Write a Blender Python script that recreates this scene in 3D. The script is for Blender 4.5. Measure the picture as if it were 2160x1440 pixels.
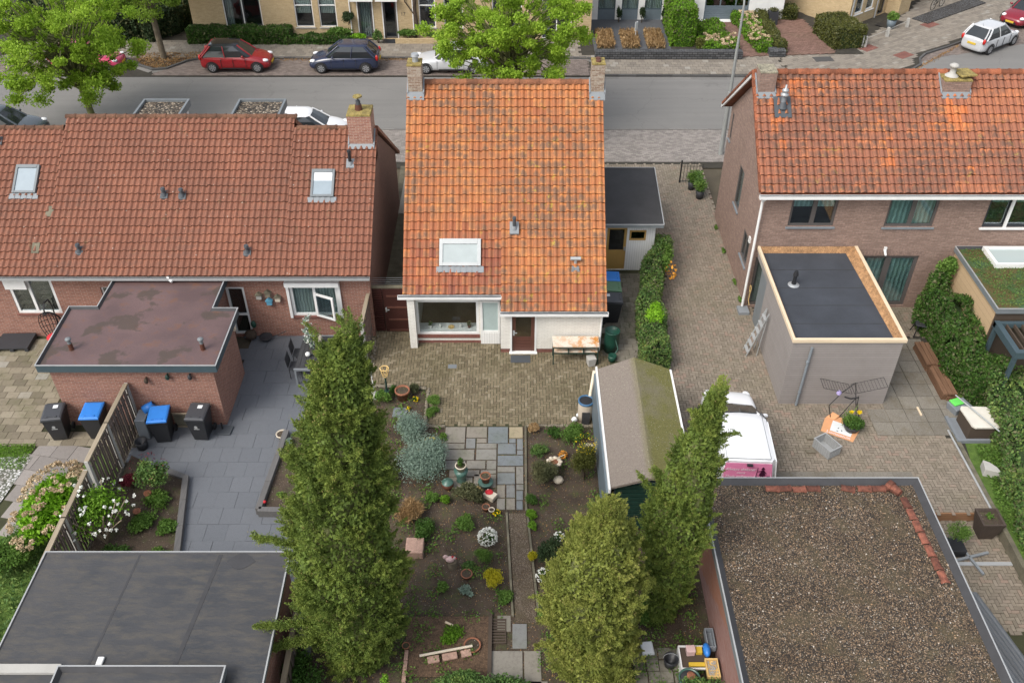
import bpy, math, random
import numpy as np
from mathutils import Matrix, Vector
random.seed(7)
RNG = np.random.default_rng(11)
R = math.radians
scene = bpy.context.scene
for o in list(bpy.data.objects): bpy.data.objects.remove(o)

# ---------------------------------------------------------------- camera, world, sun, exposure
cam_d = bpy.data.cameras.new('camera'); cam = bpy.data.objects.new('camera', cam_d)
scene.collection.objects.link(cam); scene.camera = cam
cam.location = (0, 0, 21.0); cam.rotation_euler = (R(90-39.0), 0, 0)
cam_d.sensor_width = 36; cam_d.lens = 36*1933/2160; cam_d.clip_end = 900
w = bpy.data.worlds.new('World'); scene.world = w; w.use_nodes = True
nt = w.node_tree; bg = nt.nodes['Background']
sky = nt.nodes.new('ShaderNodeTexSky'); sky.sky_type = 'NISHITA'; sky.sun_disc = False
SUN_EL, SUN_AZ = 50, 228      # azimuth measured clockwise from +Y
sky.sun_elevation = R(SUN_EL); sky.sun_rotation = R(SUN_AZ)
sky.air_density = 1.0; sky.dust_density = 3.0; sky.ozone_density = 0.6
hs = nt.nodes.new('ShaderNodeHueSaturation'); hs.inputs['Saturation'].default_value = .4   # veiled, nearly neutral overcast sky
nt.links.new(sky.outputs[0], hs.inputs['Color']); nt.links.new(hs.outputs[0], bg.inputs[0]); bg.inputs[1].default_value = 0.15
sd = bpy.data.lights.new('sun', 'SUN'); sd.energy = 1.3; sd.angle = R(28); sd.color = (1, .94, .86)
so = bpy.data.objects.new('sun', sd); scene.collection.objects.link(so)
az = R(SUN_AZ); el = R(SUN_EL)
sv = Vector((math.sin(az)*math.cos(el), math.cos(az)*math.cos(el), math.sin(el)))
so.rotation_euler = (-sv).to_track_quat('-Z', 'Y').to_euler(); so.location = (0, 0, 60)
scene.view_settings.view_transform = 'Standard'; scene.view_settings.look = 'None'
scene.view_settings.exposure = 0.75; scene.view_settings.gamma = 1
scene.render.engine = 'CYCLES'

# ---------------------------------------------------------------- object helpers
COL = scene.collection
ORG = {}
def tag(o, label=None, cat=None, group=None, kind=None):
    if label: o['label'] = label
    if cat: o['category'] = cat
    if group: o['group'] = group
    if kind: o['kind'] = kind
    return o
def thing(name, label, cat, loc=(0, 0, 0), rz=0, group=None, local=False):
    o = bpy.data.objects.new(name, None); COL.objects.link(o)
    o.location = loc; o.rotation_euler = (0, 0, rz); o.empty_display_size = .2
    ORG[o.name] = Vector((0, 0, 0)) if local else Vector(loc)
    return tag(o, label, cat, group)
def retop(o, loc): o.location = loc; return o
def copy_tree(o, parent=None):
    c = o.copy(); COL.objects.link(c); c.parent = parent
    for ch in list(o.children): copy_tree(ch, c)
    return c
def again(src, loc, rz=0, label=None, group=None, name=None, scale=1):
    c = copy_tree(src); c.location = loc; c.rotation_euler = (0, 0, rz); c.scale = (scale,)*3
    if label: c['label'] = label
    if group: c['group'] = group
    return c
class MB:
    def __init__(s, M=None): s.v = []; s.f = []; s.uv = []; s.r = []; s.M = M; s.sm = []
    def at(s, origin, ang=0): s.M = Matrix.Translation(origin) @ Matrix.Rotation(ang, 4, 'Z'); return s
    def add(s, vs, fs, rnd=None, smooth=False, uvs=None):
        vs = [Vector(p) for p in vs]; b = len(s.v)
        for k, f in enumerate(fs):
            if uvs: u = uvs[k]
            else:
                p = [vs[i] for i in f]; n = (p[1]-p[0]).cross(p[2]-p[0])
                ax, ay, az_ = abs(n.x), abs(n.y), abs(n.z)
                if az_ >= ax*.9 and az_ >= ay*.9: u = [(q.x, q.y) for q in p]
                elif ay >= ax: u = [(q.x, q.z) for q in p]
                else: u = [(q.y, q.z) for q in p]
            s.uv.append(u); s.f.append([b+i for i in f]); s.r.append(random.random() if rnd is None else rnd); s.sm.append(smooth)
        s.v += [s.M @ p for p in vs] if s.M else vs
        return s
    def box(s, x0, x1, y0, y1, z0, z1, rnd=None, top=1.0):
        cx, cy = (x0+x1)/2, (y0+y1)/2; q = lambda x, c: c+(x-c)*top
        v = [(x0, y0, z0), (x1, y0, z0), (x1, y1, z0), (x0, y1, z0), (q(x0, cx), q(y0, cy), z1), (q(x1, cx), q(y0, cy), z1), (q(x1, cx), q(y1, cy), z1), (q(x0, cx), q(y1, cy), z1)]
        rnd = random.random() if rnd is None else rnd
        return s.add(v, [(0, 3, 2, 1), (4, 5, 6, 7), (0, 1, 5, 4), (1, 2, 6, 5), (2, 3, 7, 6), (3, 0, 4, 7)], rnd)
    def poly(s, pts, z=0, rnd=None):
        p = [(a[0], a[1], z if len(a) < 3 else a[2]) for a in pts]
        return s.add(p, [tuple(range(len(p)))], rnd)
    def prism(s, pts, z0, z1, rnd=None):
        n = len(pts); A = sum(pts[i][0]*pts[(i+1) % n][1]-pts[(i+1) % n][0]*pts[i][1] for i in range(n))
        if A < 0: pts = pts[::-1]
        v = [(p[0], p[1], z0) for p in pts]+[(p[0], p[1], z1) for p in pts]
        rnd = random.random() if rnd is None else rnd
        return s.add(v, [tuple(range(n))[::-1], tuple(range(n, 2*n))]+[(i, (i+1) % n, n+(i+1) % n, n+i) for i in range(n)], rnd)
    def prismx(s, pts, x0, x1, rnd=None):  # profile in (y,z) extruded along x
        n = len(pts); v = [(x0, p[0], p[1]) for p in pts]+[(x1, p[0], p[1]) for p in pts]
        return s.add(v, [tuple(range(n)), tuple(range(n, 2*n))[::-1]]+[(i, n+i, n+(i+1) % n, (i+1) % n) for i in range(n)], rnd)
    def cyl(s, a, b, r0, r1=None, n=10, cap=True, smooth=True, rnd=None):
        r1 = r0 if r1 is None else r1; a = Vector(a); b = Vector(b); d = (b-a).normalized()
        t = d.orthogonal().normalized(); u = d.cross(t); v = []
        for (c, r) in ((a, r0), (b, r1)):
            for i in range(n):
                g = 2*math.pi*i/n; v.append(c+(t*math.cos(g)+u*math.sin(g))*r)
        s.add(v, [(i, (i+1) % n, n+(i+1) % n, n+i) for i in range(n)], rnd, smooth)
        if cap: s.add(v, [tuple(range(n))[::-1], tuple(range(n, 2*n))], rnd)
        return s
    def tube(s, pts, r, n=6, rnd=None):
        for a, b in zip(pts, pts[1:]): s.cyl(a, b, r, r, n, True, True, rnd)
        return s
    def lathe(s, c, prof, n=16, rnd=None, smooth=True):
        v = []
        for r, z in prof:
            for i in range(n):
                g = 2*math.pi*i/n; v.append((c[0]+r*math.cos(g), c[1]+r*math.sin(g), c[2]+z))
        f = []
        for k in range(len(prof)-1):
            for i in range(n): f.append((k*n+i, k*n+(i+1) % n, (k+1)*n+(i+1) % n, (k+1)*n+i))
        return s.add(v, f, rnd, smooth)
    def ell(s, c, rx, ry, rz, n=12, m=7, rnd=None, jit=0):
        v = []; f = []
        for k in range(m+1):
            ph = math.pi*k/m
            for i in range(n):
                g = 2*math.pi*i/n; j = 1+random.uniform(-jit, jit)
                v.append((c[0]+rx*math.sin(ph)*math.cos(g)*j, c[1]+ry*math.sin(ph)*math.sin(g)*j, c[2]-rz*math.cos(ph)*j))
        for k in range(m):
            for i in range(n): f.append((k*n+i, k*n+(i+1) % n, (k+1)*n+(i+1) % n, (k+1)*n+i))
        return s.add(v, f, rnd, jit == 0)
    def build(s, name, mat, parent=None, bevel=0, weld=False, subsurf=0, solid=0):
        me = bpy.data.meshes.new(name); off = Vector((0, 0, 0))
        if parent is not None: off = ORG[parent.name]
        me.from_pydata([tuple(p-off) for p in s.v], [], s.f)
        uvl = me.uv_layers.new(name='UVMap'); uvl.data.foreach_set('uv', [c for f in s.uv for q in f for c in q])
        at = me.attributes.new('rnd', 'FLOAT', 'FACE'); at.data.foreach_set('value', s.r)
        me.polygons.foreach_set('use_smooth', s.sm)
        if isinstance(mat, str): mat = MAT[mat]
        me.materials.append(mat)
        o = bpy.data.objects.new(name, me); COL.objects.link(o)
        if parent is not None: o.parent = parent
        ORG[o.name] = off
        if weld: m = o.modifiers.new('w', 'WELD'); m.merge_threshold = .0005
        if bevel: m = o.modifiers.new('b', 'BEVEL'); m.width = bevel; m.segments = 2; m.limit_method = 'ANGLE'; m.angle_limit = R(35)
        if subsurf: m = o.modifiers.new('s', 'SUBSURF'); m.levels = subsurf; m.render_levels = subsurf
        if solid: m = o.modifiers.new('so', 'SOLIDIFY'); m.thickness = solid
        return o
def struct(name, mb, mat, **k): o = mb.build(name, mat, **k); o['kind'] = 'structure'; return o
def single(name, label, cat, mb, mat, group=None, **k):
    return tag(mb.build(name, mat, **k), label, cat, group)

# ---------------------------------------------------------------- material helpers
MAT = {}
class NT:
    def __init__(s, name):
        s.m = bpy.data.materials.new(name); s.m.use_nodes = True; s.t = s.m.node_tree
        s.b = s.t.nodes['Principled BSDF']; MAT[name] = s.m
    def n(s, typ, ins=None, **props):
        x = s.t.nodes.new('ShaderNode'+typ)
        for k, v in props.items(): setattr(x, k, v)
        for k, v in (ins or {}).items():
            if hasattr(v, 'is_output') or isinstance(v, bpy.types.NodeSocket): s.t.links.new(v, x.inputs[k])
            else: x.inputs[k].default_value = v
        return x
    def set(s, k, v):
        if isinstance(v, bpy.types.NodeSocket): s.t.links.new(v, s.b.inputs[k])
        else: s.b.inputs[k].default_value = v
    def pos(s): return s.n('NewGeometry').outputs['Position']
    def uv(s): return s.n('UVMap', uv_map='UVMap').outputs[0]
    def attr(s, a): return s.n('Attribute', attribute_name=a).outputs['Fac']
    def noise(s, vec, scale, detail=4, rough=.6): return s.n('TexNoise', {'Vector': vec, 'Scale': scale, 'Detail': detail, 'Roughness': rough}).outputs['Fac']
    def math(s, op, a, b=0, clamp=False): return s.n('Math', {0: a, 1: b}, operation=op, use_clamp=clamp).outputs[0]
    def ramp(s, fac, stops, interp='LINEAR'):
        x = s.n('ValToRGB', {'Fac': fac}); r = x.color_ramp; r.interpolation = interp
        while len(r.elements) < len(stops): r.elements.new(.5)
        for e, (p, c) in zip(r.elements, stops): e.position = p; e.color = (*c, 1) if len(c) == 3 else c
        return x.outputs[0]
    def mr(s, v, a, b, c=0, d=1): return s.n('MapRange', {'Value': v, 'From Min': a, 'From Max': b, 'To Min': c, 'To Max': d}).outputs[0]
    def mix(s, fac, a, b, mode='MIX'):
        x = s.n('Mix', data_type='RGBA', blend_type=mode)
        for k, v in ((0, fac), (6, a), (7, b)):
            if isinstance(v, bpy.types.NodeSocket): s.t.links.new(v, x.inputs[k])
            else: x.inputs[k].default_value = (*v, 1) if isinstance(v, tuple) and len(v) == 3 else v
        return x.outputs[2]
    def bump(s, h, strength=.4, dist=.01): s.set('Normal', s.n('Bump', {'Height': h, 'Strength': strength, 'Distance': dist}).outputs[0])
def sc(c, k): return tuple(min(1, x*k) for x in c)
def plain(name, col, rough=.6, var=.12, scale=2.5, metal=0, bump=0, bscale=60, spec=.5, fine=.08, useRnd=0):
    g = NT(name); p = g.pos()
    n1 = g.noise(p, scale, 5); n2 = g.noise(p, bscale, 3)
    c = g.mix(g.mr(n1, .3, .7), sc(col, 1-var), sc(col, 1+var))
    if fine: c = g.mix(g.mr(n2, .3, .7), c, g.mix(1.0, c, (1-fine*2,)*3, 'MULTIPLY'))
    if useRnd: c = g.mix(g.attr('rnd'), c, g.mix(1.0, c, (1-useRnd,)*3, 'MULTIPLY'))
    g.set('Base Color', c); g.set('Roughness', rough); g.set('Metallic', metal); g.set('Specular IOR Level', spec)
    if bump: g.bump(n2, bump, .01)
    return g.m
def brick(name, c1, c2, mortar, bw=.21, rh=.0625, ms=.006, var=.5, paint=None, rough=.85, vert=False, dirt=.15):
    g = NT(name); uv = g.uv()
    if vert: uv = g.n('Mapping', {'Vector': uv, 'Rotation': (0, 0, R(90))}).outputs[0]
    b = g.n('TexBrick', {'Vector': uv, 'Scale': 1.0, 'Brick Width': bw, 'Row Height': rh, 'Mortar Size': ms, 'Mortar Smooth': .2, 'Bias': 0.0, 'Color1': (*c1, 1), 'Color2': (*c2, 1), 'Mortar': (*mortar, 1)})
    n = g.noise(g.pos(), 1.3, 6, .7); n2 = g.noise(g.pos(), 14, 4)
    c = g.mix(g.mr(n2, .35, .65, 0, var), b.outputs[0], g.mix(1., b.outputs[0], (.55, .5, .5), 'MULTIPLY'))
    c = g.mix(g.mr(n, .45, .75, 0, dirt*2), c, g.mix(1., c, (.6, .58, .55), 'MULTIPLY'))
    g.set('Base Color', c); g.set('Roughness', rough)
    h = g.math('SUBTRACT', 1.0, b.outputs['Fac'])
    g.bump(g.math('ADD', h, g.math('MULTIPLY', n2, .3)), .5, .008)
    return g.m
def paver(name, stops, joint=None, rough=.85, moss=0, mosscol=(.07, .09, .02), mscale=.6, white=0, grain=.2, stain=.35):
    g = NT(name); p = g.pos(); r = g.attr('rnd')
    c = g.ramp(r, stops)
    n1 = g.noise(p, mscale, 5, .65); n2 = g.noise(p, 55, 4, .7); n3 = g.noise(p, 9, 5, .7)
    c = g.mix(g.mr(n2, .35, .65, 0, grain*2), c, g.mix(1., c, (.5, .5, .5), 'MULTIPLY'))
    c = g.mix(g.mr(n3, .5, .75, 0, stain), c, g.mix(1., c, (.5, .48, .44), 'MULTIPLY'))
    if moss: c = g.mix(g.math('MULTIPLY', g.mr(n1, .48, .68), g.mr(n3, .35, .6, .2, moss), True), c, mosscol)
    if white:
        n4 = g.n('TexVoronoi', {'Vector': p, 'Scale': 9.}).outputs['Distance']
        c = g.mix(g.math('MULTIPLY', g.math('LESS_THAN', n4, .10), g.mr(g.noise(p, .8, 3), .45, .6, 0, white)), c, (.5, .49, .45))
    g.set('Base Color', c); g.set('Roughness', rough); g.bump(n2, .3, .006)
    return g.m
def foliage(name, stops, trans=.25, rough=.65, nscale=1.2, sat=1):
    g = NT(name); r = g.attr('rnd'); n = g.noise(g.pos(), nscale, 4, .65)
    f = g.math('ADD', g.math('MULTIPLY', r, .55), g.mr(n, .25, .75, -.05, .5), True)
    c = g.ramp(f, stops); g.set('Base Color', c); g.set('Roughness', rough); g.set('Specular IOR Level', .25)
    tr = g.n('BsdfTranslucent', {'Color': c}).outputs[0]
    mx = g.n('MixShader', {0: trans, 1: g.b.outputs[0], 2: tr}).outputs[0]
    g.t.links.new(mx, g.t.nodes['Material Output'].inputs['Surface'])
    return g.m
def tilemat(name, lo, mid, hi, zone_cols, dark, lichen=(.32, .25, .05), patch=.6, lich=.2, spots=0, wz=.55, rough=.75, streak=0):
    """roof tile: UV counts tiles, one random tone per tile, weathered patch in each tile, lichen in blotches"""
    g = NT(name); uv = g.uv(); p = g.pos()
    fl = g.n('VectorMath', {0: uv}, operation='FLOOR').outputs[0]
    fr = g.n('VectorMath', {0: uv}, operation='FRACTION').outputs[0]
    wn = g.n('TexWhiteNoise', {'Vector': fl}, noise_dimensions='2D')
    big = g.noise(p, .55, 4, .6)
    t = g.math('ADD', g.math('MULTIPLY', wn.outputs['Value'], .6), g.mr(big, .3, .7, 0, .4), True)
    c = g.ramp(t, [(0, lo), (.5, mid), (1, hi)])
    if zone_cols:
        c2 = g.ramp(wn.outputs['Value'], [(0, zone_cols[0]), (.5, zone_cols[1]), (1, zone_cols[2])])
        c = g.mix(g.attr('zone'), c, c2)
    sx = g.n('SeparateXYZ', {0: fr}); wc = g.n('SeparateXYZ', {0: wn.outputs['Color']})
    dx = g.math('MULTIPLY', g.math('SUBTRACT', sx.outputs[0], .42), 1.25); dy = g.math('MULTIPLY', g.math('SUBTRACT', sx.outputs[1], g.mr(wc.outputs[1], 0, 1, .3, .6)), 1.6)
    d = g.math('SQRT', g.math('ADD', g.math('MULTIPLY', dx, dx), g.math('MULTIPLY', dy, dy)))
    nz = g.noise(p, 9, 5, .75); nf = g.noise(p, 45, 3, .7)
    d = g.math('ADD', d, g.mr(nz, .2, .8, -.5, .5))
    m = g.math('MULTIPLY', g.mr(d, .25, 1.0, 1, 0), g.math('MULTIPLY', g.mr(wc.outputs[0], 0, .7, .35, 1), patch*1.7))
    m = g.math('MULTIPLY', m, g.mr(g.noise(p, .45, 4), .35, .65, .3, 1.15), True)
    c = g.mix(m, c, dark)
    if streak:
        st = g.n('Mapping', {'Vector': uv, 'Scale': (5., .7, 1)}).outputs[0]
        c = g.mix(g.mr(g.noise(st, 1.6, 4, .7), .5, .7, 0, streak), c, sc(dark, .8))
    c = g.mix(g.mr(nf, .35, .7, 0, .35), c, g.mix(1., c, (.6, .55, .5), 'MULTIPLY'))
    # dirt in the side lap and under the head lap
    e = g.math('MAXIMUM', g.math('GREATER_THAN', sx.outputs[0], .93), g.math('LESS_THAN', sx.outputs[1], .05))
    c = g.mix(g.math('MULTIPLY', e, wz), c, (.035, .022, .016))
    ll = g.math('MULTIPLY', g.mr(g.noise(p, 3.2, 6, .7), .6, .68), g.mr(g.noise(p, .5, 2), .45, .6, 0, lich*4), True)
    c = g.mix(ll, c, lichen)
    if spots:
        vo = g.n('TexVoronoi', {'Vector': p, 'Scale': 3.2, 'Randomness': 1.0})
        k = g.math('MULTIPLY', g.math('LESS_THAN', vo.outputs['Distance'], .075), g.math('GREATER_THAN', nz, .47))
        c = g.mix(g.math('MULTIPLY', k, spots), c, (.42, .33, .28))
        vo2 = g.n('TexVoronoi', {'Vector': p, 'Scale': 5.1, 'Randomness': 1.0})
        k2 = g.math('MULTIPLY', g.math('LESS_THAN', vo2.outputs['Distance'], .09), g.math('GREATER_THAN', g.noise(p, .9, 3), .52))
        c = g.mix(g.math('MULTIPLY', k2, .8), c, (.03, .018, .012))
    g.set('Base Color', c); g.set('Roughness', rough); g.bump(nf, .35, .006)
    return g.m
def gravelmat(name, cols, scale=28, dark=(.03, .025, .02), moss=0, rough=.9, bright=.35):
    g = NT(name); p = g.pos()
    v = g.n('TexVoronoi', {'Vector': p, 'Scale': scale, 'Randomness': 1.0})
    r = g.n('SeparateXYZ', {0: v.outputs['Color']}).outputs[0]
    c = g.ramp(r, cols)
    c = g.mix(g.mr(v.outputs['Distance'], .28, .62, 0, 1), c, dark)
    n = g.noise(p, 1.1, 6, .7)
    c = g.mix(g.mr(n, .38, .66, 0, .75), c, g.mix(1., c, (.5, .44, .38), 'MULTIPLY'))
    if moss: c = g.mix(g.mr(g.noise(p, 1.7, 5, .7), .48, .66, 0, moss), c, (.085, .068, .035))
    g.set('Base Color', c); g.set('Roughness', rough)
    g.bump(g.math('SUBTRACT', 1., v.outputs['Distance']), .8, .02)
    return g.m
def glassmat(name, tint=(.8, .85, .85), refl=.35, base=.06):
    g = NT(name)
    tr = g.n('BsdfTransparent', {'Color': (*tint, 1)}).outputs[0]
    gl = g.n('BsdfGlossy', {'Color': (.9, .95, 1, 1), 'Roughness': .02}).outputs[0]
    fr = g.n('LayerWeight', {'Blend': .35}).outputs['Fresnel']
    f = g.math('ADD', g.math('MULTIPLY', fr, refl), base, True)
    g.t.links.new(g.n('MixShader', {0: f, 1: tr, 2: gl}).outputs[0], g.t.nodes['Material Output'].inputs['Surface'])
    return g.m
def curtainmat(name, col, n=9, depth=.4):
    g = NT(name); x = g.n('SeparateXYZ', {0: g.uv()}).outputs[0]
    wv = g.math('SINE', g.math('ADD', g.math('MULTIPLY', x, 6.28*n), g.math('MULTIPLY', g.noise(g.pos(), 3), 5)))
    g.set('Base Color', g.mix(g.mr(wv, -1, 1), sc(col, 1-depth*.6), sc(col, 1.1))); g.set('Roughness', .9)
    g.bump(wv, .8, .03); return g.m

# ---------------------------------------------------------------- materials
g = NT('asphalt'); p = g.pos(); n1 = g.noise(p, .35, 5, .6); n2 = g.noise(p, 120, 2); n3 = g.noise(g.n('Mapping', {'Vector': p, 'Scale': (.06, 1.4, 1)}).outputs[0], 1.4, 4)
c = g.mix(g.mr(n1, .3, .7), (.19, .185, .175), (.22, .213, .2)); c = g.mix(g.mr(n3, .4, .65, 0, .3), c, (.13, .127, .122)); c = g.mix(g.mr(n2, .35, .65, 0, .5), c, (.12, .118, .112))
wp = g.n('VectorMath', {0: p, 1: g.n('TexNoise', {'Vector': p, 'Scale': 1.5}).outputs['Color']}, operation='ADD').outputs[0]; ve = g.n('TexVoronoi', {'Vector': wp, 'Scale': .22}, feature='DISTANCE_TO_EDGE').outputs['Distance']
c = g.mix(g.math('MULTIPLY', g.math('LESS_THAN', ve, .005), .25), c, (.09, .085, .08)); c = g.mix(g.mr(g.noise(p, 1.1, 6, .75), .55, .7, 0, .35), c, (.15, .145, .135))
g.set('Base Color', c); g.set('Roughness', .85); g.bump(n2, .2, .004)
plain('ground', (.09, .075, .05), .95, .3, .4, bump=.5, bscale=20)
plain('joint_dark', (.045, .04, .03), .95, .3, 3, fine=.2)
plain('joint_moss', (.05, .052, .022), .95, .35, 1.2, fine=.2)
paver('pave_far', [(0, (.2, .175, .145)), (.5, (.25, .22, .18)), (.93, (.28, .245, .2)), (1, (.32, .3, .26))], white=0)
paver('pave_near', [(0, (.2, .18, .165)), (.5, (.26, .235, .215)), (1, (.32, .29, .265))])
paver('bay_brick', [(0, (.15, .12, .105)), (.5, (.19, .155, .135)), (1, (.24, .195, .17))])
paver('drive_brick', [(0, (.195, .163, .125)), (.45, (.235, .197, .152)), (.85, (.268, .226, .176)), (1, (.275, .2, .155))], moss=.4, mosscol=(.15, .14, .08), mscale=.45, stain=.25, grain=.12)
paver('yard_brick', [(0, (.135, .108, .066)), (.4, (.178, .145, .088)), (.85, (.215, .178, .112)), (1, (.27, .228, .155))], moss=.6, mosscol=(.085, .075, .03), mscale=.5, white=.8, grain=.12)
paver('court_tile', [(0, (.15, .135, .105)), (.7, (.22, .2, .16)), (.95, (.25, .23, .19)), (1, (.25, .16, .13))], moss=.7, mosscol=(.035, .045, .015), mscale=1.0, stain=.6)
paver('left_tile', [(0, (.16, .135, .095)), (.5, (.24, .205, .145)), (.95, (.3, .26, .19)), (1, (.36, .36, .34))], moss=.6, mosscol=(.09, .1, .03), stain=.5)
paver('patio_slab', [(0, (.138, .15, .168)), (.5, (.146, .158, .176)), (1, (.154, .166, .184))], moss=0, mscale=.5, grain=.3, stain=.2, rough=.7)
paver('wash_gravel', [(0, (.22, .2, .165)), (1, (.29, .265, .22))], moss=.7, mosscol=(.12, .095, .055), mscale=1.2, grain=.55, white=.5)
paver('garden_slab', [(0, (.17, .195, .21)), (.3, (.2, .212, .212)), (.5, (.25, .225, .185)), (.75, (.24, .232, .205)), (1, (.36, .3, .19))], moss=.25, mscale=1.5, stain=.7, rough=.6)
paver('kerb', [(0, (.17, .165, .155)), (1, (.23, .22, .205))], stain=.5)
paver('kerb_dark', [(0, (.07, .068, .066)), (1, (.1, .098, .095))])
paver('bluestone', [(0, (.085, .09, .1)), (1, (.125, .13, .142))])
paver('red_path', [(0, (.15, .085, .065)), (1, (.24, .14, .11))], moss=.3, mosscol=(.12, .1, .06))
gravelmat('gravel_roof', [(0, (.07, .045, .028)), (.35, (.165, .115, .07)), (.6, (.25, .175, .11)), (.84, (.37, .25, .15)), (.95, (.42, .36, .28)), (1, (.6, .56, .5))], 34, moss=.65)
gravelmat('gravel_dormer', [(0, (.1, .08, .06)), (.5, (.25, .2, .14)), (1, (.55, .48, .38))], 12)
gravelmat('gravel_path', [(0, (.12, .09, .06)), (.5, (.21, .165, .12)), (1, (.38, .33, .27))], 45, dark=(.1, .075, .05), moss=.7)
gravelmat('white_pebble', [(0, (.4, .4, .39)), (.5, (.6, .6, .6)), (1, (.8, .8, .8))], 14, dark=(.12, .13, .1), moss=.25)
gravelmat('slate_chip', [(0, (.06, .065, .075)), (1, (.16, .17, .18))], 16)
g = NT('soil'); p = g.pos(); n1 = g.noise(p, 1.1, 6, .7); n2 = g.noise(p, 30, 5, .75); v = g.n('TexVoronoi', {'Vector': p, 'Scale': 13., 'Randomness': 1.})
c = g.mix(g.mr(n1, .35, .65), (.042, .03, .022), (.098, .07, .048)); c = g.mix(g.mr(n2, .5, .72, 0, .8), c, (.14, .1, .065))
c = g.mix(g.math('MULTIPLY', g.math('LESS_THAN', v.outputs['Distance'], .18), g.math('GREATER_THAN', n2, .53)), c, (.42, .38, .3))
c = g.mix(g.math('MULTIPLY', g.mr(g.noise(p, 2.3, 6, .8), .5, .62), g.mr(n2, .4, .6), True), c, (.07, .1, .022))
g.set('Base Color', c); g.set('Roughness', .95); g.bump(n2, 1.0, .04)
brick('brick_red', (.26, .105, .075), (.34, .15, .105), (.38, .31, .25), ms=.007)
brick('brick_chim', (.3, .12, .085), (.4, .2, .14), (.5, .42, .35), var=.4)
brick('brick_red_shaded', (.15, .07, .058), (.19, .09, .07), (.17, .12, .1), var=.5)  # red brick darkened, so the gable's shade is in the colour
brick('brick_brown', (.26, .17, .135), (.36, .245, .195), (.22, .175, .145), ms=.008, bw=.22)
brick('brick_yellow', (.47, .35, .19), (.56, .43, .25), (.42, .34, .22), var=.25, dirt=.1)
brick('brick_white', (.74, .72, .66), (.79, .77, .71), (.64, .62, .56), var=.1, dirt=.14, ms=.008)
brick('brick_plinth', (.2, .07, .055), (.26, .1, .075), (.17, .11, .09), dirt=.4)
brick('brick_old', (.26, .17, .11), (.42, .36, .28), (.5, .46, .4), var=.7, dirt=.3)
brick('brick_soldier', (.24, .16, .13), (.34, .23, .18), (.2, .16, .14), bw=.21, rh=.06, vert=True)
brick('clad_grey', (.275, .25, .235), (.295, .27, .252), (.19, .172, .162), bw=60, rh=.095, ms=.007, var=.1, dirt=.12)
brick('clad_tan', (.5, .36, .21), (.54, .39, .235), (.34, .24, .14), bw=60, rh=.22, ms=.006, var=.15, dirt=.05)
brick('white_boards', (.72, .72, .7), (.75, .75, .73), (.5, .5, .48), bw=60, rh=.09, ms=.006, var=.05, dirt=.1, vert=True)
brick('stone_wall', (.055, .06, .065), (.13, .135, .14), (.02, .02, .02), bw=.3, rh=.13, ms=.02, var=.6)
g = NT('brick_painted'); uv = g.uv(); p = g.pos(); b = g.n('TexBrick', {'Vector': uv, 'Scale': 1., 'Brick Width': .21, 'Row Height': .0625, 'Mortar Size': .007, 'Color1': (.3, .17, .13, 1), 'Color2': (.36, .22, .18, 1), 'Mortar': (.26, .2, .16, 1)})
x = g.n('SeparateXYZ', {0: uv}); band = g.math('GREATER_THAN', g.math('ADD', x.outputs[1], g.math('MULTIPLY', x.outputs[0], .55)), 8.05)
nn = g.noise(g.n('Mapping', {'Vector': uv, 'Scale': (1.2, 7, 1)}).outputs[0], 2.2, 6, .7)
c = g.mix(g.mr(nn, .3, .6, .35, 1), b.outputs[0], (.29, .12, .07)); c = g.mix(g.math('LESS_THAN', g.math('ADD', g.math('ADD', x.outputs[1], g.math('MULTIPLY', x.outputs[0], .5)), g.mr(nn, 0, 1, -.3, .3)), 8.1), c, g.mix(g.mr(nn, .35, .62), (.3, .2, .19), (.24, .11, .08)))
g.set('Base Color', c); g.set('Roughness', .9); g.bump(g.math('SUBTRACT', 1., b.outputs['Fac']), .5, .01)
tilemat('tile_main', (.36, .115, .042), (.54, .19, .057), (.64, .28, .088), ((.24, .065, .038), (.4, .11, .045), (.54, .18, .06)), (.2, .105, .06), patch=.78, lich=.3, lichen=(.38, .28, .04), streak=.35)
tilemat('tile_left', (.2, .078, .046), (.26, .1, .058), (.32, .124, .07), None, (.13, .07, .05), patch=.35, lich=.22, lichen=(.17, .12, .06), spots=1.)
tilemat('tile_right', (.24, .095, .06), (.4, .14, .068), (.56, .2, .078), ((.56, .16, .045), (.62, .19, .055), (.66, .24, .075)), (.15, .075, .05), patch=.8, lich=.15, lichen=(.36, .27, .06), streak=.6)
plain('ridge_main', (.38, .15, .07), .85, .35, 3, fine=.25, bump=.4, bscale=30, useRnd=.5)
plain('ridge_left', (.22, .105, .06), .9, .4, 4, fine=.3, bump=.5, bscale=30, useRnd=.4)
plain('ridge_right', (.4, .13, .06), .85, .4, 2, fine=.25, bump=.4, bscale=30, useRnd=.55)
plain('loose_tile', (.3, .105, .065), .85, .5, 7, fine=.3, bump=.3, useRnd=.55)
g = NT('roof_maroon'); p = g.pos(); n1 = g.noise(p, .55, 4, .55); n2 = g.noise(p, 2.2, 6, .7); n3 = g.noise(p, 40, 3)
c = g.mix(g.mr(n1, .38, .62), (.105, .066, .064), (.15, .095, .092)); c = g.mix(g.mr(n2, .55, .66, 0, .7), c, (.17, .08, .045)); c = g.mix(g.mr(g.noise(g.n('Mapping', {'Vector': p, 'Location': (3, 7, 1)}).outputs[0], .8, 5), .56, .6, 0, .75), c, (.065, .05, .036)); c = g.mix(g.mr(n3, .4, .7, 0, .35), c, (.06, .045, .04))
g.set('Base Color', c); g.set('Roughness', g.mr(n1, .3, .7, .28, .55)); g.bump(n2, .15, .02)
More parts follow.
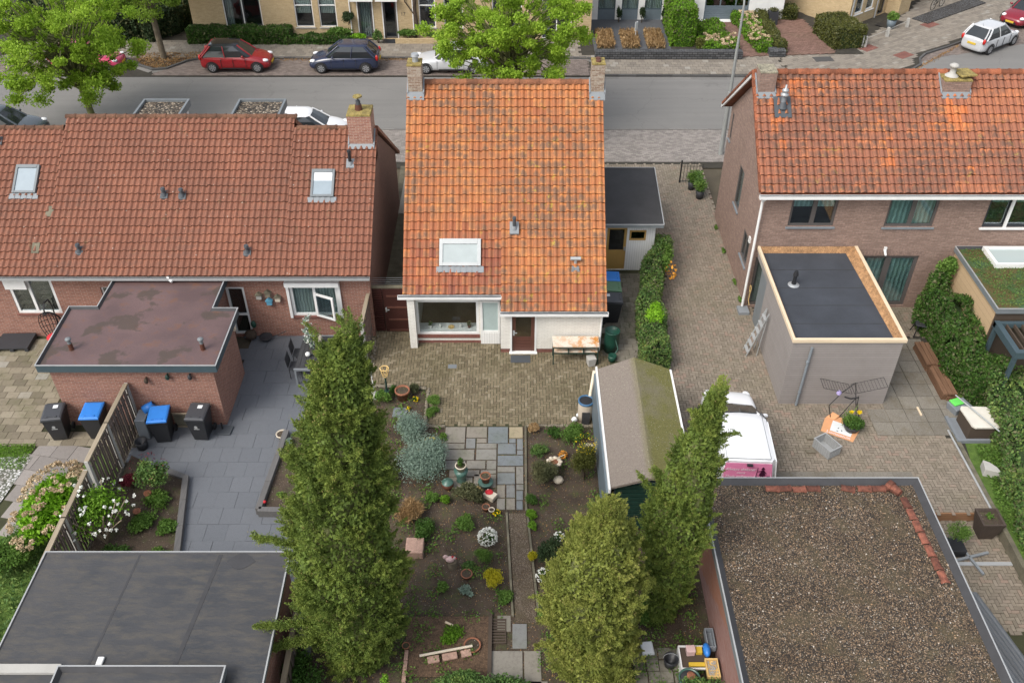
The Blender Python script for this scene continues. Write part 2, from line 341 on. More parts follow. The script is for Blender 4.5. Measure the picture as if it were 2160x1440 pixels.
g = NT('roof_felt'); p = g.pos(); n1 = g.noise(p, .5, 5, .6); n2 = g.noise(g.n('Mapping', {'Vector': p, 'Scale': (1, 3.2, 1)}).outputs[0], 1.6, 6, .72); n3 = g.noise(p, 60, 3)
c = g.mix(g.mr(n1, .35, .65), (.034, .038, .045), (.064, .063, .064)); c = g.mix(g.mr(n2, .45, .64, 0, .8), c, (.095, .086, .072)); c = g.mix(g.mr(n3, .35, .7, 0, .4), c, (.03, .03, .032))
g.set('Base Color', c); g.set('Roughness', g.mr(n2, .3, .7, .55, .8)); g.bump(n2, .5, .03)
plain('felt_patch', (.045, .045, .048), .7, .15, 3)
plain('felt_new', (.05, .057, .07), .85, .18, 1.1, bump=.3, bscale=90, fine=.15)
plain('felt_annex', (.045, .045, .047), .8, .2, 1.2, bump=.3, bscale=80, fine=.15)
g = NT('felt_moss'); p = g.pos(); n1 = g.noise(p, .8, 6, .7); n2 = g.noise(p, 25, 5, .7); x = g.n('SeparateXYZ', {0: p}).outputs[0]
c = g.mix(g.mr(n2, .3, .7), (.16, .13, .11), (.26, .225, .195)); side = g.mr(x, 3.65, 3.95, .05, 1)
c = g.mix(g.math('MULTIPLY', side, g.mr(n1, .3, .55, .35, 1), True), c, g.mix(g.mr(n2, .3, .7), (.085, .08, .02), (.21, .2, .065)))
vv = g.n('TexVoronoi', {'Vector': p, 'Scale': 12.}).outputs['Distance']; c = g.mix(g.math('MULTIPLY', g.math('LESS_THAN', vv, .14), g.math('GREATER_THAN', n1, .5)), c, (.34, .33, .25))
g.set('Base Color', c); g.set('Roughness', .95); g.bump(n2, .8, .03)
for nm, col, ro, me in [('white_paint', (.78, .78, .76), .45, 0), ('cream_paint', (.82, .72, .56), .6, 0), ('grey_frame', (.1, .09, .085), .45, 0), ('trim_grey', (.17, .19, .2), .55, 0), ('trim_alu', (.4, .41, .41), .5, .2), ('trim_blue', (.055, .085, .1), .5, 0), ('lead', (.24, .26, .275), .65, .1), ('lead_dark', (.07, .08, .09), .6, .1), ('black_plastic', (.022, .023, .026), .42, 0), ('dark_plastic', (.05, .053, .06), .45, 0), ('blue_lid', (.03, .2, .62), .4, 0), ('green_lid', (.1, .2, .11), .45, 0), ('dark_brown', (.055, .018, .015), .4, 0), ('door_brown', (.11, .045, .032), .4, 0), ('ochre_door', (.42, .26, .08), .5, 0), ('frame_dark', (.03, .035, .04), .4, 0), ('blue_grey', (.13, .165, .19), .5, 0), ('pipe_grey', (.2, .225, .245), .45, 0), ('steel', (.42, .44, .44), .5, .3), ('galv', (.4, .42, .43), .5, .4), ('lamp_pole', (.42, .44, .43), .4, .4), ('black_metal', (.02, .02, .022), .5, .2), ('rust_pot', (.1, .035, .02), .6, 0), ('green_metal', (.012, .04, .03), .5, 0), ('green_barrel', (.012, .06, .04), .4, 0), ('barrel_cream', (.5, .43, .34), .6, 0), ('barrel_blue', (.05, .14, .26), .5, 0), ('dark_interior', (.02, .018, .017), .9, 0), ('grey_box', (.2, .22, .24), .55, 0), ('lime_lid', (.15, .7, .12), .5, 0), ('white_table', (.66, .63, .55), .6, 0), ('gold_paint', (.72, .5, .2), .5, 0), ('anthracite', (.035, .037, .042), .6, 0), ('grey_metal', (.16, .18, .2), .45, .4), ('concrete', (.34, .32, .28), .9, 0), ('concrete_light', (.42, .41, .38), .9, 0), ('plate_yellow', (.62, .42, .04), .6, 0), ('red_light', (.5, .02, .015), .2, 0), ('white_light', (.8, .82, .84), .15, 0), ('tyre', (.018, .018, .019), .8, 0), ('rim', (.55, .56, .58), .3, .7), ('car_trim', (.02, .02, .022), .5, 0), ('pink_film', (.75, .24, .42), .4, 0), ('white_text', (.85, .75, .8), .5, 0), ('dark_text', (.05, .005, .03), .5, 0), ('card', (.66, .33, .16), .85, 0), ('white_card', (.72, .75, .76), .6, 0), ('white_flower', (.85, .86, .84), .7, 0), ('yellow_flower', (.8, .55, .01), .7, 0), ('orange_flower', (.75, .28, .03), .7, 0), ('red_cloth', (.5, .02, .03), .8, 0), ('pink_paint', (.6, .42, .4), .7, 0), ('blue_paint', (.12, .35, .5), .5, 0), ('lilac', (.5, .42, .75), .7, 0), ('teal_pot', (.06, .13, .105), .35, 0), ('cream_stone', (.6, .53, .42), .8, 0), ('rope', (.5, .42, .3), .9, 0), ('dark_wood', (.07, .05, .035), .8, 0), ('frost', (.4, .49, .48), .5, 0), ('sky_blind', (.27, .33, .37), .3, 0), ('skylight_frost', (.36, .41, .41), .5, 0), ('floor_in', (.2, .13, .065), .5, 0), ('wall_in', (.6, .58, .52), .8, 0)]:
    plain(nm, col, ro, .06, 3, me, fine=.05)
plain('pink_brick', (.48, .31, .24), .9, .25, 9, fine=.2, bump=.3)
plain('terracotta', (.32, .13, .07), .85, .25, 9, fine=.2)
plain('conc_moss', (.22, .2, .14), .95, .35, 2.5, fine=.2, bump=.3, useRnd=.35)
plain('cobble', (.3, .26, .19), .9, .3, 5, fine=.15, useRnd=.5)
plain('bark', (.16, .13, .09), .9, .3, 6, bump=.8, bscale=25)
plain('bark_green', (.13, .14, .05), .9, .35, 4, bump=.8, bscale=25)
plain('bark_dark', (.07, .05, .035), .95, .3, 6, bump=.8, bscale=25)
plain('chips', (.16, .1, .06), .95, .5, 14, bump=.8, bscale=40, fine=.4)
plain('render_patchy', (.62, .61, .57), .8, .1, 1.5)
plain('chim_crown', (.36, .33, .24), .95, .5, 6, fine=.3, bump=.6, bscale=30)
plain('chim_lichen', (.36, .28, .09), .95, .5, 5, fine=.35, bump=.6, bscale=30)
plain('osb', (.5, .28, .13), .8, .35, 6, bscale=35, fine=.35)
plain('lat_wood', (.74, .6, .42), .7, .06, 2)
def wood(name, a, b, rough=.8, axis=0):
    g = NT(name); s = [14, 14, 14]; s[axis] = .8
    n = g.noise(g.n('Mapping', {'Vector': g.pos(), 'Scale': tuple(s)}).outputs[0], 1.5, 6, .7)
    c = g.mix(g.mr(n, .3, .7), a, b); c = g.mix(g.attr('rnd'), c, g.mix(1., c, (.72, .7, .68), 'MULTIPLY'))
    g.set('Base Color', c); g.set('Roughness', rough); g.bump(n, .3, .01); return g.m
wood('fence_wood', (.11, .085, .07), (.17, .135, .115), axis=2)
wood('fence_cap', (.26, .21, .145), (.38, .32, .23), axis=1)
wood('plank_wood', (.13, .065, .035), (.25, .14, .08), axis=1)
wood('sleeper_wood', (.2, .1, .05), (.34, .19, .1), axis=0)
wood('planter_wood', (.05, .036, .028), (.09, .066, .05), axis=2)
wood('deck_dark', (.035, .035, .037), (.06, .06, .062), axis=1, rough=.55)
wood('sleeper_grey', (.1, .1, .1), (.16, .155, .15), axis=1)
wood('grey_panel', (.11, .12, .13), (.15, .16, .17), axis=1, rough=.5)
glassmat('glass'); glassmat('glass_clear', (.95, .97, .96), .3, .02); glassmat('glass_dark', (.25, .3, .32), .5, .12)
g = NT('car_glass'); g.set('Base Color', (.02, .025, .028, 1)); g.set('Roughness', .06); g.set('Specular IOR Level', .8)
g = NT('solar_glass'); g.set('Base Color', (.42, .5, .5, 1)); g.set('Roughness', .06); g.set('Specular IOR Level', .9)
curtainmat('curtain_pale', (.55, .6, .56)); curtainmat('curtain_mint', (.42, .6, .56), 6, .5); curtainmat('curtain_grey', (.4, .42, .4), 7, .6)
def paint(name, col, rough=.25):
    g = NT(name); g.set('Base Color', (*col, 1)); g.set('Roughness', rough); g.set('Coat Weight', .6); g.set('Coat Roughness', .08); return g.m
paint('paint_red', (.26, .009, .013)); paint('paint_blue', (.018, .026, .06)); paint('paint_silver', (.5, .51, .52)); paint('paint_maroon', (.2, .008, .02)); paint('paint_white', (.72, .73, .74), .35); paint('paint_dark', (.06, .075, .09)); paint('paint_pink', (.5, .05, .12)); paint('paint_black', (.012, .012, .014))
g = NT('rusty_white'); p = g.pos(); n = g.noise(p, 3.2, 6, .75); x = g.n('SeparateXYZ', {0: p}).outputs[0]
c = g.mix(g.math('MULTIPLY', g.mr(n, .47, .58), g.mr(x, 1.8, 2.7, .45, 1), True), (.62, .57, .48), (.5, .2, .03)); g.set('Base Color', c); g.set('Roughness', .8)
g = NT('sedum'); p = g.pos(); n = g.noise(p, 1.6, 6, .75); n2 = g.noise(p, 22, 5, .8)
c = g.ramp(n, [(.3, (.14, .07, .035)), (.45, (.15, .11, .035)), (.55, (.07, .13, .04)), (.7, (.1, .2, .1))]); c = g.mix(g.mr(n2, .4, .7, 0, .8), c, (.03, .04, .012)); g.set('Base Color', c); g.set('Roughness', .95); g.bump(n2, 1., .05)
g = NT('grass'); p = g.pos(); n = g.noise(p, 2.6, 6, .75); c = g.ramp(n, [(.3, (.045, .09, .012)), (.6, (.11, .19, .03)), (.8, (.16, .17, .06))]); g.set('Base Color', c); g.set('Roughness', .95); g.bump(g.noise(p, 50, 4), 1., .04)
foliage('leaf_conifer', [(0, (.05, .08, .018)), (.4, (.13, .19, .036)), (.75, (.25, .31, .062)), (1, (.4, .4, .12))], .25, nscale=1.6)
foliage('leaf_conifer_y', [(0, (.07, .095, .02)), (.4, (.19, .225, .045)), (.75, (.34, .36, .085)), (1, (.52, .47, .17))], .25, nscale=1.6)
foliage('leaf_street', [(0, (.13, .22, .02)), (.4, (.25, .4, .035)), (.75, (.36, .52, .055)), (1, (.5, .52, .13))], .4, nscale=.8)
foliage('leaf_street2', [(0, (.11, .17, .025)), (.4, (.2, .32, .04)), (.75, (.3, .44, .06)), (1, (.42, .44, .13))], .4, nscale=.8)
foliage('leaf_hedge', [(0, (.02, .055, .01)), (.5, (.05, .115, .018)), (1, (.11, .19, .035))], .2)
foliage('leaf_dark', [(0, (.012, .028, .01)), (.5, (.03, .055, .02)), (1, (.07, .1, .04))], .15)
foliage('leaf_yew', [(0, (.035, .045, .012)), (.5, (.085, .095, .02)), (1, (.16, .16, .04))], .15)
foliage('leaf_bright', [(0, (.05, .11, .01)), (.5, (.13, .27, .02)), (1, (.24, .42, .04))], .3)
foliage('leaf_lime', [(0, (.1, .25, .01)), (.5, (.2, .42, .02)), (1, (.33, .55, .05))], .3)
foliage('leaf_mid', [(0, (.05, .11, .02)), (.5, (.11, .21, .035)), (1, (.21, .31, .07))], .25)
foliage('leaf_mixed', [(0, (.04, .095, .03)), (.5, (.11, .2, .05)), (.85, (.21, .28, .07)), (1, (.36, .32, .09))], .25)
foliage('leaf_blue', [(0, (.08, .115, .085)), (.5, (.19, .27, .21)), (1, (.34, .42, .34))], .15)
foliage('leaf_olive', [(0, (.04, .05, .02)), (.5, (.1, .11, .05)), (1, (.2, .19, .09))], .2)
foliage('leaf_red', [(0, (.05, .01, .012)), (1, (.22, .03, .05))], .2)
foliage('leaf_gold', [(0, (.2, .2, .01)), (.5, (.42, .38, .015)), (1, (.6, .5, .04))], .2)
foliage('leaf_straw', [(0, (.16, .09, .04)), (.5, (.34, .22, .1)), (1, (.5, .36, .2))], .2)
foliage('leaf_litter', [(0, (.14, .08, .035)), (.5, (.3, .17, .07)), (1, (.42, .28, .12))], .1)
foliage('bloom_tan', [(0, (.38, .27, .16)), (.5, (.54, .42, .27)), (1, (.7, .6, .42))], .15)
foliage('bloom_white', [(0, (.7, .72, .65)), (1, (.9, .9, .85))], .2)
foliage('bloom_yellow', [(0, (.6, .42, .01)), (1, (.9, .72, .02))], .15)
foliage('bloom_orange', [(0, (.55, .22, .03)), (1, (.8, .4, .06))], .15)
foliage('needle_brown', [(0, (.16, .13, .04)), (1, (.36, .28, .11))], .1)

# ---------------------------------------------------------------- numpy mesh builders
def npmesh(name, V, F, mat, parent=None, rnd=None, uv=None):
    """V (n,3) world coordinates, F (m,k) faces of equal size"""
    m, k = F.shape; off = ORG[parent.name] if parent is not None else Vector((0, 0, 0))
    me = bpy.data.meshes.new(name)
    me.vertices.add(len(V)); me.vertices.foreach_set('co', (V-np.array(off)[None, :]).astype(np.float32).ravel())
    me.loops.add(m*k); me.loops.foreach_set('vertex_index', F.astype(np.int32).ravel())
    me.polygons.add(m); me.polygons.foreach_set('loop_start', np.arange(0, m*k, k, dtype=np.int32))
    me.polygons.foreach_set('use_smooth', np.zeros(m, bool)); me.update(calc_edges=True)
    if rnd is None: rnd = RNG.random(m)
    a = me.attributes.new('rnd', 'FLOAT', 'FACE'); a.data.foreach_set('value', np.asarray(rnd, dtype=np.float32))
    if uv is not None:
        u = me.uv_layers.new(name='UVMap'); u.data.foreach_set('uv', uv.astype(np.float32).ravel())
    me.materials.append(MAT[mat] if isinstance(mat, str) else mat)
    o = bpy.data.objects.new(name, me); COL.objects.link(o)
    if parent is not None: o.parent = parent
    ORG[o.name] = off
    return o
def unit(a): return a/np.maximum(np.linalg.norm(a, axis=1, keepdims=True), 1e-9)
def leaves(name, mat, P, size, parent=None, asp=.55, along=None, spread=1.0, clump=None):
    n = len(P); a = RNG.normal(size=(n, 3))
    if along is not None: a = along+a*spread
    a = unit(a); s = unit(np.cross(a, RNG.normal(size=(n, 3))))
    sz = (np.asarray(size)*RNG.uniform(.7, 1.3, n))[:, None]
    V = np.stack([P-a*sz*.5, P+s*sz*asp*.5-a*sz*.08, P+a*sz*.5, P-s*sz*asp*.5-a*sz*.08], 1).reshape(-1, 3)
    F = np.arange(n*4).reshape(n, 4); r = RNG.random(n)
    if clump is not None: r = np.clip(r*.55+clump*.45, 0, 1)
    return npmesh(name, V, F, mat, parent, r)
def ball(n, c, r, shell=.5):
    d = unit(RNG.normal(size=(n, 3))); q = (shell+(1-shell)*RNG.random(n))[:, None]
    return np.array(c)[None, :]+d*q*np.array(r)[None, :]
def bush(name, label, mat, c, r, n, size, cat='shrub', group=None, asp=.55, lumps=9, stem=True, parent=None, up=None, core=.55, flat=0, spread=1.0):
    """a shrub: lumps of leaves spread over an ellipsoid, a twiggy stem inside"""
    c = np.array(c, float); r = np.array(r, float)
    root = parent
    if parent is None: root = thing(name, label, cat, (c[0], c[1], max(0, c[2]-r[2])), group=group)
    P = []; cl = []; k = max(1, int(n/lumps))
    for i in range(lumps):
        d = unit(RNG.normal(size=(1, 3)))[0]; d[2] = abs(d[2])*.9-.25
        cc = c+d*r*RNG.uniform(.35, .62); P.append(ball(k, cc, r*RNG.uniform(.38, .55), .35)); cl.append(np.full(k, RNG.random()))
    P = np.concatenate(P); cl = np.concatenate(cl); P[:, 2] = np.maximum(P[:, 2], .02)
    al = None
    if up is not None: al = unit(P-(c-np.array([0, 0, r[2]*1.2])))*up
    o = leaves('foliage', mat, P, size, root, asp, al, spread, cl)
    if stem:
        m = MB(); b = Vector((c[0], c[1], max(0, c[2]-r[2])))
        for i in range(5):
            d = Vector((random.uniform(-1, 1)*r[0]*.6, random.uniform(-1, 1)*r[1]*.6, r[2]*random.uniform(.8, 1.4)))
            m.cyl(b, b+d, .018*max(1, r[2]*1.5), .006, 5)
        m.build('stem', 'bark_dark', root)
    return root
def inpoly(X, Y, poly):
    ins = np.zeros(len(X), bool); n = len(poly)
    for i in range(n):
        x1, y1 = poly[i]; x2, y2 = poly[(i+1) % n]
        cond = ((y1 > Y) != (y2 > Y)) & (X < (x2-x1)*(Y-y1)/((y2-y1)+1e-12)+x1)
        ins ^= cond
    return ins
def bricks(name, mat, C, L, W, A, z0, z1, tilt=.004, parent=None, kind='structure', clip=None):
    n = len(C); L = np.broadcast_to(L, (n,)); W = np.broadcast_to(W, (n,)); A = np.broadcast_to(A, (n,))
    ca, sa = np.cos(A), np.sin(A); V = []
    zt = z1+RNG.uniform(-tilt, tilt, (n, 4))
    for k, (sx, sy) in enumerate(((-1, -1), (1, -1), (1, 1), (-1, 1))):
        x = C[:, 0]+(sx*L*ca-sy*W*sa)/2; y = C[:, 1]+(sx*L*sa+sy*W*ca)/2
        if clip: x = np.clip(x, clip[0], clip[1]); y = np.clip(y, clip[2], clip[3])
        V.append(np.stack([x, y, zt[:, k]], 1))
    for k in range(4): q = V[k].copy(); q[:, 2] = z0; V.append(q)
    V = np.stack(V, 1).reshape(-1, 3); b = (np.arange(n)*8)[:, None, None]
    F = (b+np.array([[0, 1, 2, 3], [4, 5, 1, 0], [5, 6, 2, 1], [6, 7, 3, 2], [7, 4, 0, 3]])[None]).reshape(-1, 4)
    r = np.repeat(RNG.random(n), 5)
    o = npmesh(name, V, F, mat, parent, r)
    if kind: o['kind'] = kind
    return o
def herring(name, mat, poly, w=.11, z1=.012, ang=0, gap=.013, hole=None):
    xs = [p[0] for p in poly]; ys = [p[1] for p in poly]; cx, cy = sum(xs)/len(xs), sum(ys)/len(ys)
    R_ = max(max(xs)-min(xs), max(ys)-min(ys)); m = int(R_/w)+4
    i, j = np.meshgrid(np.arange(-m, m), np.arange(-m, m)); i = i.ravel(); j = j.ravel(); d = (i-j) % 4
    H = d == 0; Vv = d == 3
    P = np.concatenate([np.stack([i[H]+1., j[H]+.5], 1), np.stack([i[Vv]+.5, j[Vv]+1.], 1)])*w
    A = np.concatenate([np.zeros(H.sum()), np.full(Vv.sum(), math.pi/2)])
    c, s = math.cos(ang), math.sin(ang); X = P[:, 0]*c-P[:, 1]*s+cx; Y = P[:, 0]*s+P[:, 1]*c+cy
    k = inpoly(X, Y, poly)
    if hole: k &= ~inpoly(X, Y, hole)
    C = np.stack([X[k], Y[k]], 1)+RNG.normal(0, .0015, (k.sum(), 2))
    return bricks(name, mat, C, 2*w-gap, w-gap, A[k]+ang+RNG.normal(0, .012, k.sum()), z1-.03, z1)
def gridp(name, mat, poly, L, W, z1=.012, gap=.008, ang=0, off=.5, jit=.002, tilt=.003, clip=None):
    xs = [p[0] for p in poly]; ys = [p[1] for p in poly]; cx, cy = sum(xs)/len(xs), sum(ys)/len(ys)
    R_ = max(max(xs)-min(xs), max(ys)-min(ys))*.75+1; mx = int(R_/L)+2; my = int(R_/W)+2
    i, j = np.meshgrid(np.arange(-mx, mx), np.arange(-my, my)); i = i.ravel().astype(float); j = j.ravel().astype(float)
    x = (i+off*(j % 2))*L; y = j*W; c, s = math.cos(ang), math.sin(ang); X = x*c-y*s+cx; Y = x*s+y*c+cy
    k = inpoly(X, Y, poly); C = np.stack([X[k], Y[k]], 1)+RNG.normal(0, jit, (k.sum(), 2))
    return bricks(name, mat, C, L-gap, W-gap, ang, z1-.03, z1, tilt, clip=clip)

def tile_roof(parent, mat, X0, X1, e, rdg, nc, nr, zone=None, lift=.05, wave=.042, name='roof', jag=.006):
    """pantile slope: e=(Y,z) at the eave, rdg=(Y,z) at the ridge"""
    K = 8; prof = []
    for k in range(K+1):
        t = k/K; prof.append(wave*(math.sin(math.pi*min(1, t/.62)) if t < .62 else -.35*math.sin(math.pi*(t-.62)/.38)))
    us = np.array([c+k/K for c in range(nc) for k in range(K)]+[nc]); hz = np.array([prof[k] for c in range(nc) for k in range(K)]+[prof[K]])
    n = len(us); ey, ez = e; ry, rz = rdg; L = math.hypot(ry-ey, rz-ez); d = ((ry-ey)/L, (rz-ez)/L); nrm = (-d[1], d[0])
    col = np.minimum((us).astype(int), nc-1); sc_ = L/nr
    V = []; F = []; UV = []; Z = []
    X = X0+(X1-X0)*us/nc
    for r in range(nr):
        j = RNG.normal(0, jag, nc)[col]; jl = RNG.normal(0, .004, nc)[col]
        for q, (t, h) in enumerate(((r, -.01), (r, lift), (r+1.04, 0))):
            s = t*sc_+(j if t == r else 0); hh = hz+h+jl
            V.append(np.stack([X, ey+d[0]*s+nrm[0]*hh, ez+d[1]*s+nrm[1]*hh], 1)); Z.append(np.full(n, r))
        b = r*3*n; i = np.arange(n-1)
        F.append(np.stack([b+i, b+i+1, b+n+i+1, b+n+i], 1)); F.append(np.stack([b+n+i, b+n+i+1, b+2*n+i+1, b+2*n+i], 1))
        ua, ub = us[:-1]+.002, us[1:]-.002
        for v0, v1 in ((r+.01, r+.03), (r+.03, r+.995)):
            UV.append(np.stack([ua, np.full(n-1, v0), ub, np.full(n-1, v0), ub, np.full(n-1, v1), ua, np.full(n-1, v1)], 1))
    V = np.concatenate(V); F = np.concatenate(F); UV = np.concatenate(UV)
    o = npmesh(name, V, F, mat, parent, uv=UV)
    zz = np.zeros(len(V), np.float32)
    if zone is not None:
        U = np.tile(us, nr*3); Rr = np.concatenate(Z); zz = np.array([zone(int(min(u, nc-1)), int(v)) for u, v in zip(U, Rr)], np.float32)
        # one value for a whole tile
    fz = zz[F[:, 0]]
    a = o.data.attributes.new('zone', 'FLOAT', 'FACE'); a.data.foreach_set('value', fz)
    return o
def ridge_caps(parent, mat, X0, X1, Y, z, step=.36, r=.12, name='ridge'):
    m = MB(); n = int(round(abs(X1-X0)/step)); st = (X1-X0)/n
    for i in range(n):
        x = X0+i*st; rr = random.random(); ro = r+random.uniform(-.004, .008)
        for (xa, xb, q) in ((x, x+st*1.04, ro), (x+st*.86, x+st*1.05, ro+.016)):
            v = []; K = 8
            for xx in (xa, xb):
                for k in range(K+1):
                    g = math.pi*k/K; v.append((xx, Y+q*math.cos(g), z-.03+q*math.sin(g)))
            m.add(v, [(k, k+1, K+2+k, K+1+k) for k in range(K)]+[tuple(range(K+1)), tuple(range(K+1, 2*K+2))[::-1]], rr)
    return m.build(name, mat, parent)
def wall(m, x0, x1, z0, z1, holes=(), t=.25, y=0):
    xs = sorted({x0, x1, *[a for h in holes for a in h[:2] if x0 < a < x1]}); zs = sorted({z0, z1, *[a for h in holes for a in h[2:4] if z0 < a < z1]})
    for xa, xb in zip(xs, xs[1:]):
        for za, zb in zip(zs, zs[1:]):
            cx, cz = (xa+xb)/2, (za+zb)/2
            if not any(h[0] < cx < h[1] and h[2] < cz < h[3] for h in holes): m.box(xa, xb, y, y+t, za, zb)
    return m
def window(par, o, ang, x0, x1, z0, z1, frame='white_paint', fw=.07, mull=(), bars=(), curtain=None, depth=.09, glass='glass', sill=None, name='window', room=.5, inner='dark_interior', mw=None, cfull=1.0, cside=None):
    mw = mw or fw; f = MB().at(o, ang); d = depth; y0, y1 = d-.035, d+.035
    f.box(x0, x0+fw, y0, y1, z0, z1); f.box(x1-fw, x1, y0, y1, z0, z1); f.box(x0+fw, x1-fw, y0, y1, z1-fw, z1); f.box(x0+fw, x1-fw, y0, y1, z0, z0+fw)
    for q in mull: X = x0+(x1-x0)*q; f.box(X-mw/2, X+mw/2, y0+.002, y1-.002, z0+fw, z1-fw)
    for q in bars: Zq = z0+(z1-z0)*q; f.box(x0+fw, x1-fw, y0+.004, y1-.004, Zq-mw/2, Zq+mw/2)
    F = f.build(name, frame, par, bevel=.004)
    g = MB().at(o, ang); g.box(x0+fw*.5, x1-fw*.5, d, d+.012, z0+fw*.5, z1-fw*.5); g.build('pane', glass, F)
    if curtain:
        c = MB().at(o, ang); zc = z1-(z1-z0)*cfull
        for (a, b) in (cside or ((x0+.02, x1-.02),)): c.box(a, b, d+.1, d+.13, zc, z1-.02)
        c.build('curtain', curtain, F)
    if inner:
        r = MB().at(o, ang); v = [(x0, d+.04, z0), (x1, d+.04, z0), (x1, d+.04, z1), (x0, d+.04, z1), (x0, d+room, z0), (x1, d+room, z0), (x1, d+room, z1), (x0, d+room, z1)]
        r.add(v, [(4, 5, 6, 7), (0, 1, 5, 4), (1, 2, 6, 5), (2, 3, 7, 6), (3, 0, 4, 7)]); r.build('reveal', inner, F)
    if sill:
        s = MB().at(o, ang); s.box(x0-.06, x1+.06, -.06, d-.036, z0-.07, z0-.005); s.build('sill', sill, F, bevel=.006)
    return F
def chimney(par, x0, x1, y0, y1, z0, z1, mat='brick_old', pots=(), crown='chim_crown', flash='lead', name='chimney', ch=.06):
    m = MB(); m.box(x0, x1, y0, y1, z0, z1-ch); c = m.build(name, mat, par)
    k = MB(); k.box(x0-.015, x1+.015, y0-.015, y1+.015, z1-ch+.001, z1, top=.97); k.build('crown', crown, c, bevel=.01)
    return c
def flashing(par, x0, x1, y0, y1, e, rdg, mat='lead', up=.18):
    L = (rdg[1]-e[1])/(rdg[0]-e[0]); m = MB(); z = lambda y: e[1]+(y-e[0])*L
    m.prismx([(y0-.14, z(y0-.14)+.03), (y0-.14, z(y0-.14)+.06), (y0-.012, z(y0)+up), (y0-.012, z(y0)-.1)], x0-.05, x1+.05)
    for xa, xb in ((x0-.06, x0-.012), (x1+.012, x1+.06)): m.prismx([(y0-.05, z(y0)-.05), (y0-.05, z(y0)+up), (y1, z(y1)+up), (y1, z(y1)-.05)], xa, xb)
    return m.build('flashing', mat, par)
def vent(par, x, y, z, mat='lead_dark', r=.055, h=.32, cap=.085, base='lead_dark', slope=.8, name='roof_vent', sz=.17, lean=-.0):
    m = MB(); m.cyl((x, y, z-.05), (x, y+lean, z+h), r, r, 10); m.cyl((x, y+lean, z+h-.02), (x, y+lean, z+h+.05), cap, cap*.8, 10)
    o = m.build(name, mat, par)
    b = MB(); b.add([(x-sz, y-sz, z-sz*slope+.05), (x+sz, y-sz, z-sz*slope+.05), (x+sz, y+sz, z+sz*slope+.05), (x-sz, y+sz, z+sz*slope+.05), (x-sz, y-sz, z-sz*slope+.0), (x+sz, y-sz, z-sz*slope+.0), (x+sz, y+sz, z+sz*slope+.0), (x-sz, y+sz, z+sz*slope+.0)], [(0, 1, 2, 3), (4, 5, 1, 0), (5, 6, 2, 1), (7, 4, 0, 3)])
    b.cyl((x, y, z), (x, y, z+.12), r*1.8, r*1.05, 10); b.build('flashing', base, o)
    return o
def skylight(par, x0, x1, ya, yb, e, rdg, frame='trim_grey', fw=.08, pane='sky_blind', apron='lead', blind=None, name='skylight'):
    S = (rdg[1]-e[1])/(rdg[0]-e[0]); L = math.hypot(1, S); nn = (-S/L, 1/L); z = lambda y: e[1]+(y-e[0])*S
    def slab(m, xa, xb, y0, y1, h0, h1):
        v = []
        for h in (h0, h1):
            for (x, y) in ((xa, y0), (xb, y0), (xb, y1), (xa, y1)): v.append((x, y+nn[0]*h, z(y)+nn[1]*h))
        m.add(v, [(0, 3, 2, 1), (4, 5, 6, 7), (0, 1, 5, 4), (1, 2, 6, 5), (2, 3, 7, 6), (3, 0, 4, 7)])
    m = MB(); h0, h1 = -.02, .13; fy = fw/L
    slab(m, x0, x0+fw, ya, yb, h0, h1); slab(m, x1-fw, x1, ya, yb, h0, h1); slab(m, x0+fw, x1-fw, ya, ya+fy, h0, h1); slab(m, x0+fw, x1-fw, yb-fy*1.6, yb, h0, h1+.01)
    F = m.build(name, frame, par, bevel=.006)
    g = MB(); slab(g, x0+fw, x1-fw, ya+fy, yb-fy*1.6, .08, .10); g.build('pane', pane, F)
    if blind: b = MB(); slab(b, x0+fw+.01, x1-fw-.01, yb-fy*1.6-(yb-ya)*blind, yb-fy*1.6, .101, .106); b.build('blind', 'white_card', F)
    a = MB(); k = int((x1-x0+.2)/.1)
    for i in range(k):
        xa = x0-.1+i*(x1-x0+.2)/k; xb = xa+(x1-x0+.2)/k; hh = .075 if i % 2 else .06; slab(a, xa, xb, ya-.17+random.uniform(-.01, .01), ya, hh-.02, hh)
    a.build('flashing', apron, F)
    return F
def gutter(par, x0, x1, y, z, mat='white_paint', w=.15, h=.1, fill='lead_dark'):
    m = MB(); m.box(x0, x1, y-w, y-w+.015, z-h, z); m.box(x0, x1, y-.015, y, z-h, z); m.box(x0, x1, y-w+.015, y-.015, z-h, z-h+.012)
    m.box(x0, x0+.015, y-w+.015, y-.015, z-h+.012, z); m.box(x1-.015, x1, y-w+.015, y-.015, z-h+.012, z)
    o = m.build('gutter', mat, par); f = MB(); f.box(x0+.016, x1-.016, y-w+.016, y-.016, z-h+.013, z-.022); f.build('gutter_fill', fill, o); return o  # dark block fills the gutter almost to its rim
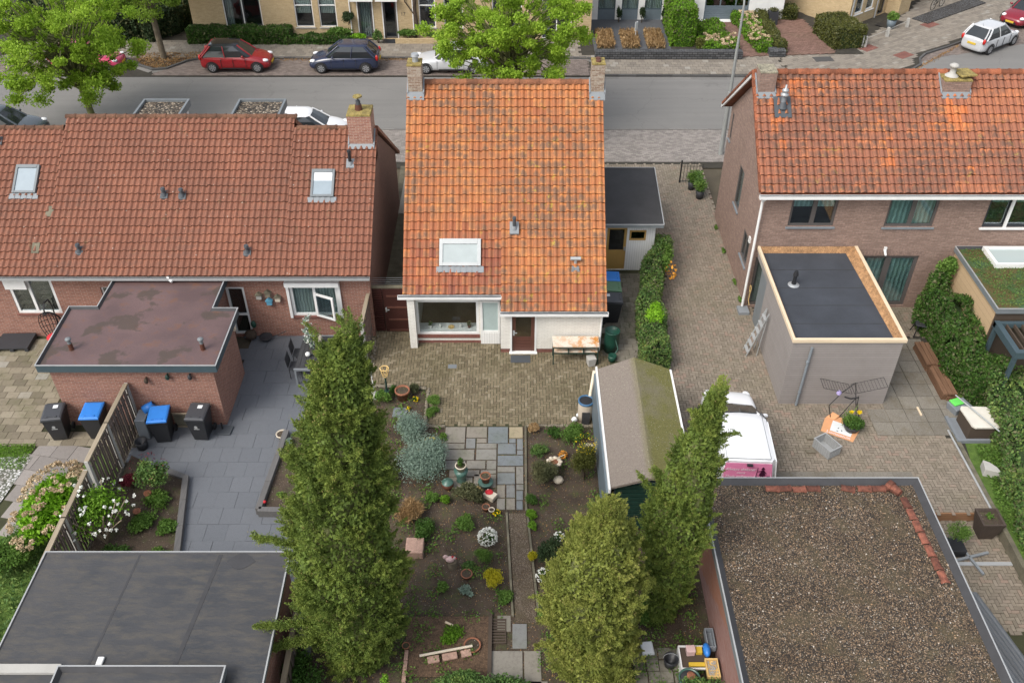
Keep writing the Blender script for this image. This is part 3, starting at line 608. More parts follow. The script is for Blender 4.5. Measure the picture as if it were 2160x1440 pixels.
def parapet_roof(par, pts, z, mat, trim='trim_alu', fas='trim_grey', fh=.18, rim=.05, tw=.05, lip=.07, ups='felt_patch'):
    """flat roof with a raised edge; pts anticlockwise"""
    m = MB(); m.prism(pts, z-.1, z); r = m.build('roof', mat, par)
    n = len(pts); e = MB(); f = MB()
    def inset(d):
        out = []
        for i in range(n):
            p0, p1, p2 = Vector(pts[i-1]), Vector(pts[i]), Vector(pts[(i+1) % n]); a = (p1-p0).normalized(); b = (p2-p1).normalized()
            na = Vector((-a.y, a.x)); nb = Vector((-b.y, b.x)); k = (na+nb); k = k/max(.2, k.dot(na)); out.append(p1+k*d)
        return out
    o_, t_, i_, fo = inset(-.035), inset(.0), inset(tw), inset(-.02); us_ = MB()
    for k in range(n):
        q = (k+1) % n
        v = [(*o_[k], z+lip), (*o_[q], z+lip), (*t_[q], z+lip), (*t_[k], z+lip), (*o_[k], z+lip-.03), (*o_[q], z+lip-.03)]
        e.add(v, [(0, 1, 2, 3), (4, 5, 1, 0)])
        us_.add([(*t_[k], z+lip), (*t_[q], z+lip), (*i_[q], z+.002), (*i_[k], z+.002)], [(0, 1, 2, 3)])
        v = [(*fo[k], z+lip-.03), (*fo[q], z+lip-.03), (*fo[q], z-fh), (*fo[k], z-fh), (*i_[k], z-fh), (*i_[q], z-fh)]
        f.add(v, [(3, 2, 1, 0), (4, 5, 2, 3)])
    us_.build('upstand', ups, par); e.build('roof_edge', trim, par); f.build('fascia', fas, par)
    return r
def text(par, s, loc, rot, size, mat, name='lettering', align='CENTER', depth=.002, shear=0, M=None):
    cu = bpy.data.curves.new(name, 'FONT'); cu.body = s; cu.size = size; cu.align_x = align; cu.align_y = 'CENTER'; cu.extrude = depth; cu.shear = shear
    t = bpy.data.objects.new('tmp', cu); me = bpy.data.meshes.new_from_object(t); bpy.data.objects.remove(t)
    me.materials.clear(); me.materials.append(MAT[mat]); me.name = name
    o = bpy.data.objects.new(name, me); COL.objects.link(o); o.parent = par
    ORG[o.name] = ORG.get(par.name, Vector((0, 0, 0))); o.location = Vector(loc)-ORG[o.name]; o.rotation_euler = rot; return o

# ================================================================ SETTING: ground, road, paving
m = MB(); m.poly([(-300, -150), (300, -150), (300, 400), (-300, 400)], -.42); struct('ground', m, 'ground')
m = MB(); m.poly([(-300, -150), (11.05, -150), (11.05, 17.9), (300, 17.9), (300, 400), (-300, 400)], -.05); struct('ground', m, 'ground')
m = MB(); m.poly([(-60, 43.15), (26, 43.15), (45, 50), (45, 66), (38, 60.5), (31.1, 54.7), (27.8, 53.5), (25.8, 52.8), (22.6, 51.4), (20.9, 50.5), (18.7, 49.75), (15, 49.6), (-60, 49.75)], 0); struct('road', m, 'asphalt')
# near pavement, bay, far pavement
m = MB(); m.poly([(-60, 39.0), (40, 39.0), (40, 43.1), (-60, 43.1)], 0); struct('pavement_bed', m, 'joint_dark')
gridp('pavement', 'pave_near', [(-8, 39.6), (11, 39.6), (11, 43.02), (-8, 43.02)], .215, .11)
k = MB()
for i in range(60): k.box(-30+i, -30+i+.985, 43.03, 43.15, -.02, .03)
struct('kerb', k, 'kerb')
m = MB(); m.poly([(-60, 49.75), (4.9, 49.75), (4.9, 52.35), (-60, 52.35)], -.006); m.poly([(-60, 52.35), (60, 52.35), (60, 80), (-60, 80)], -.01); m.poly([(4.9, 49.7), (40, 49.7), (40, 52.35), (4.9, 52.35)], -.012); struct('pavement_bed', m, 'joint_dark')
gridp('parking_bay', 'bay_brick', [(-20.5, 49.85), (4.4, 49.85), (4.4, 52.18), (-18.4, 52.18), (-18.9, 51.7), (-20.2, 50.5)], .215, .11)
gridp('parking_bay', 'bay_brick', [(-30, 49.85), (-22.3, 49.85), (-22.8, 52.1), (-30, 52.1)], .215, .11)
gridp('parking_bay', 'bay_brick', [(19.9, 49.95), (20.9, 50.45), (25.8, 52.75), (31.1, 54.65), (36, 58.5), (33, 59), (27.2, 54.7), (24.6, 53.0), (23.9, 52.2), (23.5, 51.2), (22.4, 50.6)], .215, .11, ang=.4)
K = [(-40, 52.26), (-22.8, 52.26)], [(-18.0, 52.26), (4.4, 52.26), (4.9, 52.0), (5.0, 49.7), (15.2, 49.6), (19.6, 49.66), (21.5, 49.95), (22.9, 50.5), (23.72, 51.3), (23.96, 52.15), (24.54, 52.9), (26.2, 53.95), (27.2, 54.65), (33, 59)], [(-22.6, 52.2), (-21.6, 51.2), (-20.6, 50.55), (-19.8, 50.7), (-18.9, 51.85), (-18.0, 52.26)]
k = MB(); kl = MB()
for line in K:
    for a, b in zip(line, line[1:]):
        a = Vector(a); b = Vector(b); L = (b-a).length; n = max(1, int(L)); ang = math.atan2(b.y-a.y, b.x-a.x)
        for i in range(n):
            p = a.lerp(b, i/n); k.at((p.x, p.y, 0), ang); k.box(0, L/n-.012, 0, .13, -.05, .11); kl.at((p.x, p.y, 0), ang); kl.box(0, L/n, -.3, -.01, -.04, .006)
struct('kerb', k, 'kerb_dark', bevel=.01); struct('gutter_strip', kl, 'kerb')
m = MB(); m.poly([(-60, 52.38), (-22.5, 52.38), (-17.9, 52.38), (4.6, 52.38), (5.1, 52.1), (5.12, 49.84), (15.2, 49.74), (19.6, 49.8), (21.4, 50.1), (22.8, 50.65), (23.6, 51.4), (23.85, 52.25), (24.45, 53.03), (26.1, 54.1), (27.1, 54.8), (33, 59.2), (60, 80), (-60, 80)], .07); struct('pavement_bed', m, 'joint_dark')
gridp('pavement', 'pave_far', [(-30, 52.42), (4.7, 52.42), (5.2, 52.15), (5.2, 49.95), (15.5, 49.85), (15.7, 52.6), (4, 52.6), (4, 54.9), (-30, 54.9)], .34, .34, z1=.1, gap=.014)
gridp('pavement', 'pave_far', [(15.7, 49.85), (19.6, 49.9), (21.3, 50.2), (22.6, 50.8), (23.4, 51.5), (23.7, 52.4), (24.3, 53.2), (26, 54.2), (27, 54.95), (33, 59.4), (40, 66), (30, 66), (25.9, 60), (21.5, 55.2), (19, 53.2), (15.7, 52.7)], .42, .21, z1=.1, gap=.012, ang=.55)
for (x, y, a) in ((21.33, 53.72, .6), (23.09, 52.62, .6), (18.2, 52.0, .1), (26.4, 57.6, .6)):
    k = MB(); k.at((x, y, 0), a); k.box(-.55, .55, -.35, .35, .09, .108); struct('drain_cover', k, 'brick_plinth' if x > 20 else 'kerb_dark')
# tree pit with fallen leaves
m = MB(); m.poly([(-22.4, 52.2), (-21.5, 51.3), (-20.6, 50.72), (-19.9, 50.85), (-19.0, 51.9), (-18.1, 52.3), (-18.1, 52.9), (-22.4, 52.9)], .085); struct('soil', m, 'soil')
n = 3600; X = RNG.uniform(-22.3, -17.6, n); Y = RNG.uniform(50.7, 53.2, n); kk = inpoly(X, Y, [(-22.4, 52.9), (-21.5, 51.3), (-20.6, 50.75), (-19.9, 50.9), (-19.0, 51.9), (-17.7, 52.5), (-18.1, 53.1)])
P = np.stack([X, Y, RNG.uniform(.09, .13, n)], 1)[kk]; o = leaves('fallen_leaves', 'leaf_litter', P, .09); tag(o, kind='stuff')
n = 1500; P = np.stack([RNG.uniform(-13.6, -3, n), 52.26-np.abs(RNG.normal(0, .16, n)), RNG.uniform(.01, .04, n)], 1); P = np.concatenate([P, np.stack([RNG.uniform(22.8, 27, 500), RNG.uniform(50, 51, 500)*0+50.6, np.full(500, .03)], 1)]) ; P[1500:, 1] = 50.45+(P[1500:, 0]-22.9)*.95+RNG.normal(0, .1, 500)
tag(leaves('fallen_leaves', 'leaf_litter', P, .07), kind='stuff')

# driveway between the main house and the right house
m = MB(); m.poly([(3.0, 16.0), (11.0, 16.0), (11.0, 17.9), (16.5, 17.9), (16.5, 28.2), (8.9, 28.2), (8.9, 39.3), (3.0, 39.3)], -.012); struct('driveway_bed', m, 'joint_dark')
herring('driveway', 'drive_brick', [(5.25, 16.5), (11, 16.5), (11, 17.88), (14.25, 17.88), (14.3, 20.8), (12.3, 22.9), (9.2, 22.9), (9.2, 28.0), (9.0, 28.2), (9.0, 39.4), (4.3, 39.4), (4.3, 36), (6.1, 34.5), (6.1, 30), (5.3, 27), (5.2, 24)])
herring('side_yard', 'drive_brick', [(12.4, 26.2), (16.3, 26.2), (16.3, 28.05), (12.4, 28.05)])
gridp('washed_slabs', 'wash_gravel', [(12.0, 21.1), (14.45, 21.1), (15.0, 23.3), (15.1, 26.2), (12.5, 26.2), (12.45, 22.6), (11.95, 22.3)], .62, .62, z1=.03, gap=.02, off=0)
gridp('washed_slabs', 'wash_gravel', [(8.4, 19.15), (12.1, 19.15), (12.1, 19.5), (8.4, 19.5)], .6, .36, z1=.022, off=0)
# lower terrace on the right
m = MB(); m.box(11.06, 14.22, 17.85, 17.9, -.4, -.0); struct('retaining_planks', m, 'sleeper_wood')
herring('lower_terrace', 'drive_brick', [(11.0, 14.0), (14.3, 14.0), (14.3, 17.9), (11.0, 17.9)], z1=-.3)
m = MB(); m.poly([(11.06, 8), (14.22, 8), (14.22, 17.85), (11.06, 17.85)], -.33); struct('lower_terrace_bed', m, 'joint_moss')

# main yard
m = MB(); m.poly([(-5.3, 20.9), (3.6, 20.9), (3.6, 27.0), (-5.3, 27.0)], -.006); struct('yard_bed', m, 'joint_moss')
herring('back_yard', 'yard_brick', [(-5.1, 26.75), (-5.0, 24.9), (-4.9, 23.6), (-2.9, 23.35), (-2.75, 21.55), (2.75, 21.55), (2.75, 22.4), (3.5, 24.7), (3.5, 25.4), (-.4, 25.4), (-.4, 25.9), (-3.7, 25.9), (-3.7, 26.75)], w=.105, gap=.016)
m = MB(); m.poly([(3.2, 24.6), (6.2, 24.6), (6.2, 30.6), (3.2, 30.6)], 0); struct('side_court_bed', m, 'joint_moss')
gridp('side_court', 'court_tile', [(3.3, 24.9), (5.0, 24.9), (5.3, 27), (5.7, 30.4), (3.3, 30.4)], .32, .32, gap=.012, z1=.02)
# alley between the left house and the main house
m = MB(); m.poly([(-5.0, 26.6), (-3.7, 26.6), (-3.7, 39.2), (-5.3, 39.2)], .002); struct('alley', m, 'conc_moss')
m = MB(); m.box(-5.0, -4.55, 34.8, 38.9, 0, .05); m.box(-5.0, -4.1, 39.1, 39.5, 0, .06); struct('alley_slab', m, 'concrete')

# garden soil and paths
m = MB(); m.poly([(-5.3, 8), (5.3, 8), (5.3, 17.6), (4.9, 17.6), (2.85, 21.5), (-2.8, 21.5), (-2.9, 23.2), (-4.95, 23.45), (-5.25, 20)], .004)
o = struct('garden_soil', m, 'soil')
n = 9000; P = np.stack([RNG.uniform(-4.8, 5.0, n), RNG.uniform(11.5, 23.2, n), np.full(n, .015)], 1)
kk = inpoly(P[:, 0], P[:, 1], [(-4.8, 11), (5, 11), (5, 17.5), (2.7, 21.4), (-2.8, 21.4), (-2.9, 23.2), (-4.8, 23.2)]); P = P[kk]
tag(leaves('fallen_leaves', 'leaf_litter', P, .045), kind='stuff')
n = 70000; q = np.stack([RNG.uniform(-4.8, 5.0, n), RNG.uniform(11.5, 23.2, n)], 1); cs = RNG.uniform([-4.8, 11.5], [5, 23], (280, 2)); dd = np.min(np.linalg.norm(q[:, None, :]-cs[None], axis=2), 1)
kk = (dd < RNG.uniform(.04, .3, n)) & inpoly(q[:, 0], q[:, 1], [(-4.8, 11), (5, 11), (5, 17.5), (2.7, 21.4), (-2.8, 21.4), (-2.9, 23.2), (-4.8, 23.2)]) & ~((q[:, 0] > -2.3) & (q[:, 0] < .8) & (q[:, 1] > 17.7)); q = q[kk]; kk = ~((q[:, 0] > -.25) & (q[:, 0] < .65)); q = q[kk]
P = np.concatenate([q, RNG.uniform(.02, .17, (len(q), 1))], 1); tag(leaves('weeds', 'leaf_mid', P, .07), kind='stuff')
slabs = [(-2.17, -1.5, 20.75, 21.48), (-1.48, -.8, 20.98, 21.48), (-.78, -.12, 20.73, 21.48), (-.1, .36, 20.96, 21.48), (-1.48, -1.16, 20.5, 20.96), (-1.14, -.8, 20.75, 20.96), (-.1, .13, 20.74, 20.94), (.15, .36, 20.45, 20.94),
         (-2.17, -1.5, 20.48, 20.73), (-1.14, -.48, 20.5, 20.73), (-.46, .13, 20.25, 20.72), (.15, .36, 20.22, 20.43), (-2.15, -1.18, 20.0, 20.46), (-1.14, -.48, 20.0, 20.48), (-.46, .36, 19.75, 20.2), (-2.1, -1.45, 19.6, 19.98), (-1.43, -.82, 19.62, 19.98), (-.8, -.48, 19.6, 19.98),
         (-1.95, -1.0, 19.3, 19.58), (-.98, -.48, 19.42, 19.58), (-.46, .1, 19.48, 19.72), (.12, .36, 19.0, 19.72), (-.46, .1, 18.98, 19.46), (-1.95, -1.2, 18.8, 19.28), (-1.18, -.48, 18.85, 19.4), (.12, .36, 18.75, 18.98), (-.46, -.2, 18.45, 18.96), (-.18, .1, 18.45, 18.96), (.12, .34, 18.35, 18.73), (-.46, -.2, 17.98, 18.43), (-.18, .1, 17.98, 18.43), (.12, .33, 17.98, 18.33),
         (-.4, -.02, 13.85, 14.35), (0, .4, 13.35, 14.1), (-.55, .28, 12.5, 13.3), (.3, .75, 12.3, 13.3), (-.4, .9, 11.4, 12.45)]
tones = [.55, .5, .08, .98, .35, .5, .2, .3, .6, .7, .15, .3, .65, .75, .1, .4, .62, .7, .5, .45, .7, .72, .25, .55, .5, .4, .5, .35, .2, .65, .5, .15]+[.5, .35, .6, .55, .5]
k = MB()
for s_, tn in zip(slabs, tones): k.box(s_[0]+.012, s_[1]-.012, s_[2]+.012, s_[3]-.012, 0, .035, rnd=tn)
struct('garden_slabs', k, 'garden_slab', bevel=.006)
m = MB(); m.poly([(-.1, 17.85), (.4, 17.85), (.67, 14.12), (.1, 14.12)], .02); struct('gravel_path', m, 'gravel_path')
k = MB()
for a, b in (((.44, 21.5), (.42, 17.9)), ((-.16, 17.85), (.02, 14.3)), ((.46, 17.7), (.72, 14.2))):
    a = Vector(a); b = Vector(b); n = int((b-a).length/.95)
    for i in range(n):
        p = a.lerp(b, i/n); q = a.lerp(b, (i+1)/n); k.at((p.x, p.y, 0), math.atan2(q.y-p.y, q.x-p.x)); k.box(0, (q-p).length-.012, -.03, .03, -.05, .07)
struct('path_edging', k, 'conc_moss')
k = MB()
for i in range(150):
    t = i/150
    if t < .32: x, y = -4.95+t/.32*2.05, 23.5-t/.32*.15
    elif t < .55: x, y = -2.85, 23.3-(t-.32)/.23*1.75
    elif t < .63: x, y = -2.8+(t-.55)/.08*.6, 21.5
    elif t < .86: x, y = .5+(t-.63)/.23*2.3, 21.52
    else: x, y = -5.0+random.uniform(-.05, .1), 23.6+(t-.86)/.14*2.7
    k.ell((x+random.uniform(-.02, .02), y+random.uniform(-.02, .02), .03), random.uniform(.04, .07), random.uniform(.05, .08), .05, 7, 4, jit=.08)
struct('cobble_edging', k, 'cobble')

# left patio (large grey slabs) and the yard left of it
m = MB(); m.poly([(-12.2, 13.5), (-5.25, 13.5), (-5.15, 26.3), (-9.3, 26.3), (-9.3, 21.7), (-12.2, 21.8)], -.004); struct('patio_bed', m, 'joint_dark')
gridp('patio', 'patio_slab', [(-12.2, 20.4), (-12.2, 21.7), (-9.6, 21.7), (-9.6, 26.6), (-4.9, 26.7), (-4.9, 13.3), (-9.6, 13.3), (-10.3, 19.1), (-12.2, 19.3)], .62, .62, gap=.007, z1=.02, off=.5, tilt=.001, clip=(-12.1, -5.16, 13, 26.24))
m = MB(); m.poly([(-22, 12), (-12.3, 12), (-12.3, 22), (-14.9, 22), (-14.9, 26.3), (-22, 26.3)], -.006); struct('left_yard_bed', m, 'joint_moss')
gridp('left_yard', 'left_tile', [(-20, 20.6), (-12.6, 20.6), (-12.6, 21.4), (-15.1, 21.4), (-15.1, 26.1), (-20, 26.1)], .42, .32, gap=.014, z1=.02)
gridp('left_path', 'pave_near', [(-15.0, 17.2), (-14.3, 17.2), (-13.6, 19.6), (-13.2, 20.6), (-15.4, 20.6), (-15.2, 19.8)], .62, .62, gap=.014, z1=.015, ang=-.2)
m = MB(); m.poly([(-18, 19.0), (-15.35, 19.9), (-15.5, 20.55), (-18, 20.75)], .02); struct('lawn', m, 'grass')
m = MB(); m.poly([(-18, 17.3), (-15.3, 18.2), (-15.1, 20.15), (-15.9, 20.15), (-18, 19.6)], .026); struct('pebble_bed', m, 'white_pebble')
m = MB(); m.poly([(-18, 8), (-11.8, 8), (-12.2, 19.6), (-13.0, 20.3), (-14.6, 18.0), (-15.6, 15)], .015); struct('grass_verge', m, 'grass')
m = MB(); m.poly([(-12.0, 14.0), (-8.9, 14.0), (-9.95, 19.1), (-12.0, 20.2)], .03); struct('bed_soil', m, 'soil')
m = MB(); m.poly([(-7.3, 17.9), (-5.3, 17.9), (-5.3, 21.2), (-7.25, 20.9)], .12); struct('bed_soil', m, 'soil')
k = MB()
for a, b, h in (((-9.98, 19.2), (-9.05, 14.3), .2), ((-7.45, 17.8), (-7.25, 21.1), .28), ((-7.45, 17.8), (-5.3, 17.75), .28), ((-10.8, 19.55), (-9.98, 19.2), .12)):
    a = Vector(a); b = Vector(b); n = max(1, int((b-a).length/.9))
    for i in range(n):
        p = a.lerp(b, i/n); q = a.lerp(b, (i+1)/n); k.at((p.x, p.y, 0), math.atan2(q.y-p.y, q.x-p.x)); k.box(0, (q-p).length-.01, -.09, .09, 0, h)
struct('bed_edging', k, 'sleeper_grey', bevel=.008)
# soil/paving in the bottom right garden corner
gridp('stepping_tiles', 'court_tile', [(2.95, 11.2), (4.75, 11.2), (4.75, 13.25), (3.1, 13.25)], .33, .33, gap=.03, z1=.03, off=0, jit=.012)
m = MB(); m.poly([(-2.75, 12.55), (-.62, 12.55), (-.62, 14.3), (-2.75, 14.3)], .05); struct('compost_bed', m, 'chips')
m = MB(); m.poly([(14.35, 12), (30, 12), (30, 24), (15.0, 24), (14.4, 20)], -.004); struct('lawn', m, 'grass')
m = MB(); m.box(14.22, 14.36, 9, 21.2, -.42, .06); struct('path_edging', m, 'conc_moss')
# far front gardens
m = MB(); m.poly([(4.9, 52.6), (9.5, 52.6), (9.5, 58.4), (4.9, 58.4)], .13); struct('front_terrace', m, 'bluestone')
m = MB(); m.poly([(9.5, 52.6), (20.8, 52.75), (18.2, 62), (9.5, 62)], .125); struct('front_path_bed', m, 'joint_dark')
gridp('front_path', 'red_path', [(13.3, 52.3), (19.2, 52.8), (18.6, 58.4), (13.3, 60.5)], .215, .11, z1=.15, ang=.3)

# ================================================================ BUILDINGS
# ---------------------------------------------------------------- white house in the middle
mh = thing('white_house', 'small white brick house with steep orange pantile roof and two chimneys, in the middle', 'house', (-.2, 31.4, 0))
ME, MR = (25.6, 2.35), (31.5, 7.5)
w = MB().at((0, 25.85, 0), 0)
wall(w, -3.65, -.4, .13, 2.45, [(-3.4, -1.18, .25, 1.92), (-1.1, -.4, .06, 1.95)])
w.at((0, 25.3, 0), 0); wall(w, -.4, 3.15, .18, 1.95, [(-.07, .87, .0, 1.88)])
w.at((0, 0, 0), 0); w.prismx([(25.55, .0), (37.2, .0), (37.2, 2.3), (31.5, 7.3), (25.55, 2.1)], -3.65, -3.4); w.prismx([(25.55, .0), (37.2, .0), (37.2, 2.3), (31.5, 7.3), (25.55, 2.1)], 2.9, 3.15)
w.box(-3.4, 2.9, 36.95, 37.2, 0, 2.4)
w.build('wall', 'brick_white', mh)
w = MB().at((0, 25.855, 0), 0); w.box(-3.63, -1.12, 0, .2, -.03, .13); w.at((0, 25.31, 0), 0); w.box(-.4, -.09, 0, .2, -.03, .18); w.box(.89, 3.14, 0, .2, -.03, .18); w.build('plinth', 'brick_plinth', mh)
w = MB().at((0, 25.82, 0), 0); w.box(-3.42, -1.16, 0, .18, .25, .40); w.build('window_ledge', 'brick_plinth', mh)
tile_roof(mh, 'tile_main', -3.78, -.38, ME, MR, 15, 24, zone=lambda c, r: max(0, min(1, .95-max(0, r-3)*.13+((c*7+r*5) % 5)*.09-.15)))
tile_roof(mh, 'tile_main', -.38, 3.27, (25.15, 1.957), MR, 16, 26, zone=lambda c, r: .55 if r < 3 else 0)
o = MB(); o.prismx([(36.9+.8, 2.1), (31.5, 7.5), (31.5, 7.36), (36.9+.8, 1.96)], -3.75, 3.24); o.prismx([(25.66, 2.36), (31.5, 7.44), (31.5, 7.3), (25.66, 2.2)], -3.74, -.4); o.prismx([(25.22, 1.95), (31.5, 7.44), (31.5, 7.3), (25.22, 1.8)], -.39, 3.23); o.build('roof_boards', 'tile_left', mh)
ridge_caps(mh, 'ridge_main', -3.15, 2.85, 31.5, 7.5, .37, .13)
c1 = chimney(mh, -3.7, -3.2, 31.08, 31.72, 5.6, 8.3, 'brick_old', crown='chim_lichen')
o = MB(); o.cyl((-3.42, 31.4, 8.28), (-3.42, 31.4, 8.5), .11, .1, 14); o.cyl((-3.42, 31.4, 8.5), (-3.42, 31.4, 8.58), .15, .13, 14); o.build('chimney_pot', 'galv', c1)
flashing(mh, -3.7, -3.2, 31.08, 31.5, ME, MR, 'lead')
c1 = chimney(mh, 2.82, 3.28, 31.08, 31.65, 5.6, 8.35, 'brick_old', crown='chim_lichen')
o = MB(); o.cyl((3.05, 31.28, 8.33), (3.05, 31.28, 8.4), .1, .09, 12); o.cyl((3.05, 31.5, 8.33), (3.05, 31.5, 8.4), .09, .09, 12); o.build('chimney_pot', 'rust_pot', c1)
flashing(mh, 2.82, 3.28, 31.08, 31.5, ME, MR, 'lead')
skylight(mh, -2.52, -1.08, 26.35, 27.08, ME, MR, frame='steel', fw=.12, pane='skylight_frost', apron='lead')
vent(mh, .08, 27.3, 3.95, 'lead_dark', .06, .42, .075, 'lead', .87, sz=.16)
o = MB(); o.cyl((2.2, 26.4, 2.95), (2.2, 26.4, 3.3), .055, .055, 10); o.cyl((2.02, 26.4, 3.3), (2.38, 26.4, 3.3), .07, .07, 10); o.build('roof_vent', 'steel', mh)
o = MB(); o.box(2.05, 2.35, 26.18, 26.4, 2.9, 3.02, top=.8); o.build('flashing', 'lead', mh)
gutter(mh, -3.95, -.36, 25.6, 2.33, fill='lead_dark'); gutter(mh, -.42, 3.32, 25.17, 1.93)
o = MB(); o.tube([(3.2, 25.1, 1.85), (3.12, 25.22, 1.7), (3.1, 25.24, .15)], .035, 8); o.build('downpipe', 'white_paint', mh)
F = window(mh, (0, 25.85, 0), 0, -3.4, -1.18, .4, 1.92, fw=.09, glass='glass_clear', inner=None, depth=.04)
o = MB(); o.box(-3.38, -1.2, 25.98, 26.4, .44, .5); o.build('sill_board', 'white_card', F)
o = MB(); o.box(-3.4, 2.9, 25.9, 31, -.04, .02); o.build('floor', 'floor_in', mh)
o = MB(); o.box(-3.4, 2.9, 30.9, 31, .02, 2.6); o.box(-.5, -.4, 26.1, 30.9, .02, 2.2); o.build('inner_wall', 'wall_in', mh)
o = MB().at((0, 25.78, 0), 0); o.box(-1.12, -.42, 0, .08, .02, .52); o.build('panel', 'white_boards', mh)
window(mh, (0, 25.78, 0), 0, -1.12, -.42, .52, 1.93, glass='frost', fw=.08, depth=.05, inner=None)
D = MB().at((0, 25.3, 0), 0); D.box(-.07, .0, -.02, .1, .0, 1.88); D.box(.8, .87, -.02, .1, .0, 1.88); D.box(-.0, .8, -.02, .1, 1.82, 1.88); D.box(-.1, .9, -.1, .1, -.02, .04); D.build('door_frame', 'white_paint', mh)
D = MB().at((0, 25.34, 0), 0); D.box(.0, .13, 0, .05, .045, 1.82); D.box(.67, .8, 0, .05, .045, 1.82); D.box(.13, .67, 0, .05, 1.68, 1.82); D.box(.13, .67, .012, .05, .045, .68)
for i in range(4): D.box(.15, .65, 0, .012, .1+i*.13, .19+i*.13)
D = D.build('door', 'door_brown', mh, bevel=.004)
o = MB().at((0, 25.36, 0), 0); o.box(.13, .67, 0, .012, .68, 1.68); o.build('pane', 'glass_clear', D)
o = MB().at((0, 25.3, 0), 0); o.box(.03, .1, .0, .04, .78, .98); o.box(.05, .18, -.04, -.015, .9, .93); o.build('handle', 'steel', D)
o = MB().at((0, 25.29, 0), 0); o.box(1.72, 2.05, -.01, .01, .03, .15); o.build('air_brick', 'white_paint', mh)
# things on the window sill
for i, (x, kind, lab) in enumerate([(-2.95, 0, 'small green plant in a white pot, leftmost on the window sill'), (-2.6, 1, 'white jug on the window sill beside the leftmost plant'), (-1.85, 1, 'slim white candle on the window sill, right of the yellow dish'), (-1.55, 0, 'brown plant in a dark pot, rightmost on the window sill')]):
    t = thing('sill_plant' if kind == 0 else 'sill_ornament', lab, 'houseplant' if kind == 0 else 'ornament', (x, 26.12, .5), group='things on the window sill')
    m = MB(); m.lathe((x, 26.12, .5), [(0, 0), (.05, 0), (.07, .12), (.06, .12), (.055, .1)] if kind == 0 else [(0, 0), (.03, 0), (.04, .08), (.025, .16), (0, .17)], 10); m.build('pot' if kind == 0 else 'body', 'white_paint' if i < 3 else 'rust_pot', t)
    if kind == 0: leaves('leaves', 'leaf_hedge' if i == 0 else 'leaf_olive', ball(120, (x, 26.12, .7), (.09, .07, .12), .1), .06, t)
m = MB(); m.lathe((-2.2, 26.12, .5), [(0, 0), (.09, .0), (.12, .04), (.1, .03), (0, .02)], 12); single('dish', 'small yellow dish in the middle of the window sill', 'dish', m, 'gold_paint', group='things on the window sill')

# ---------------------------------------------------------------- flat-roofed annex behind on the right of it
ax = thing('annex', 'low flat black-roofed annex with ochre door, right of the orange-roofed house', 'shed', (4.7, 30.5, 0))
w = MB().at((0, 30.5, 0), 0); wall(w, 3.2, 5.6, .0, 2.25, [(3.72, 4.5, .05, 2.0), (4.6, 5.25, 1.42, 1.88)], t=.15); w.build('wall', 'white_boards', ax)
w = MB(); w.box(5.45, 5.6, 30.65, 34.5, 0, 2.25); w.box(3.2, 5.45, 34.35, 34.5, 0, 2.25); w.build('side_wall', 'brick_white', ax)
parapet_roof(ax, [(3.3, 30.15), (5.82, 30.15), (6.0, 34.65), (3.3, 34.65)], 2.33, 'felt_annex', fas='trim_grey', fh=.12, lip=.04)
D = MB().at((0, 30.5, 0), 0); D.box(3.72, 3.82, .02, .07, .05, 2.0); D.box(4.4, 4.5, .02, .07, .05, 2.0); D.box(3.82, 4.4, .02, .07, 1.9, 2.0); D.box(3.82, 4.4, .02, .07, .05, .95); D = D.build('door', 'ochre_door', ax)
o = MB().at((0, 30.5, 0), 0); o.box(3.82, 4.4, .04, .05, .95, 1.9); o.build('pane', 'glass_dark', D)
o = MB().at((0, 30.5, 0), 0); o.box(4.42, 4.48, -.03, .02, .95, 1.1); o.build('handle', 'steel', D)
window(ax, (0, 30.5, 0), 0, 4.6, 5.25, 1.42, 1.88, frame='ochre_door', depth=.02, glass='glass_dark')

# ---------------------------------------------------------------- red brick house on the left
lh = thing('red_brick_house', 'long red brick house with red-brown tiled roof and two skylights, on the left', 'house', (-12, 30.5, 0))
LE, LR = (25.92, 2.9), (30.7, 6.1)
H = [(-17.72, -16.14, 1.05, 2.57), (-14.5, -13.98, 1.2, 2.2), (-10.1, -9.45, .1, 2.2), (-7.85, -6.15, .95, 2.5)]
w = MB().at((0, 26.25, 0), 0); wall(w, -21, -5.0, -.03, 2.95, H); w.build('wall', 'brick_red', lh)
w = MB(); w.prismx([(26.5, 0), (35.6, 0), (35.6, 2.6), (30.7, 5.95), (26.5, 3.1)], -5.25, -5.0); w.build('gable_wall', 'brick_red_shaded', lh)
w = MB(); w.box(-21, -5.25, 35.35, 35.6, 0, 2.75); w.build('front_wall', 'brick_red', lh)
tile_roof(lh, 'tile_left', -21.2, -16.2, LE, LR, 24, 19); tile_roof(lh, 'tile_left', -16.2, -7.9, LE, (31.08, 6.354), 40, 20); tile_roof(lh, 'tile_left', -7.9, -4.88, LE, LR, 15, 19)
o = MB(); o.prismx([(36.3, 2.3), (30.9, 6.1), (30.9, 5.95), (36.3, 2.15)], -21.2, -4.9); o.prismx([(25.98, 2.92), (30.7, 6.05), (30.7, 5.9), (25.98, 2.77)], -21.2, -4.9); o.prismx([(35.6, 2.95), (31.06, 6.3), (31.06, 6.1), (35.6, 2.7)], -16.2, -7.9); o.build('roof_boards', 'tile_left', lh)
ridge_caps(lh, 'ridge_left', -21.2, -16.25, 30.72, 6.1, .36, .11); ridge_caps(lh, 'ridge_left', -16.25, -7.85, 31.1, 6.36, .36, .11); ridge_caps(lh, 'ridge_left', -7.8, -6.0, 30.72, 6.1, .36, .11)
c1 = chimney(lh, -5.84, -5.0, 30.08, 30.92, 4.9, 6.9, 'brick_chim', crown='chim_lichen', ch=.08)
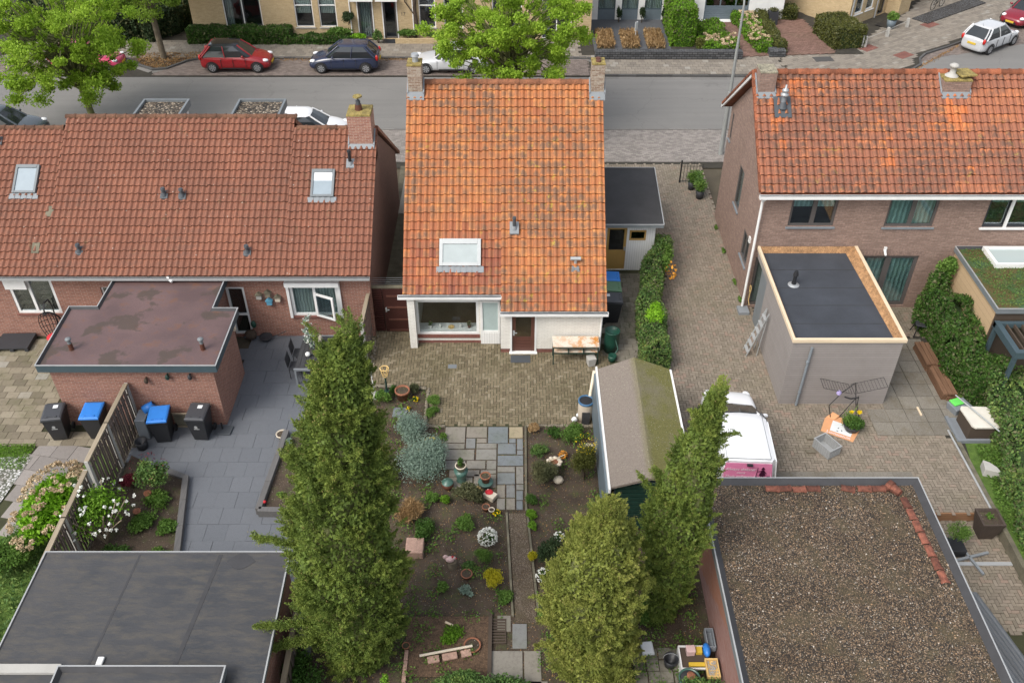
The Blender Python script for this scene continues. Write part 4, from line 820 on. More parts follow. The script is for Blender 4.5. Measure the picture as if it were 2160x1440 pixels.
o = MB(); o.cyl((-5.45, 30.5, 6.88), (-5.45, 30.5, 7.1), .14, .11, 12); o.build('chimney_pot', 'rust_pot', c1)
o = MB(); o.cyl((-5.45, 30.5, 7.1), (-5.45, 30.5, 7.24), .09, .08, 12); o.cyl((-5.45, 30.5, 7.24), (-5.45, 30.5, 7.38), .03, .03, 8); o.build('flue', 'lead_dark', c1)
o = MB(); o.cyl((-5.45, 30.5, 7.38), (-5.45, 30.5, 7.42), .17, .16, 12); o.build('cowl', 'chim_lichen', c1)
flashing(lh, -5.84, -5.0, 30.08, 30.6, LE, LR, 'lead', up=.1)
sk = skylight(lh, -17.67, -16.84, 28.5, 29.42, LE, LR, apron='lead')
sk = skylight(lh, -7.12, -6.3, 28.38, 29.27, LE, LR, apron='lead', blind=.3)
for (x, y, z) in ((-12.29, 28.42, 4.62), (-11.65, 28.4, 4.6), (-15.0, 26.66, 3.42), (-9.17, 26.62, 3.4), (-18.5, 30.2, 5.8)): vent(lh, x, y, z, slope=.67, h=.26, r=.06, cap=.09, sz=.13)
vent(lh, -5.78, 29.45, 5.3, 'black_plastic', .06, .5, .08, 'lead', .67, sz=.14)
for (x, y) in ((-16.25, 27.9), (-16.53, 26.75)):
    z = LE[1]+(y-LE[0])*.669; o = MB(); o.add([(x-.13, y-.17, z-.115+.07), (x+.13, y-.17, z-.115+.07), (x+.13, y+.17, z+.115+.06), (x-.13, y+.17, z+.115+.06)], [(0, 1, 2, 3)]); o.build('grey_tile', 'conc_moss', lh, solid=.02)
gutter(lh, -21.2, -4.9, 25.93, 2.86, mat='trim_alu', w=.11, h=.09, fill='dark_plastic')
F = window(lh, (0, 26.25, 0), 0, -17.72, -16.14, 1.05, 2.57, fw=.1, mull=(.45,), glass='glass', sill='brick_plinth', depth=.05)
o = MB(); o.box(-17.76, -17.0, 26.1, 26.22, 2.2, 2.58); o.build('roller_blind_box', 'white_paint', F)
window(lh, (0, 26.25, 0), 0, -14.5, -13.98, 1.2, 2.2, fw=.06)
D = window(lh, (0, 26.25, 0), 0, -10.1, -9.45, .1, 2.2, fw=.08, bars=(.42,), name='door', depth=.05)
F = window(lh, (0, 26.25, 0), 0, -7.85, -6.15, .95, 2.45, fw=.1, mull=(.5,), curtain='curtain_pale', sill='brick_plinth', depth=.04)
o = MB(); o.box(-7.95, -6.05, 26.02, 26.24, 2.34, 2.52); o.box(-7.95, -7.86, 26.16, 26.24, .9, 2.34); o.box(-6.14, -6.05, 26.16, 26.24, .9, 2.34); o.build('shutter_box', 'white_paint', F)
o = MB().at((-6.98, 26.2, 0), R(-24)); o.box(0, .08, -.05, 0, 1.0, 2.0); o.box(.7, .78, -.05, 0, 1.0, 2.0); o.box(.08, .7, -.05, 0, 1.0, 1.08); o.box(.08, .7, -.05, 0, 1.92, 2.0); S_ = o.build('open_sash', 'white_paint', F)
o = MB().at((-6.98, 26.2, 0), R(-24)); o.box(.08, .7, -.03, -.018, 1.08, 1.92); o.build('pane', 'glass', S_)
# dormers on the far slope
for (x0, x1, ya) in ((-14.45, -12.76, 32.5), (-10.7, -8.95, 32.45)):
    o = MB(); o.box(x0+.04, x1-.04, ya-1.2, 33.9, 3.2, 5.5); d = o.build('dormer', 'white_paint', lh)
    o = MB(); o.box(x0, x1, ya-1.2, 34.0, 5.5, 5.6); o.build('roof', 'gravel_dormer', d)
    o = MB(); o.box(x0-.06, x1+.06, 34.0, 34.08, 5.42, 5.7); o.box(x0-.06, x0+.02, ya-1.2, 34.0, 5.42, 5.7); o.box(x1-.02, x1+.06, ya-1.2, 34.0, 5.42, 5.7); o.build('roof_edge', 'trim_grey', d)

# ---------------------------------------------------------------- brick garage against it
lg = thing('brick_garage', 'low red brick outbuilding with stepped maroon flat roof and slate-blue fascia', 'outbuilding', (-12, 23, 0))
w = MB(); w.prism([(-14.42, 21.6), (-9.32, 21.6), (-9.32, 24.15), (-10.15, 24.15), (-10.15, 26.24), (-13.55, 26.24), (-13.55, 24.15), (-14.42, 24.15)], -.03, 2.5); w.build('wall', 'brick_red', lg)
parapet_roof(lg, [(-14.62, 21.4), (-9.12, 21.4), (-9.12, 24.3), (-9.95, 24.3), (-9.95, 26.2), (-13.77, 26.2), (-13.77, 24.38), (-14.7, 24.38)], 2.66, 'roof_maroon', trim='trim_alu', fas='trim_blue', fh=.2, lip=.09, tw=.06)
for x in (-13.85, -9.72):
    o = MB(); o.cyl((x, 22.25, 2.66), (x, 22.25, 2.9), .075, .07, 12); v_ = o.build('roof_vent', 'rust_pot', lg); o = MB(); o.cyl((x, 22.25, 2.9), (x, 22.25, 3.04), .06, .06, 10); o.ell((x, 22.25, 3.07), .1, .1, .06, 12, 6); o.build('cap', 'trim_grey', v_)
o = MB(); o.box(-9.30, -9.24, 24.0, 24.12, 2.0, 2.3); o.build('wall_lamp', 'cream_paint', lg)
o = MB(); o.tube([(-11.9, 26.1, 2.95), (-11.85, 25.9, 2.8), (-11.7, 25.8, 2.76)], .05, 8); single('downpipe', 'bent white downpipe emptying onto the maroon flat roof', 'pipe', o, 'white_paint')

# ---------------------------------------------------------------- brown brick house on the right
rh = thing('brown_brick_house', 'two-storey brown brick house with orange and brown pantile roof, on the right', 'house', (14, 31, 0))
RE, RR = (27.7, 5.12), (31.3, 7.95)
H = [(9.82, 11.45, 3.6, 4.9), (13.25, 15.0, 3.58, 4.9), (16.75, 18.7, 3.55, 4.9), (12.75, 14.9, .1, 2.35), (8.94, 9.9, .1, 2.3)]
w = MB().at((0, 28.0, 0), 0); wall(w, 8.86, 22, -.03, 5.2, H); w.build('wall', 'brick_brown', rh)
GH = [(28.3-34.65+34.65, 0, 0, 0)]
w = MB().at((8.86, 34.6, 0), R(-90)); wall(w, 0, 6.35, -.03, 5.15, [(2.65, 3.45, 2.3, 4.0), (4.75, 5.75, 1.25, 2.4), (.3, .55, 3.9, 5.05)])
w.add([(0, 0, 5.15), (6.35, 0, 5.15), (3.3, 0, 7.75), (0, .25, 5.15), (6.35, .25, 5.15), (3.3, .25, 7.75)], [(0, 1, 2), (3, 5, 4), (0, 2, 5, 3), (1, 4, 5, 2)]); w.build('gable_wall', 'brick_brown', rh)
w = MB(); w.box(9.1, 22, 34.35, 34.6, 0, 5.2); w.build('front_wall', 'brick_brown', rh)
bright = {(4, 9), (4, 10), (3, 8), (17, 3), (18, 3), (17, 5), (18, 4), (18, 6), (17, 7), (16, 7), (17, 8), (17, 10), (27, 11), (28, 11), (27, 12), (26, 9), (27, 9), (28, 9), (29, 9), (27, 7), (28, 7), (26, 7), (25, 7), (24, 7), (29, 7), (28, 8), (27, 8), (27, 10), (6, 12), (7, 12), (5, 11), (2, 8), (3, 9), (2, 7), (2, 10), (3, 5), (29, 2), (10, 12), (11, 12), (5, 12)}
tile_roof(rh, 'tile_right', 8.56, 18.0, RE, RR, 38, 14, zone=lambda c, r: 1. if (c, r) in bright else (.55 if (r > 9 and c < 12 and (c*7+r*3) % 3 == 0) else 0), lift=.055, wave=.05)
tile_roof(rh, 'tile_left', 18.0, 22.3, RE, RR, 17, 14, lift=.055, wave=.05)
o = MB(); o.prismx([(34.95, 5.1), (31.3, 7.95), (31.3, 7.82), (34.95, 4.97)], 8.6, 22.2); o.prismx([(27.78, 5.12), (31.3, 7.88), (31.3, 7.75), (27.78, 4.98)], 8.6, 22.2); o.build('roof_boards', 'ridge_right', rh)
o = MB(); o.prismx([(35.1, 4.86), (31.3, 7.78), (31.3, 7.93), (35.1, 5.0)], 8.54, 8.6); o.build('verge_board', 'white_paint', rh)
for i in range(12):
    t = i/12; y = 34.95-(34.95-31.35)*t; z = 5.14+(7.95-5.14)*t; o = MB(); o.prismx([(y, z-.06), (y, z+.05), (y-.32, z+.27), (y-.32, z+.17)], 8.5, 8.68); o.build('verge_tile', 'ridge_right', rh)
for i in range(14):
    t = i/14; y = 27.75+(31.3-27.75)*t; z = 5.16+(7.98-5.16)*t; o = MB(); o.prismx([(y, z-.05), (y, z+.06), (y+.27, z+.25), (y+.27, z+.14)], 8.5, 8.62); o.build('verge_tile', 'ridge_right', rh)
ridge_caps(rh, 'ridge_right', 8.6, 22.2, 31.3, 7.96, .38, .13)
c1 = chimney(rh, 8.66, 9.24, 30.6, 31.3, 6.6, 8.25, 'brick_brown', crown='chim_crown'); flashing(rh, 8.66, 9.24, 30.6, 31.25, RE, RR, 'lead', up=.12)
c1 = chimney(rh, 15.15, 16.1, 30.6, 31.4, 6.6, 7.95, 'brick_brown', crown='chim_lichen'); flashing(rh, 15.15, 16.1, 30.6, 31.25, RE, RR, 'lead', up=.12)
o = MB(); o.lathe((15.5, 31.0, 7.95), [(.24, 0), (.17, .06), (.1, .1), (.1, .3), (.15, .32), (.17, .38), (.08, .43), (0, .44)], 14); o.build('chimney_pot', 'concrete_light', c1)
o = MB(); o.at((15.93, 31.0, 8.02), .2); o.box(-.3, .3, -.32, .32, 0, .06); o.build('chimney_slab', 'chim_lichen', c1, bevel=.01)
o = MB(); o.cyl((9.5, 30.2, 7.1), (9.5, 30.2, 7.55), .085, .085, 12); v_ = o.build('flue', 'pipe_grey', rh); o = MB(); o.lathe((9.5, 30.2, 7.55), [(.09, 0), (.15, .02), (.14, .08), (.09, .1), (.09, .16), (.13, .18), (.1, .24), (.04, .28), (.03, .4), (0, .4)], 12); o.build('cowl', 'galv', v_)
o = MB(); s_ = .787; o.add([(9.2, 29.85, 6.9), (9.8, 29.85, 6.9), (9.8, 30.5, 7.4), (9.2, 30.5, 7.4)], [(0, 1, 2, 3)]); o.cyl((9.5, 30.17, 7.1), (9.5, 30.2, 7.32), .17, .09, 12); o.build('flashing', 'lead_dark', rh)
gutter(rh, 8.52, 22.2, 27.7, 5.06, w=.14, h=.12); 
o = MB(); o.tube([(8.75, 27.62, 4.95), (8.72, 27.85, 4.7), (8.74, 27.9, .15)], .05, 8); o.build('downpipe', 'white_paint', rh)
window(rh, (0, 28, 0), 0, 9.82, 11.45, 3.6, 4.9, 'grey_frame', fw=.09, mull=(.52,), mw=.16, curtain='curtain_mint', cfull=.45, sill='pipe_grey')
window(rh, (0, 28, 0), 0, 13.25, 15.0, 3.58, 4.9, 'grey_frame', fw=.09, mull=(.52,), mw=.16, curtain='curtain_mint', sill='pipe_grey')
window(rh, (0, 28, 0), 0, 16.75, 18.7, 3.55, 4.9, 'frame_dark', fw=.09, mull=(.42,), mw=.1, curtain='curtain_mint', cfull=.3, sill='brick_plinth')
o = MB(); o.box(16.68, 18.8, 27.93, 28.02, 3.5, 3.56); o.box(17.52, 17.62, 27.97, 28.03, 3.56, 4.9); o.build('window_trim', 'white_paint', rh)
D = window(rh, (0, 28, 0), 0, 12.75, 14.9, .1, 2.35, 'grey_frame', fw=.13, mull=(.5,), mw=.22, curtain='curtain_mint', name='patio_door')
D = window(rh, (0, 28, 0), 0, 8.94, 9.9, .1, 2.3, 'grey_frame', fw=.12, mull=(.6,), mw=.12, name='door', curtain='wall_in', cside=((8.98, 9.45),))
o = MB().at((0, 27.985, 0), 0); o.box(12.6, 15.05, 0, .03, 2.36, 2.56); o.build('lintel', 'brick_soldier', rh)
window(rh, (8.86, 34.6, 0), R(-90), 2.65, 3.45, 2.3, 4.0, 'grey_frame', fw=.07, depth=.05, curtain='curtain_grey', sill='pipe_grey')
window(rh, (8.86, 34.6, 0), R(-90), 4.75, 5.75, 1.25, 2.4, 'grey_frame', fw=.09, depth=.05, mull=(.5,), sill='pipe_grey')
window(rh, (8.86, 34.6, 0), R(-90), .3, .55, 3.9, 5.05, 'grey_frame', fw=.04, depth=.05, sill='pipe_grey')
o = MB(); o.box(8.8, 8.855, 28.75, 28.92, 2.4, 2.62); o.build('meter_box', 'white_paint', rh)
o = MB(); o.cyl((13.55, 27.96, 2.62), (13.55, 27.78, 2.5), .05, .04, 10); o.box(13.5, 13.6, 27.93, 27.99, 2.6, 2.75); o.build('security_camera', 'white_paint', rh)

# ---------------------------------------------------------------- grey clad extension
ex = thing('grey_extension', 'boxy extension clad in grey boards with pale timber roof edge and black felt roof', 'extension', (10.7, 25, 0))
w = MB(); w.prism([(8.95, 22.6), (12.45, 22.6), (12.45, 27.97), (10.2, 27.97), (10.2, 26.3), (8.95, 26.3)], .0, 2.48); w.box(8.95, 9.0, 22.6, 27.97, 2.481, 2.68); w.box(12.4, 12.45, 22.6, 27.97, 2.481, 2.68); w.box(9.0, 12.4, 22.6, 22.65, 2.481, 2.68); w.build('wall', 'clad_grey', ex)
w = MB(); w.box(8.98, 10.15, 26.32, 27.96, 2.3, 2.479); w.build('canopy', 'clad_grey', ex)
w = MB(); w.box(8.99, 9.03, 26.35, 27.2, .05, 2.28); w.build('door_panel', 'trim_grey', ex)
m = MB(); m.box(9.02, 12.38, 22.68, 27.96, 2.49, 2.55); m.build('roof', 'felt_new', ex)
m = MB()
for y in (23.7, 24.7, 25.7, 26.8): m.box(9.14, 12.26, y, y+.02, 2.549, 2.556)
m.build('felt_seam', 'felt_annex', ex)
m = MB(); m.box(8.9, 8.99, 22.55, 27.97, 2.68, 2.8); m.box(12.41, 12.52, 22.55, 27.97, 2.68, 2.8); m.box(8.99, 12.41, 22.55, 22.66, 2.68, 2.8); m.build('roof_edge', 'lat_wood', ex)
m = MB(); m.add([(8.99, 22.66, 2.78), (8.99, 27.97, 2.78), (9.14, 27.97, 2.54), (9.14, 22.66, 2.54)], [(0, 1, 2, 3)]); m.add([(12.41, 22.66, 2.78), (12.41, 27.97, 2.78), (12.1, 27.97, 2.54), (12.26, 22.66, 2.54)], [(3, 2, 1, 0)]); m.add([(8.99, 27.96, 2.78), (12.41, 27.96, 2.78), (12.2, 27.86, 2.54), (9.1, 27.86, 2.54)], [(0, 1, 2, 3)]); m.build('roof_upstand', 'osb', ex)
o = MB(); o.cyl((9.75, 25.9, 2.55), (9.75, 25.9, 2.95), .065, .065, 12); o.cyl((9.75, 25.9, 2.95), (9.75, 25.9, 3.12), .095, .06, 12); o.cyl((9.75, 25.9, 2.6), (9.75, 25.9, 2.66), .085, .085, 12); v_ = o.build('flue', 'black_plastic', ex); o = MB(); o.lathe((9.75, 25.9, 2.55), [(.2, .005), (.19, .015), (.09, .05), (.07, .05)], 16); o.build('flashing', 'galv', v_)
o = MB(); o.tube([(9.55, 22.53, 2.5), (9.5, 22.5, .05)], .045, 10)
for z in (.6, 1.9): o.cyl((9.51, 22.5, z), (9.51, 22.5, z+.06), .055, .055, 10)
o.build('downpipe', 'pipe_grey', ex)

# ---------------------------------------------------------------- second extension with a green roof
e2 = thing('green_roof_extension', 'tan-boarded extension with a planted sedum roof and flat skylight', 'extension', (18, 26, 0))
w = MB(); w.box(16.15, 22, 24.4, 27.98, 0, 2.6); w.build('wall', 'clad_tan', e2)
w = MB(); w.box(16.17, 22, 24.33, 24.4, 0, 2.6); w.build('slatted_front', 'dark_wood', e2)
parapet_roof(e2, [(16.1, 24.25), (22.1, 24.25), (22.1, 27.98), (16.1, 27.98)], 2.68, 'sedum', trim='trim_alu', fas='trim_grey', fh=.12, lip=.1, tw=.06)
n = 5000; P = np.stack([RNG.uniform(16.3, 20, n), RNG.uniform(24.45, 27.9, n), RNG.uniform(2.69, 2.76, n)], 1); leaves('sedum_plants', 'leaf_mixed', P, .06, e2)
m = MB(); m.box(17.0, 21, 26.7, 26.82, 2.69, 2.85); m.box(17.0, 21, 27.75, 27.87, 2.69, 2.85); m.box(17.0, 17.12, 26.82, 27.75, 2.69, 2.85); F = m.build('skylight', 'white_paint', e2)
m = MB(); m.box(17.12, 21, 26.82, 27.75, 2.78, 2.8); m.build('pane', 'solar_glass', F)
pg = thing('pergola', 'slate-grey pergola with slatted roof beside the tan extension', 'pergola', (18, 23.5, 0))
m = MB(); m.box(16.1, 16.28, 22.5, 24.2, 2.05, 2.3); m.box(16.28, 20, 22.5, 22.68, 2.05, 2.3); m.box(16.1, 20, 24.05, 24.2, 2.1, 2.28); m.build('beam', 'trim_blue', pg)
for k_ in range(12): m = MB(); m.box(16.45+k_*.26, 16.5+k_*.26, 22.7, 24.05, 2.12, 2.25); m.build('slat', 'dark_wood', pg)
for (x, y) in ((16.19, 22.6), (16.19, 24.12)): m = MB(); m.box(x-.06, x+.06, y-.06, y+.06, 0, 2.05); m.build('post', 'trim_blue', pg)

# ---------------------------------------------------------------- gravel-roofed garage (bottom right)
gg = thing('gravel_roof_garage', 'flat garage with gravel-covered roof and worn painted brick side, bottom right', 'garage', (8, 13, 0))
w = MB(); w.box(5.2, 10.82, 6.0, 16.7, -.42, 2.35); w.build('wall', 'brick_painted', gg)
parapet_roof(gg, [(5.06, 5.9), (10.92, 5.9), (10.92, 16.86), (5.06, 16.86)], 2.5, 'gravel_roof', trim='trim_alu', fas='trim_grey', fh=.16, lip=.12, tw=.16)
n = 5200; P = np.stack([RNG.uniform(5.25, 10.75, n), RNG.uniform(10.2, 16.7, n), np.full(n, 2.51)], 1); s_ = RNG.uniform(.012, .026, n)
V = (P[:, None, :]+np.array([[1, 0, 0], [0, 1, 0], [-1, 0, 0], [0, -1, 0], [0, 0, .9]])[None]*s_[:, None, None]*RNG.uniform(.7, 1.3, (n, 5, 1))).reshape(-1, 3); b = (np.arange(n)*5)[:, None, None]
paver('pebbles', [(0, (.06, .045, .03)), (.5, (.16, .115, .075)), (.8, (.28, .2, .14)), (.93, (.38, .24, .13)), (1, (.6, .56, .5))]); g_ = npmesh('gravel', V, (b+np.array([[0, 1, 4], [1, 2, 4], [2, 3, 4], [3, 0, 4]])[None]).reshape(-1, 3), 'pebbles', gg, np.repeat(RNG.random(n), 4)); g_['kind'] = 'stuff'
# loose ridge tiles lying along the parapet
def half_tile(x, y, a, L=.36, r=.1, label='', sq=.55, elbow=False):
    m = MB().at((0, 0, 0), 0); K = 8; v = []
    for (xx, q) in ((-L/2, r), (L*.32, r), (L*.32, r+.018), (L/2, r+.018)):
        for k in range(K+1): g = math.pi*k/K; v.append((xx, q*math.cos(g), q*math.sin(g)*sq))
    m.add(v, [(j*(K+1)+k, j*(K+1)+k+1, (j+1)*(K+1)+k+1, (j+1)*(K+1)+k) for j in range(3) for k in range(K)], random.random())
    o = m.build('ridge_tile', 'loose_tile', None, solid=.015); o.location = (x, y, 2.53); o.rotation_euler = (0, 0, a); tag(o, label, 'roof tile', 'loose ridge tiles along the garage roof edge')
ords = ['first', 'second', 'third', 'fourth', 'fifth', 'sixth', 'seventh', 'eighth', 'ninth']
for i, (x, c_) in enumerate(((6.95, 'dull red-brown'), (7.28, 'brighter orange-red'), (7.66, 'dull red-brown'), (8.05, 'darkened'))):
    half_tile(x, 16.55+random.uniform(-.02, .02), random.uniform(-.08, .08), label='%s ridge tile, %s from left in the left-hand row on the gravel roof' % (c_, ords[i]))
for i, x in enumerate((8.97, 9.4, 9.78)): half_tile(x, 16.55, (-.25, -.05, .02)[i], label='%s ridge tile, %s from left in the right-hand row on the gravel roof' % (('tilted dark-red', 'orange', 'bright orange collared')[i], ords[i]), sq=.8)
m = MB(); m.cyl((10.1, 16.6, 2.6), (10.28, 16.33, 2.6), .13, .1, 12, False); m.cyl((10.06, 16.66, 2.6), (10.14, 16.54, 2.6), .155, .15, 12, False); single('corner_tile', 'bright orange pipe-shaped corner tile where the two tile rows meet', 'roof tile', m, 'loose_tile', 'loose ridge tiles along the garage roof edge', solid=.012)
for i in range(7):
    t = i/6; half_tile(10.36+.12*t, 16.05-2.35*t, R(-90)+.03, label='red ridge tile, %s from the far corner along the gravel roof edge' % ords[i], sq=.5)

# ---------------------------------------------------------------- dark flat-roofed garage (bottom left)
bg_ = thing('felt_roof_garage', 'flat garage with worn black felt roof, bottom left', 'garage', (-9, 11, 0))
w = MB(); w.box(-11.5, -5.62, 6, 14.3, 0, 2.2); w.build('wall', 'brick_red', bg_)
parapet_roof(bg_, [(-11.7, 5.5), (-5.4, 5.5), (-5.6, 14.56), (-11.7, 14.56)], 2.38, 'roof_felt', trim='trim_alu', fas='trim_grey', fh=.15, lip=.03, tw=.03)
o = MB(); o.prism([(-6.75+.33*math.cos(a)*1.1, 14.3+.2*math.sin(a)-.05*math.sin(3*a)) for a in [i*.42 for i in range(15)]], 2.37, 2.388); o.build('felt_patch', 'felt_patch', bg_)
o = MB(); o.prism([(-7.35, 14.5), (-7.25, 14.5), (-7.75, 9), (-7.87, 9)], 2.37, 2.386); o.prism([(-9.35, 14.5), (-9.3, 14.5), (-9.65, 9), (-9.72, 9)], 2.37, 2.384); o.build('felt_seam', 'felt_patch', bg_)
sg = thing('lean_to', 'small flat-roofed lean-to with grey raised edge, at the bottom left edge', 'outbuilding', (-8, 9, 0))
w = MB(); w.box(-9.9, -6.45, 6, 11.1, 2.39, 2.55); w.build('wall', 'trim_grey', sg)
parapet_roof(sg, [(-10.0, 5.9), (-6.35, 5.9), (-6.35, 11.2), (-10.0, 11.2)], 2.6, 'roof_felt', trim='trim_alu', fas='trim_grey', fh=.12, lip=.12, tw=.08)
o = MB(); o.box(-12.3, -10.1, 11.2, 11.42, 2.39, 2.47); single('wall_coping', 'pale concrete coping strip on the black felt roof', 'coping', o, 'concrete_light')
o = MB(); o.box(-9.35, -9.2, 11.4, 11.62, 2.39, 2.45); single('roof_outlet', 'small white outlet box on the black felt roof by the lean-to', 'outlet', o, 'white_paint', bevel=.02)

# ---------------------------------------------------------------- garden shed with the mossy roof
gs = thing('garden_shed', 'narrow green shed with grey and mossy pitched felt roof, between garden and drive', 'shed', (3.85, 19.6, 0))
w = MB(); w.box(2.85, 4.9, 17.3, 21.95, 0, 1.95); w.build('wall', 'trim_blue', gs)
w = MB()
for i in range(11): w.box(2.9, 4.85, 17.24, 17.3, .08+i*.17, .2+i*.17)
w.build('front_boards', 'green_metal', gs)
w = MB(); w.add([(2.72, 17.1, 1.98), (3.82, 17.05, 2.42), (5.0, 17.1, 1.98), (2.72, 22.1, 1.98), (3.86, 22.15, 2.42), (5.0, 22.1, 1.98), (2.72, 17.1, 1.9), (3.82, 17.05, 2.33), (5.0, 17.1, 1.9), (2.72, 22.1, 1.9), (3.86, 22.15, 2.33), (5.0, 22.1, 1.9)], [(0, 1, 4, 3), (1, 2, 5, 4), (6, 7, 1, 0), (7, 8, 2, 1), (3, 4, 10, 9), (4, 5, 11, 10), (0, 3, 9, 6), (2, 8, 11, 5)]); w.build('roof', 'felt_moss', gs)
w = MB(); w.box(2.66, 2.715, 17.0, 22.2, 1.85, 2.0); w.box(5.0, 5.06, 17.5, 22.05, 1.9, 2.0); w.build('roof_edge', 'white_paint', gs)
w = MB(); w.box(2.6, 2.66, 17.0, 22.2, .35, 1.85); w.build('side_panel', 'blue_grey', gs)
w = MB(); w.cyl((2.62, 22.1, 1.9), (2.5, 21.75, 1.15), .05, .05, 10); w.build('downpipe', 'cream_paint', gs)

# ---------------------------------------------------------------- gate and fences
gt = thing('wooden_gate', 'dark red-brown gate in the alley between the left and middle houses', 'gate', (-4.3, 26.55, 0))
m = MB(); m.box(-4.62, -3.66, 26.5, 26.56, .03, 1.95); D = m.build('door', 'dark_brown', gt)
for z in (.06, .55, 1.1, 1.6): m = MB(); m.box(-4.5, -3.7, 26.46, 26.5, z, z+.07); m.build('rail', 'door_brown', D)
m = MB(); m.box(-4.57, -4.52, 26.45, 26.5, .95, 1.12); m.box(-4.55, -4.43, 26.42, 26.45, 1.04, 1.07); m.build('handle', 'steel', D)
m = MB(); m.box(-5.0, -4.64, 26.52, 26.58, .03, 1.95)
for i in range(18): m.box(-4.98, -4.66, 26.48, 26.52, .08+i*.1, .14+i*.1)
m.build('louvre_panel', 'dark_brown', gt); m = MB(); m.box(-5.0, -3.66, 26.5, 26.6, 1.96, 2.04); m.build('head_rail', 'conc_moss', gt)
m = MB()
for i in range(4): m.cyl((-5.0, 26.55, 2.12+i*.09), (-3.75, 26.55, 2.12+i*.09), .005, .005, 5)
m.build('wire', 'lead', gt)

def fence(label, pts, h, nb, mat='fence_wood', cap='fence_cap', post='concrete_light', lean=0, gap=.25, group=None):
    t = thing('wooden_fence', label, 'fence', (pts[0][0], pts[0][1], 0), group=group)
    for (a, b) in zip(pts, pts[1:]):
        a = Vector(a); b = Vector(b); L = (b-a).length; ang = math.atan2(b.y-a.y, b.x-a.x)
        m = MB().at((a.x, a.y, 0), ang)
        for i in range(nb):
            x = i*L/nb; m.box(x+.01, x+L/nb*(1-gap), -.01 if i % 2 else .012, .012 if i % 2 else .03, .05, h-.03+random.uniform(-.01, .01))
        m.box(0, L, -.035, -.011, .35, .42); m.box(0, L, -.035, -.011, h-.4, h-.33); m.build('panel', mat, t)
        m = MB().at((a.x, a.y, 0), ang); m.box(-.02, L+.02, -.06, .07, h-.02, h+.04); m.build('cap', cap, t)
    for p in pts: m = MB(); m.box(p[0]-.06, p[0]+.06, p[1]-.06, p[1]+.06, 0, h+.03, top=.9); m.build('post', post, t)
    return t
fence('weathered board fence with concrete posts between the two left gardens, by the brick outbuilding', [(-12.13, 21.5), (-12.15, 19.75), (-12.16, 18.2)], 1.85, 14)
fence('stretch of weathered board fence behind the magnolia-like white-flowered bush', [(-12.12, 17.9), (-12.1, 16.2), (-12.08, 14.7)], 1.75, 13)
fence('grey board fence between the slab patio and the herringbone yard', [(-5.1, 26.35), (-5.12, 24.6)], 1.9, 16, gap=.12)
fence('short dark fence at the foot of the tallest conifer, beside the black felt roof', [(-5.35, 13.4), (-5.3, 11.4)], 1.5, 12)

# ================================================================ HOUSES ACROSS THE STREET
yh = thing('yellow_brick_terrace', 'terrace of yellow brick houses across the street, behind the parked red and blue cars', 'house', (-10, 56, 0))
YW = [(-17.3, -15.05, .85, 2.6), (-13.05, -11.95, .82, 2.9), (-11.6, -10.55, .82, 2.9), (-9.25, -8.4, .12, 2.5), (-7.75, -6.95, .12, 2.5), (-5.6, -4.6, .8, 2.9), (-4.1, -2.95, .8, 2.9), (-1.2, .6, .8, 2.9), (1.8, 3.6, .1, 2.6)]
w = MB().at((0, 55.2, 0), 0); wall(w, -19.3, 4.8, .0, 4.5, YW); w.build('wall', 'brick_yellow', yh)
w = MB(); w.box(-19.3, -19.05, 55.45, 62, 0, 4.5); w.box(4.55, 4.8, 55.45, 62, 0, 4.5); w.build('gable_wall', 'brick_yellow', yh)
w = MB(); w.box(-19.6, 5, 55.0, 62, 4.5, 4.8); w.build('roof', 'ridge_left', yh)
for (a, b, c_, d_), mu, ba, cu in zip(YW, ((.5,), (), (), None, None, (), (), (.5,), (.5,)), ((), (.62,), (.62,), None, None, (.62,), (.62,), (), ()), ('curtain_grey', 'curtain_pale', 'curtain_pale', None, None, None, None, None, 'curtain_grey')):
    if mu is None: continue
    F = window(yh, (0, 55.2, 0), 0, a, b, c_, d_, 'white_paint', fw=.06, mull=mu, bars=ba, curtain=cu, glass='glass', sill='concrete_light', cside=((a+.02, a+.5),) if cu == 'curtain_grey' else None, cfull=.62 if cu == 'curtain_pale' else 1)
    m = MB(); 
    xs = [a]+[a+(b-a)*q for q in mu]+[b]
    for xa, xb in zip(xs, xs[1:]):
        m.box(xa+.06, xa+.12, 55.27, 55.31, c_+.06, d_-.06); m.box(xb-.12, xb-.06, 55.27, 55.31, c_+.06, d_-.06); m.box(xa+.12, xb-.12, 55.27, 55.31, c_+.06, c_+.12)
    m.build('inner_frame', 'frame_dark', F)
for (a, b, cu) in ((-9.25, -8.4, 'curtain_grey'), (-7.75, -6.95, None)):
    F = window(yh, (0, 55.2, 0), 0, a, b, .12, 2.5, 'grey_frame', fw=.1, curtain=cu, name='door', glass='glass')
    m = MB(); m.box(a-.06, a, 55.16, 55.25, .12, 2.55); m.box(b, b+.06, 55.16, 55.25, .12, 2.55); m.box(a-.35, b+.15, 54.7, 55.19, 2.5, 2.62); m.build('door_frame', 'white_paint', F)
text(yh, '17', (-6.55, 55.19, 1.6), (R(90), 0, 0), .3, 'frame_dark', 'house_number')
for x, z0 in ((-9.72, 0), (-5.95, 0)): m = MB(); m.cyl((x, 55.13, z0), (x, 55.13, 4.4), .04, .04, 8); m.build('downpipe', 'white_paint', yh)
m = MB(); m.tube([(-5.9, 55.1, .1), (-5.75, 55.05, 1), (-5.85, 55.08, 2), (-5.7, 55.08, 3.5)], .1, 7); m.tube([(-5.8, 55.08, 1.5), (-6.4, 55.1, 2.4), (-6.2, 55.1, 3.6)], .04, 6); single('climbing_plant', 'bare woody climber on the yellow brick wall beside house number 17', 'climber', m, 'bark_dark')
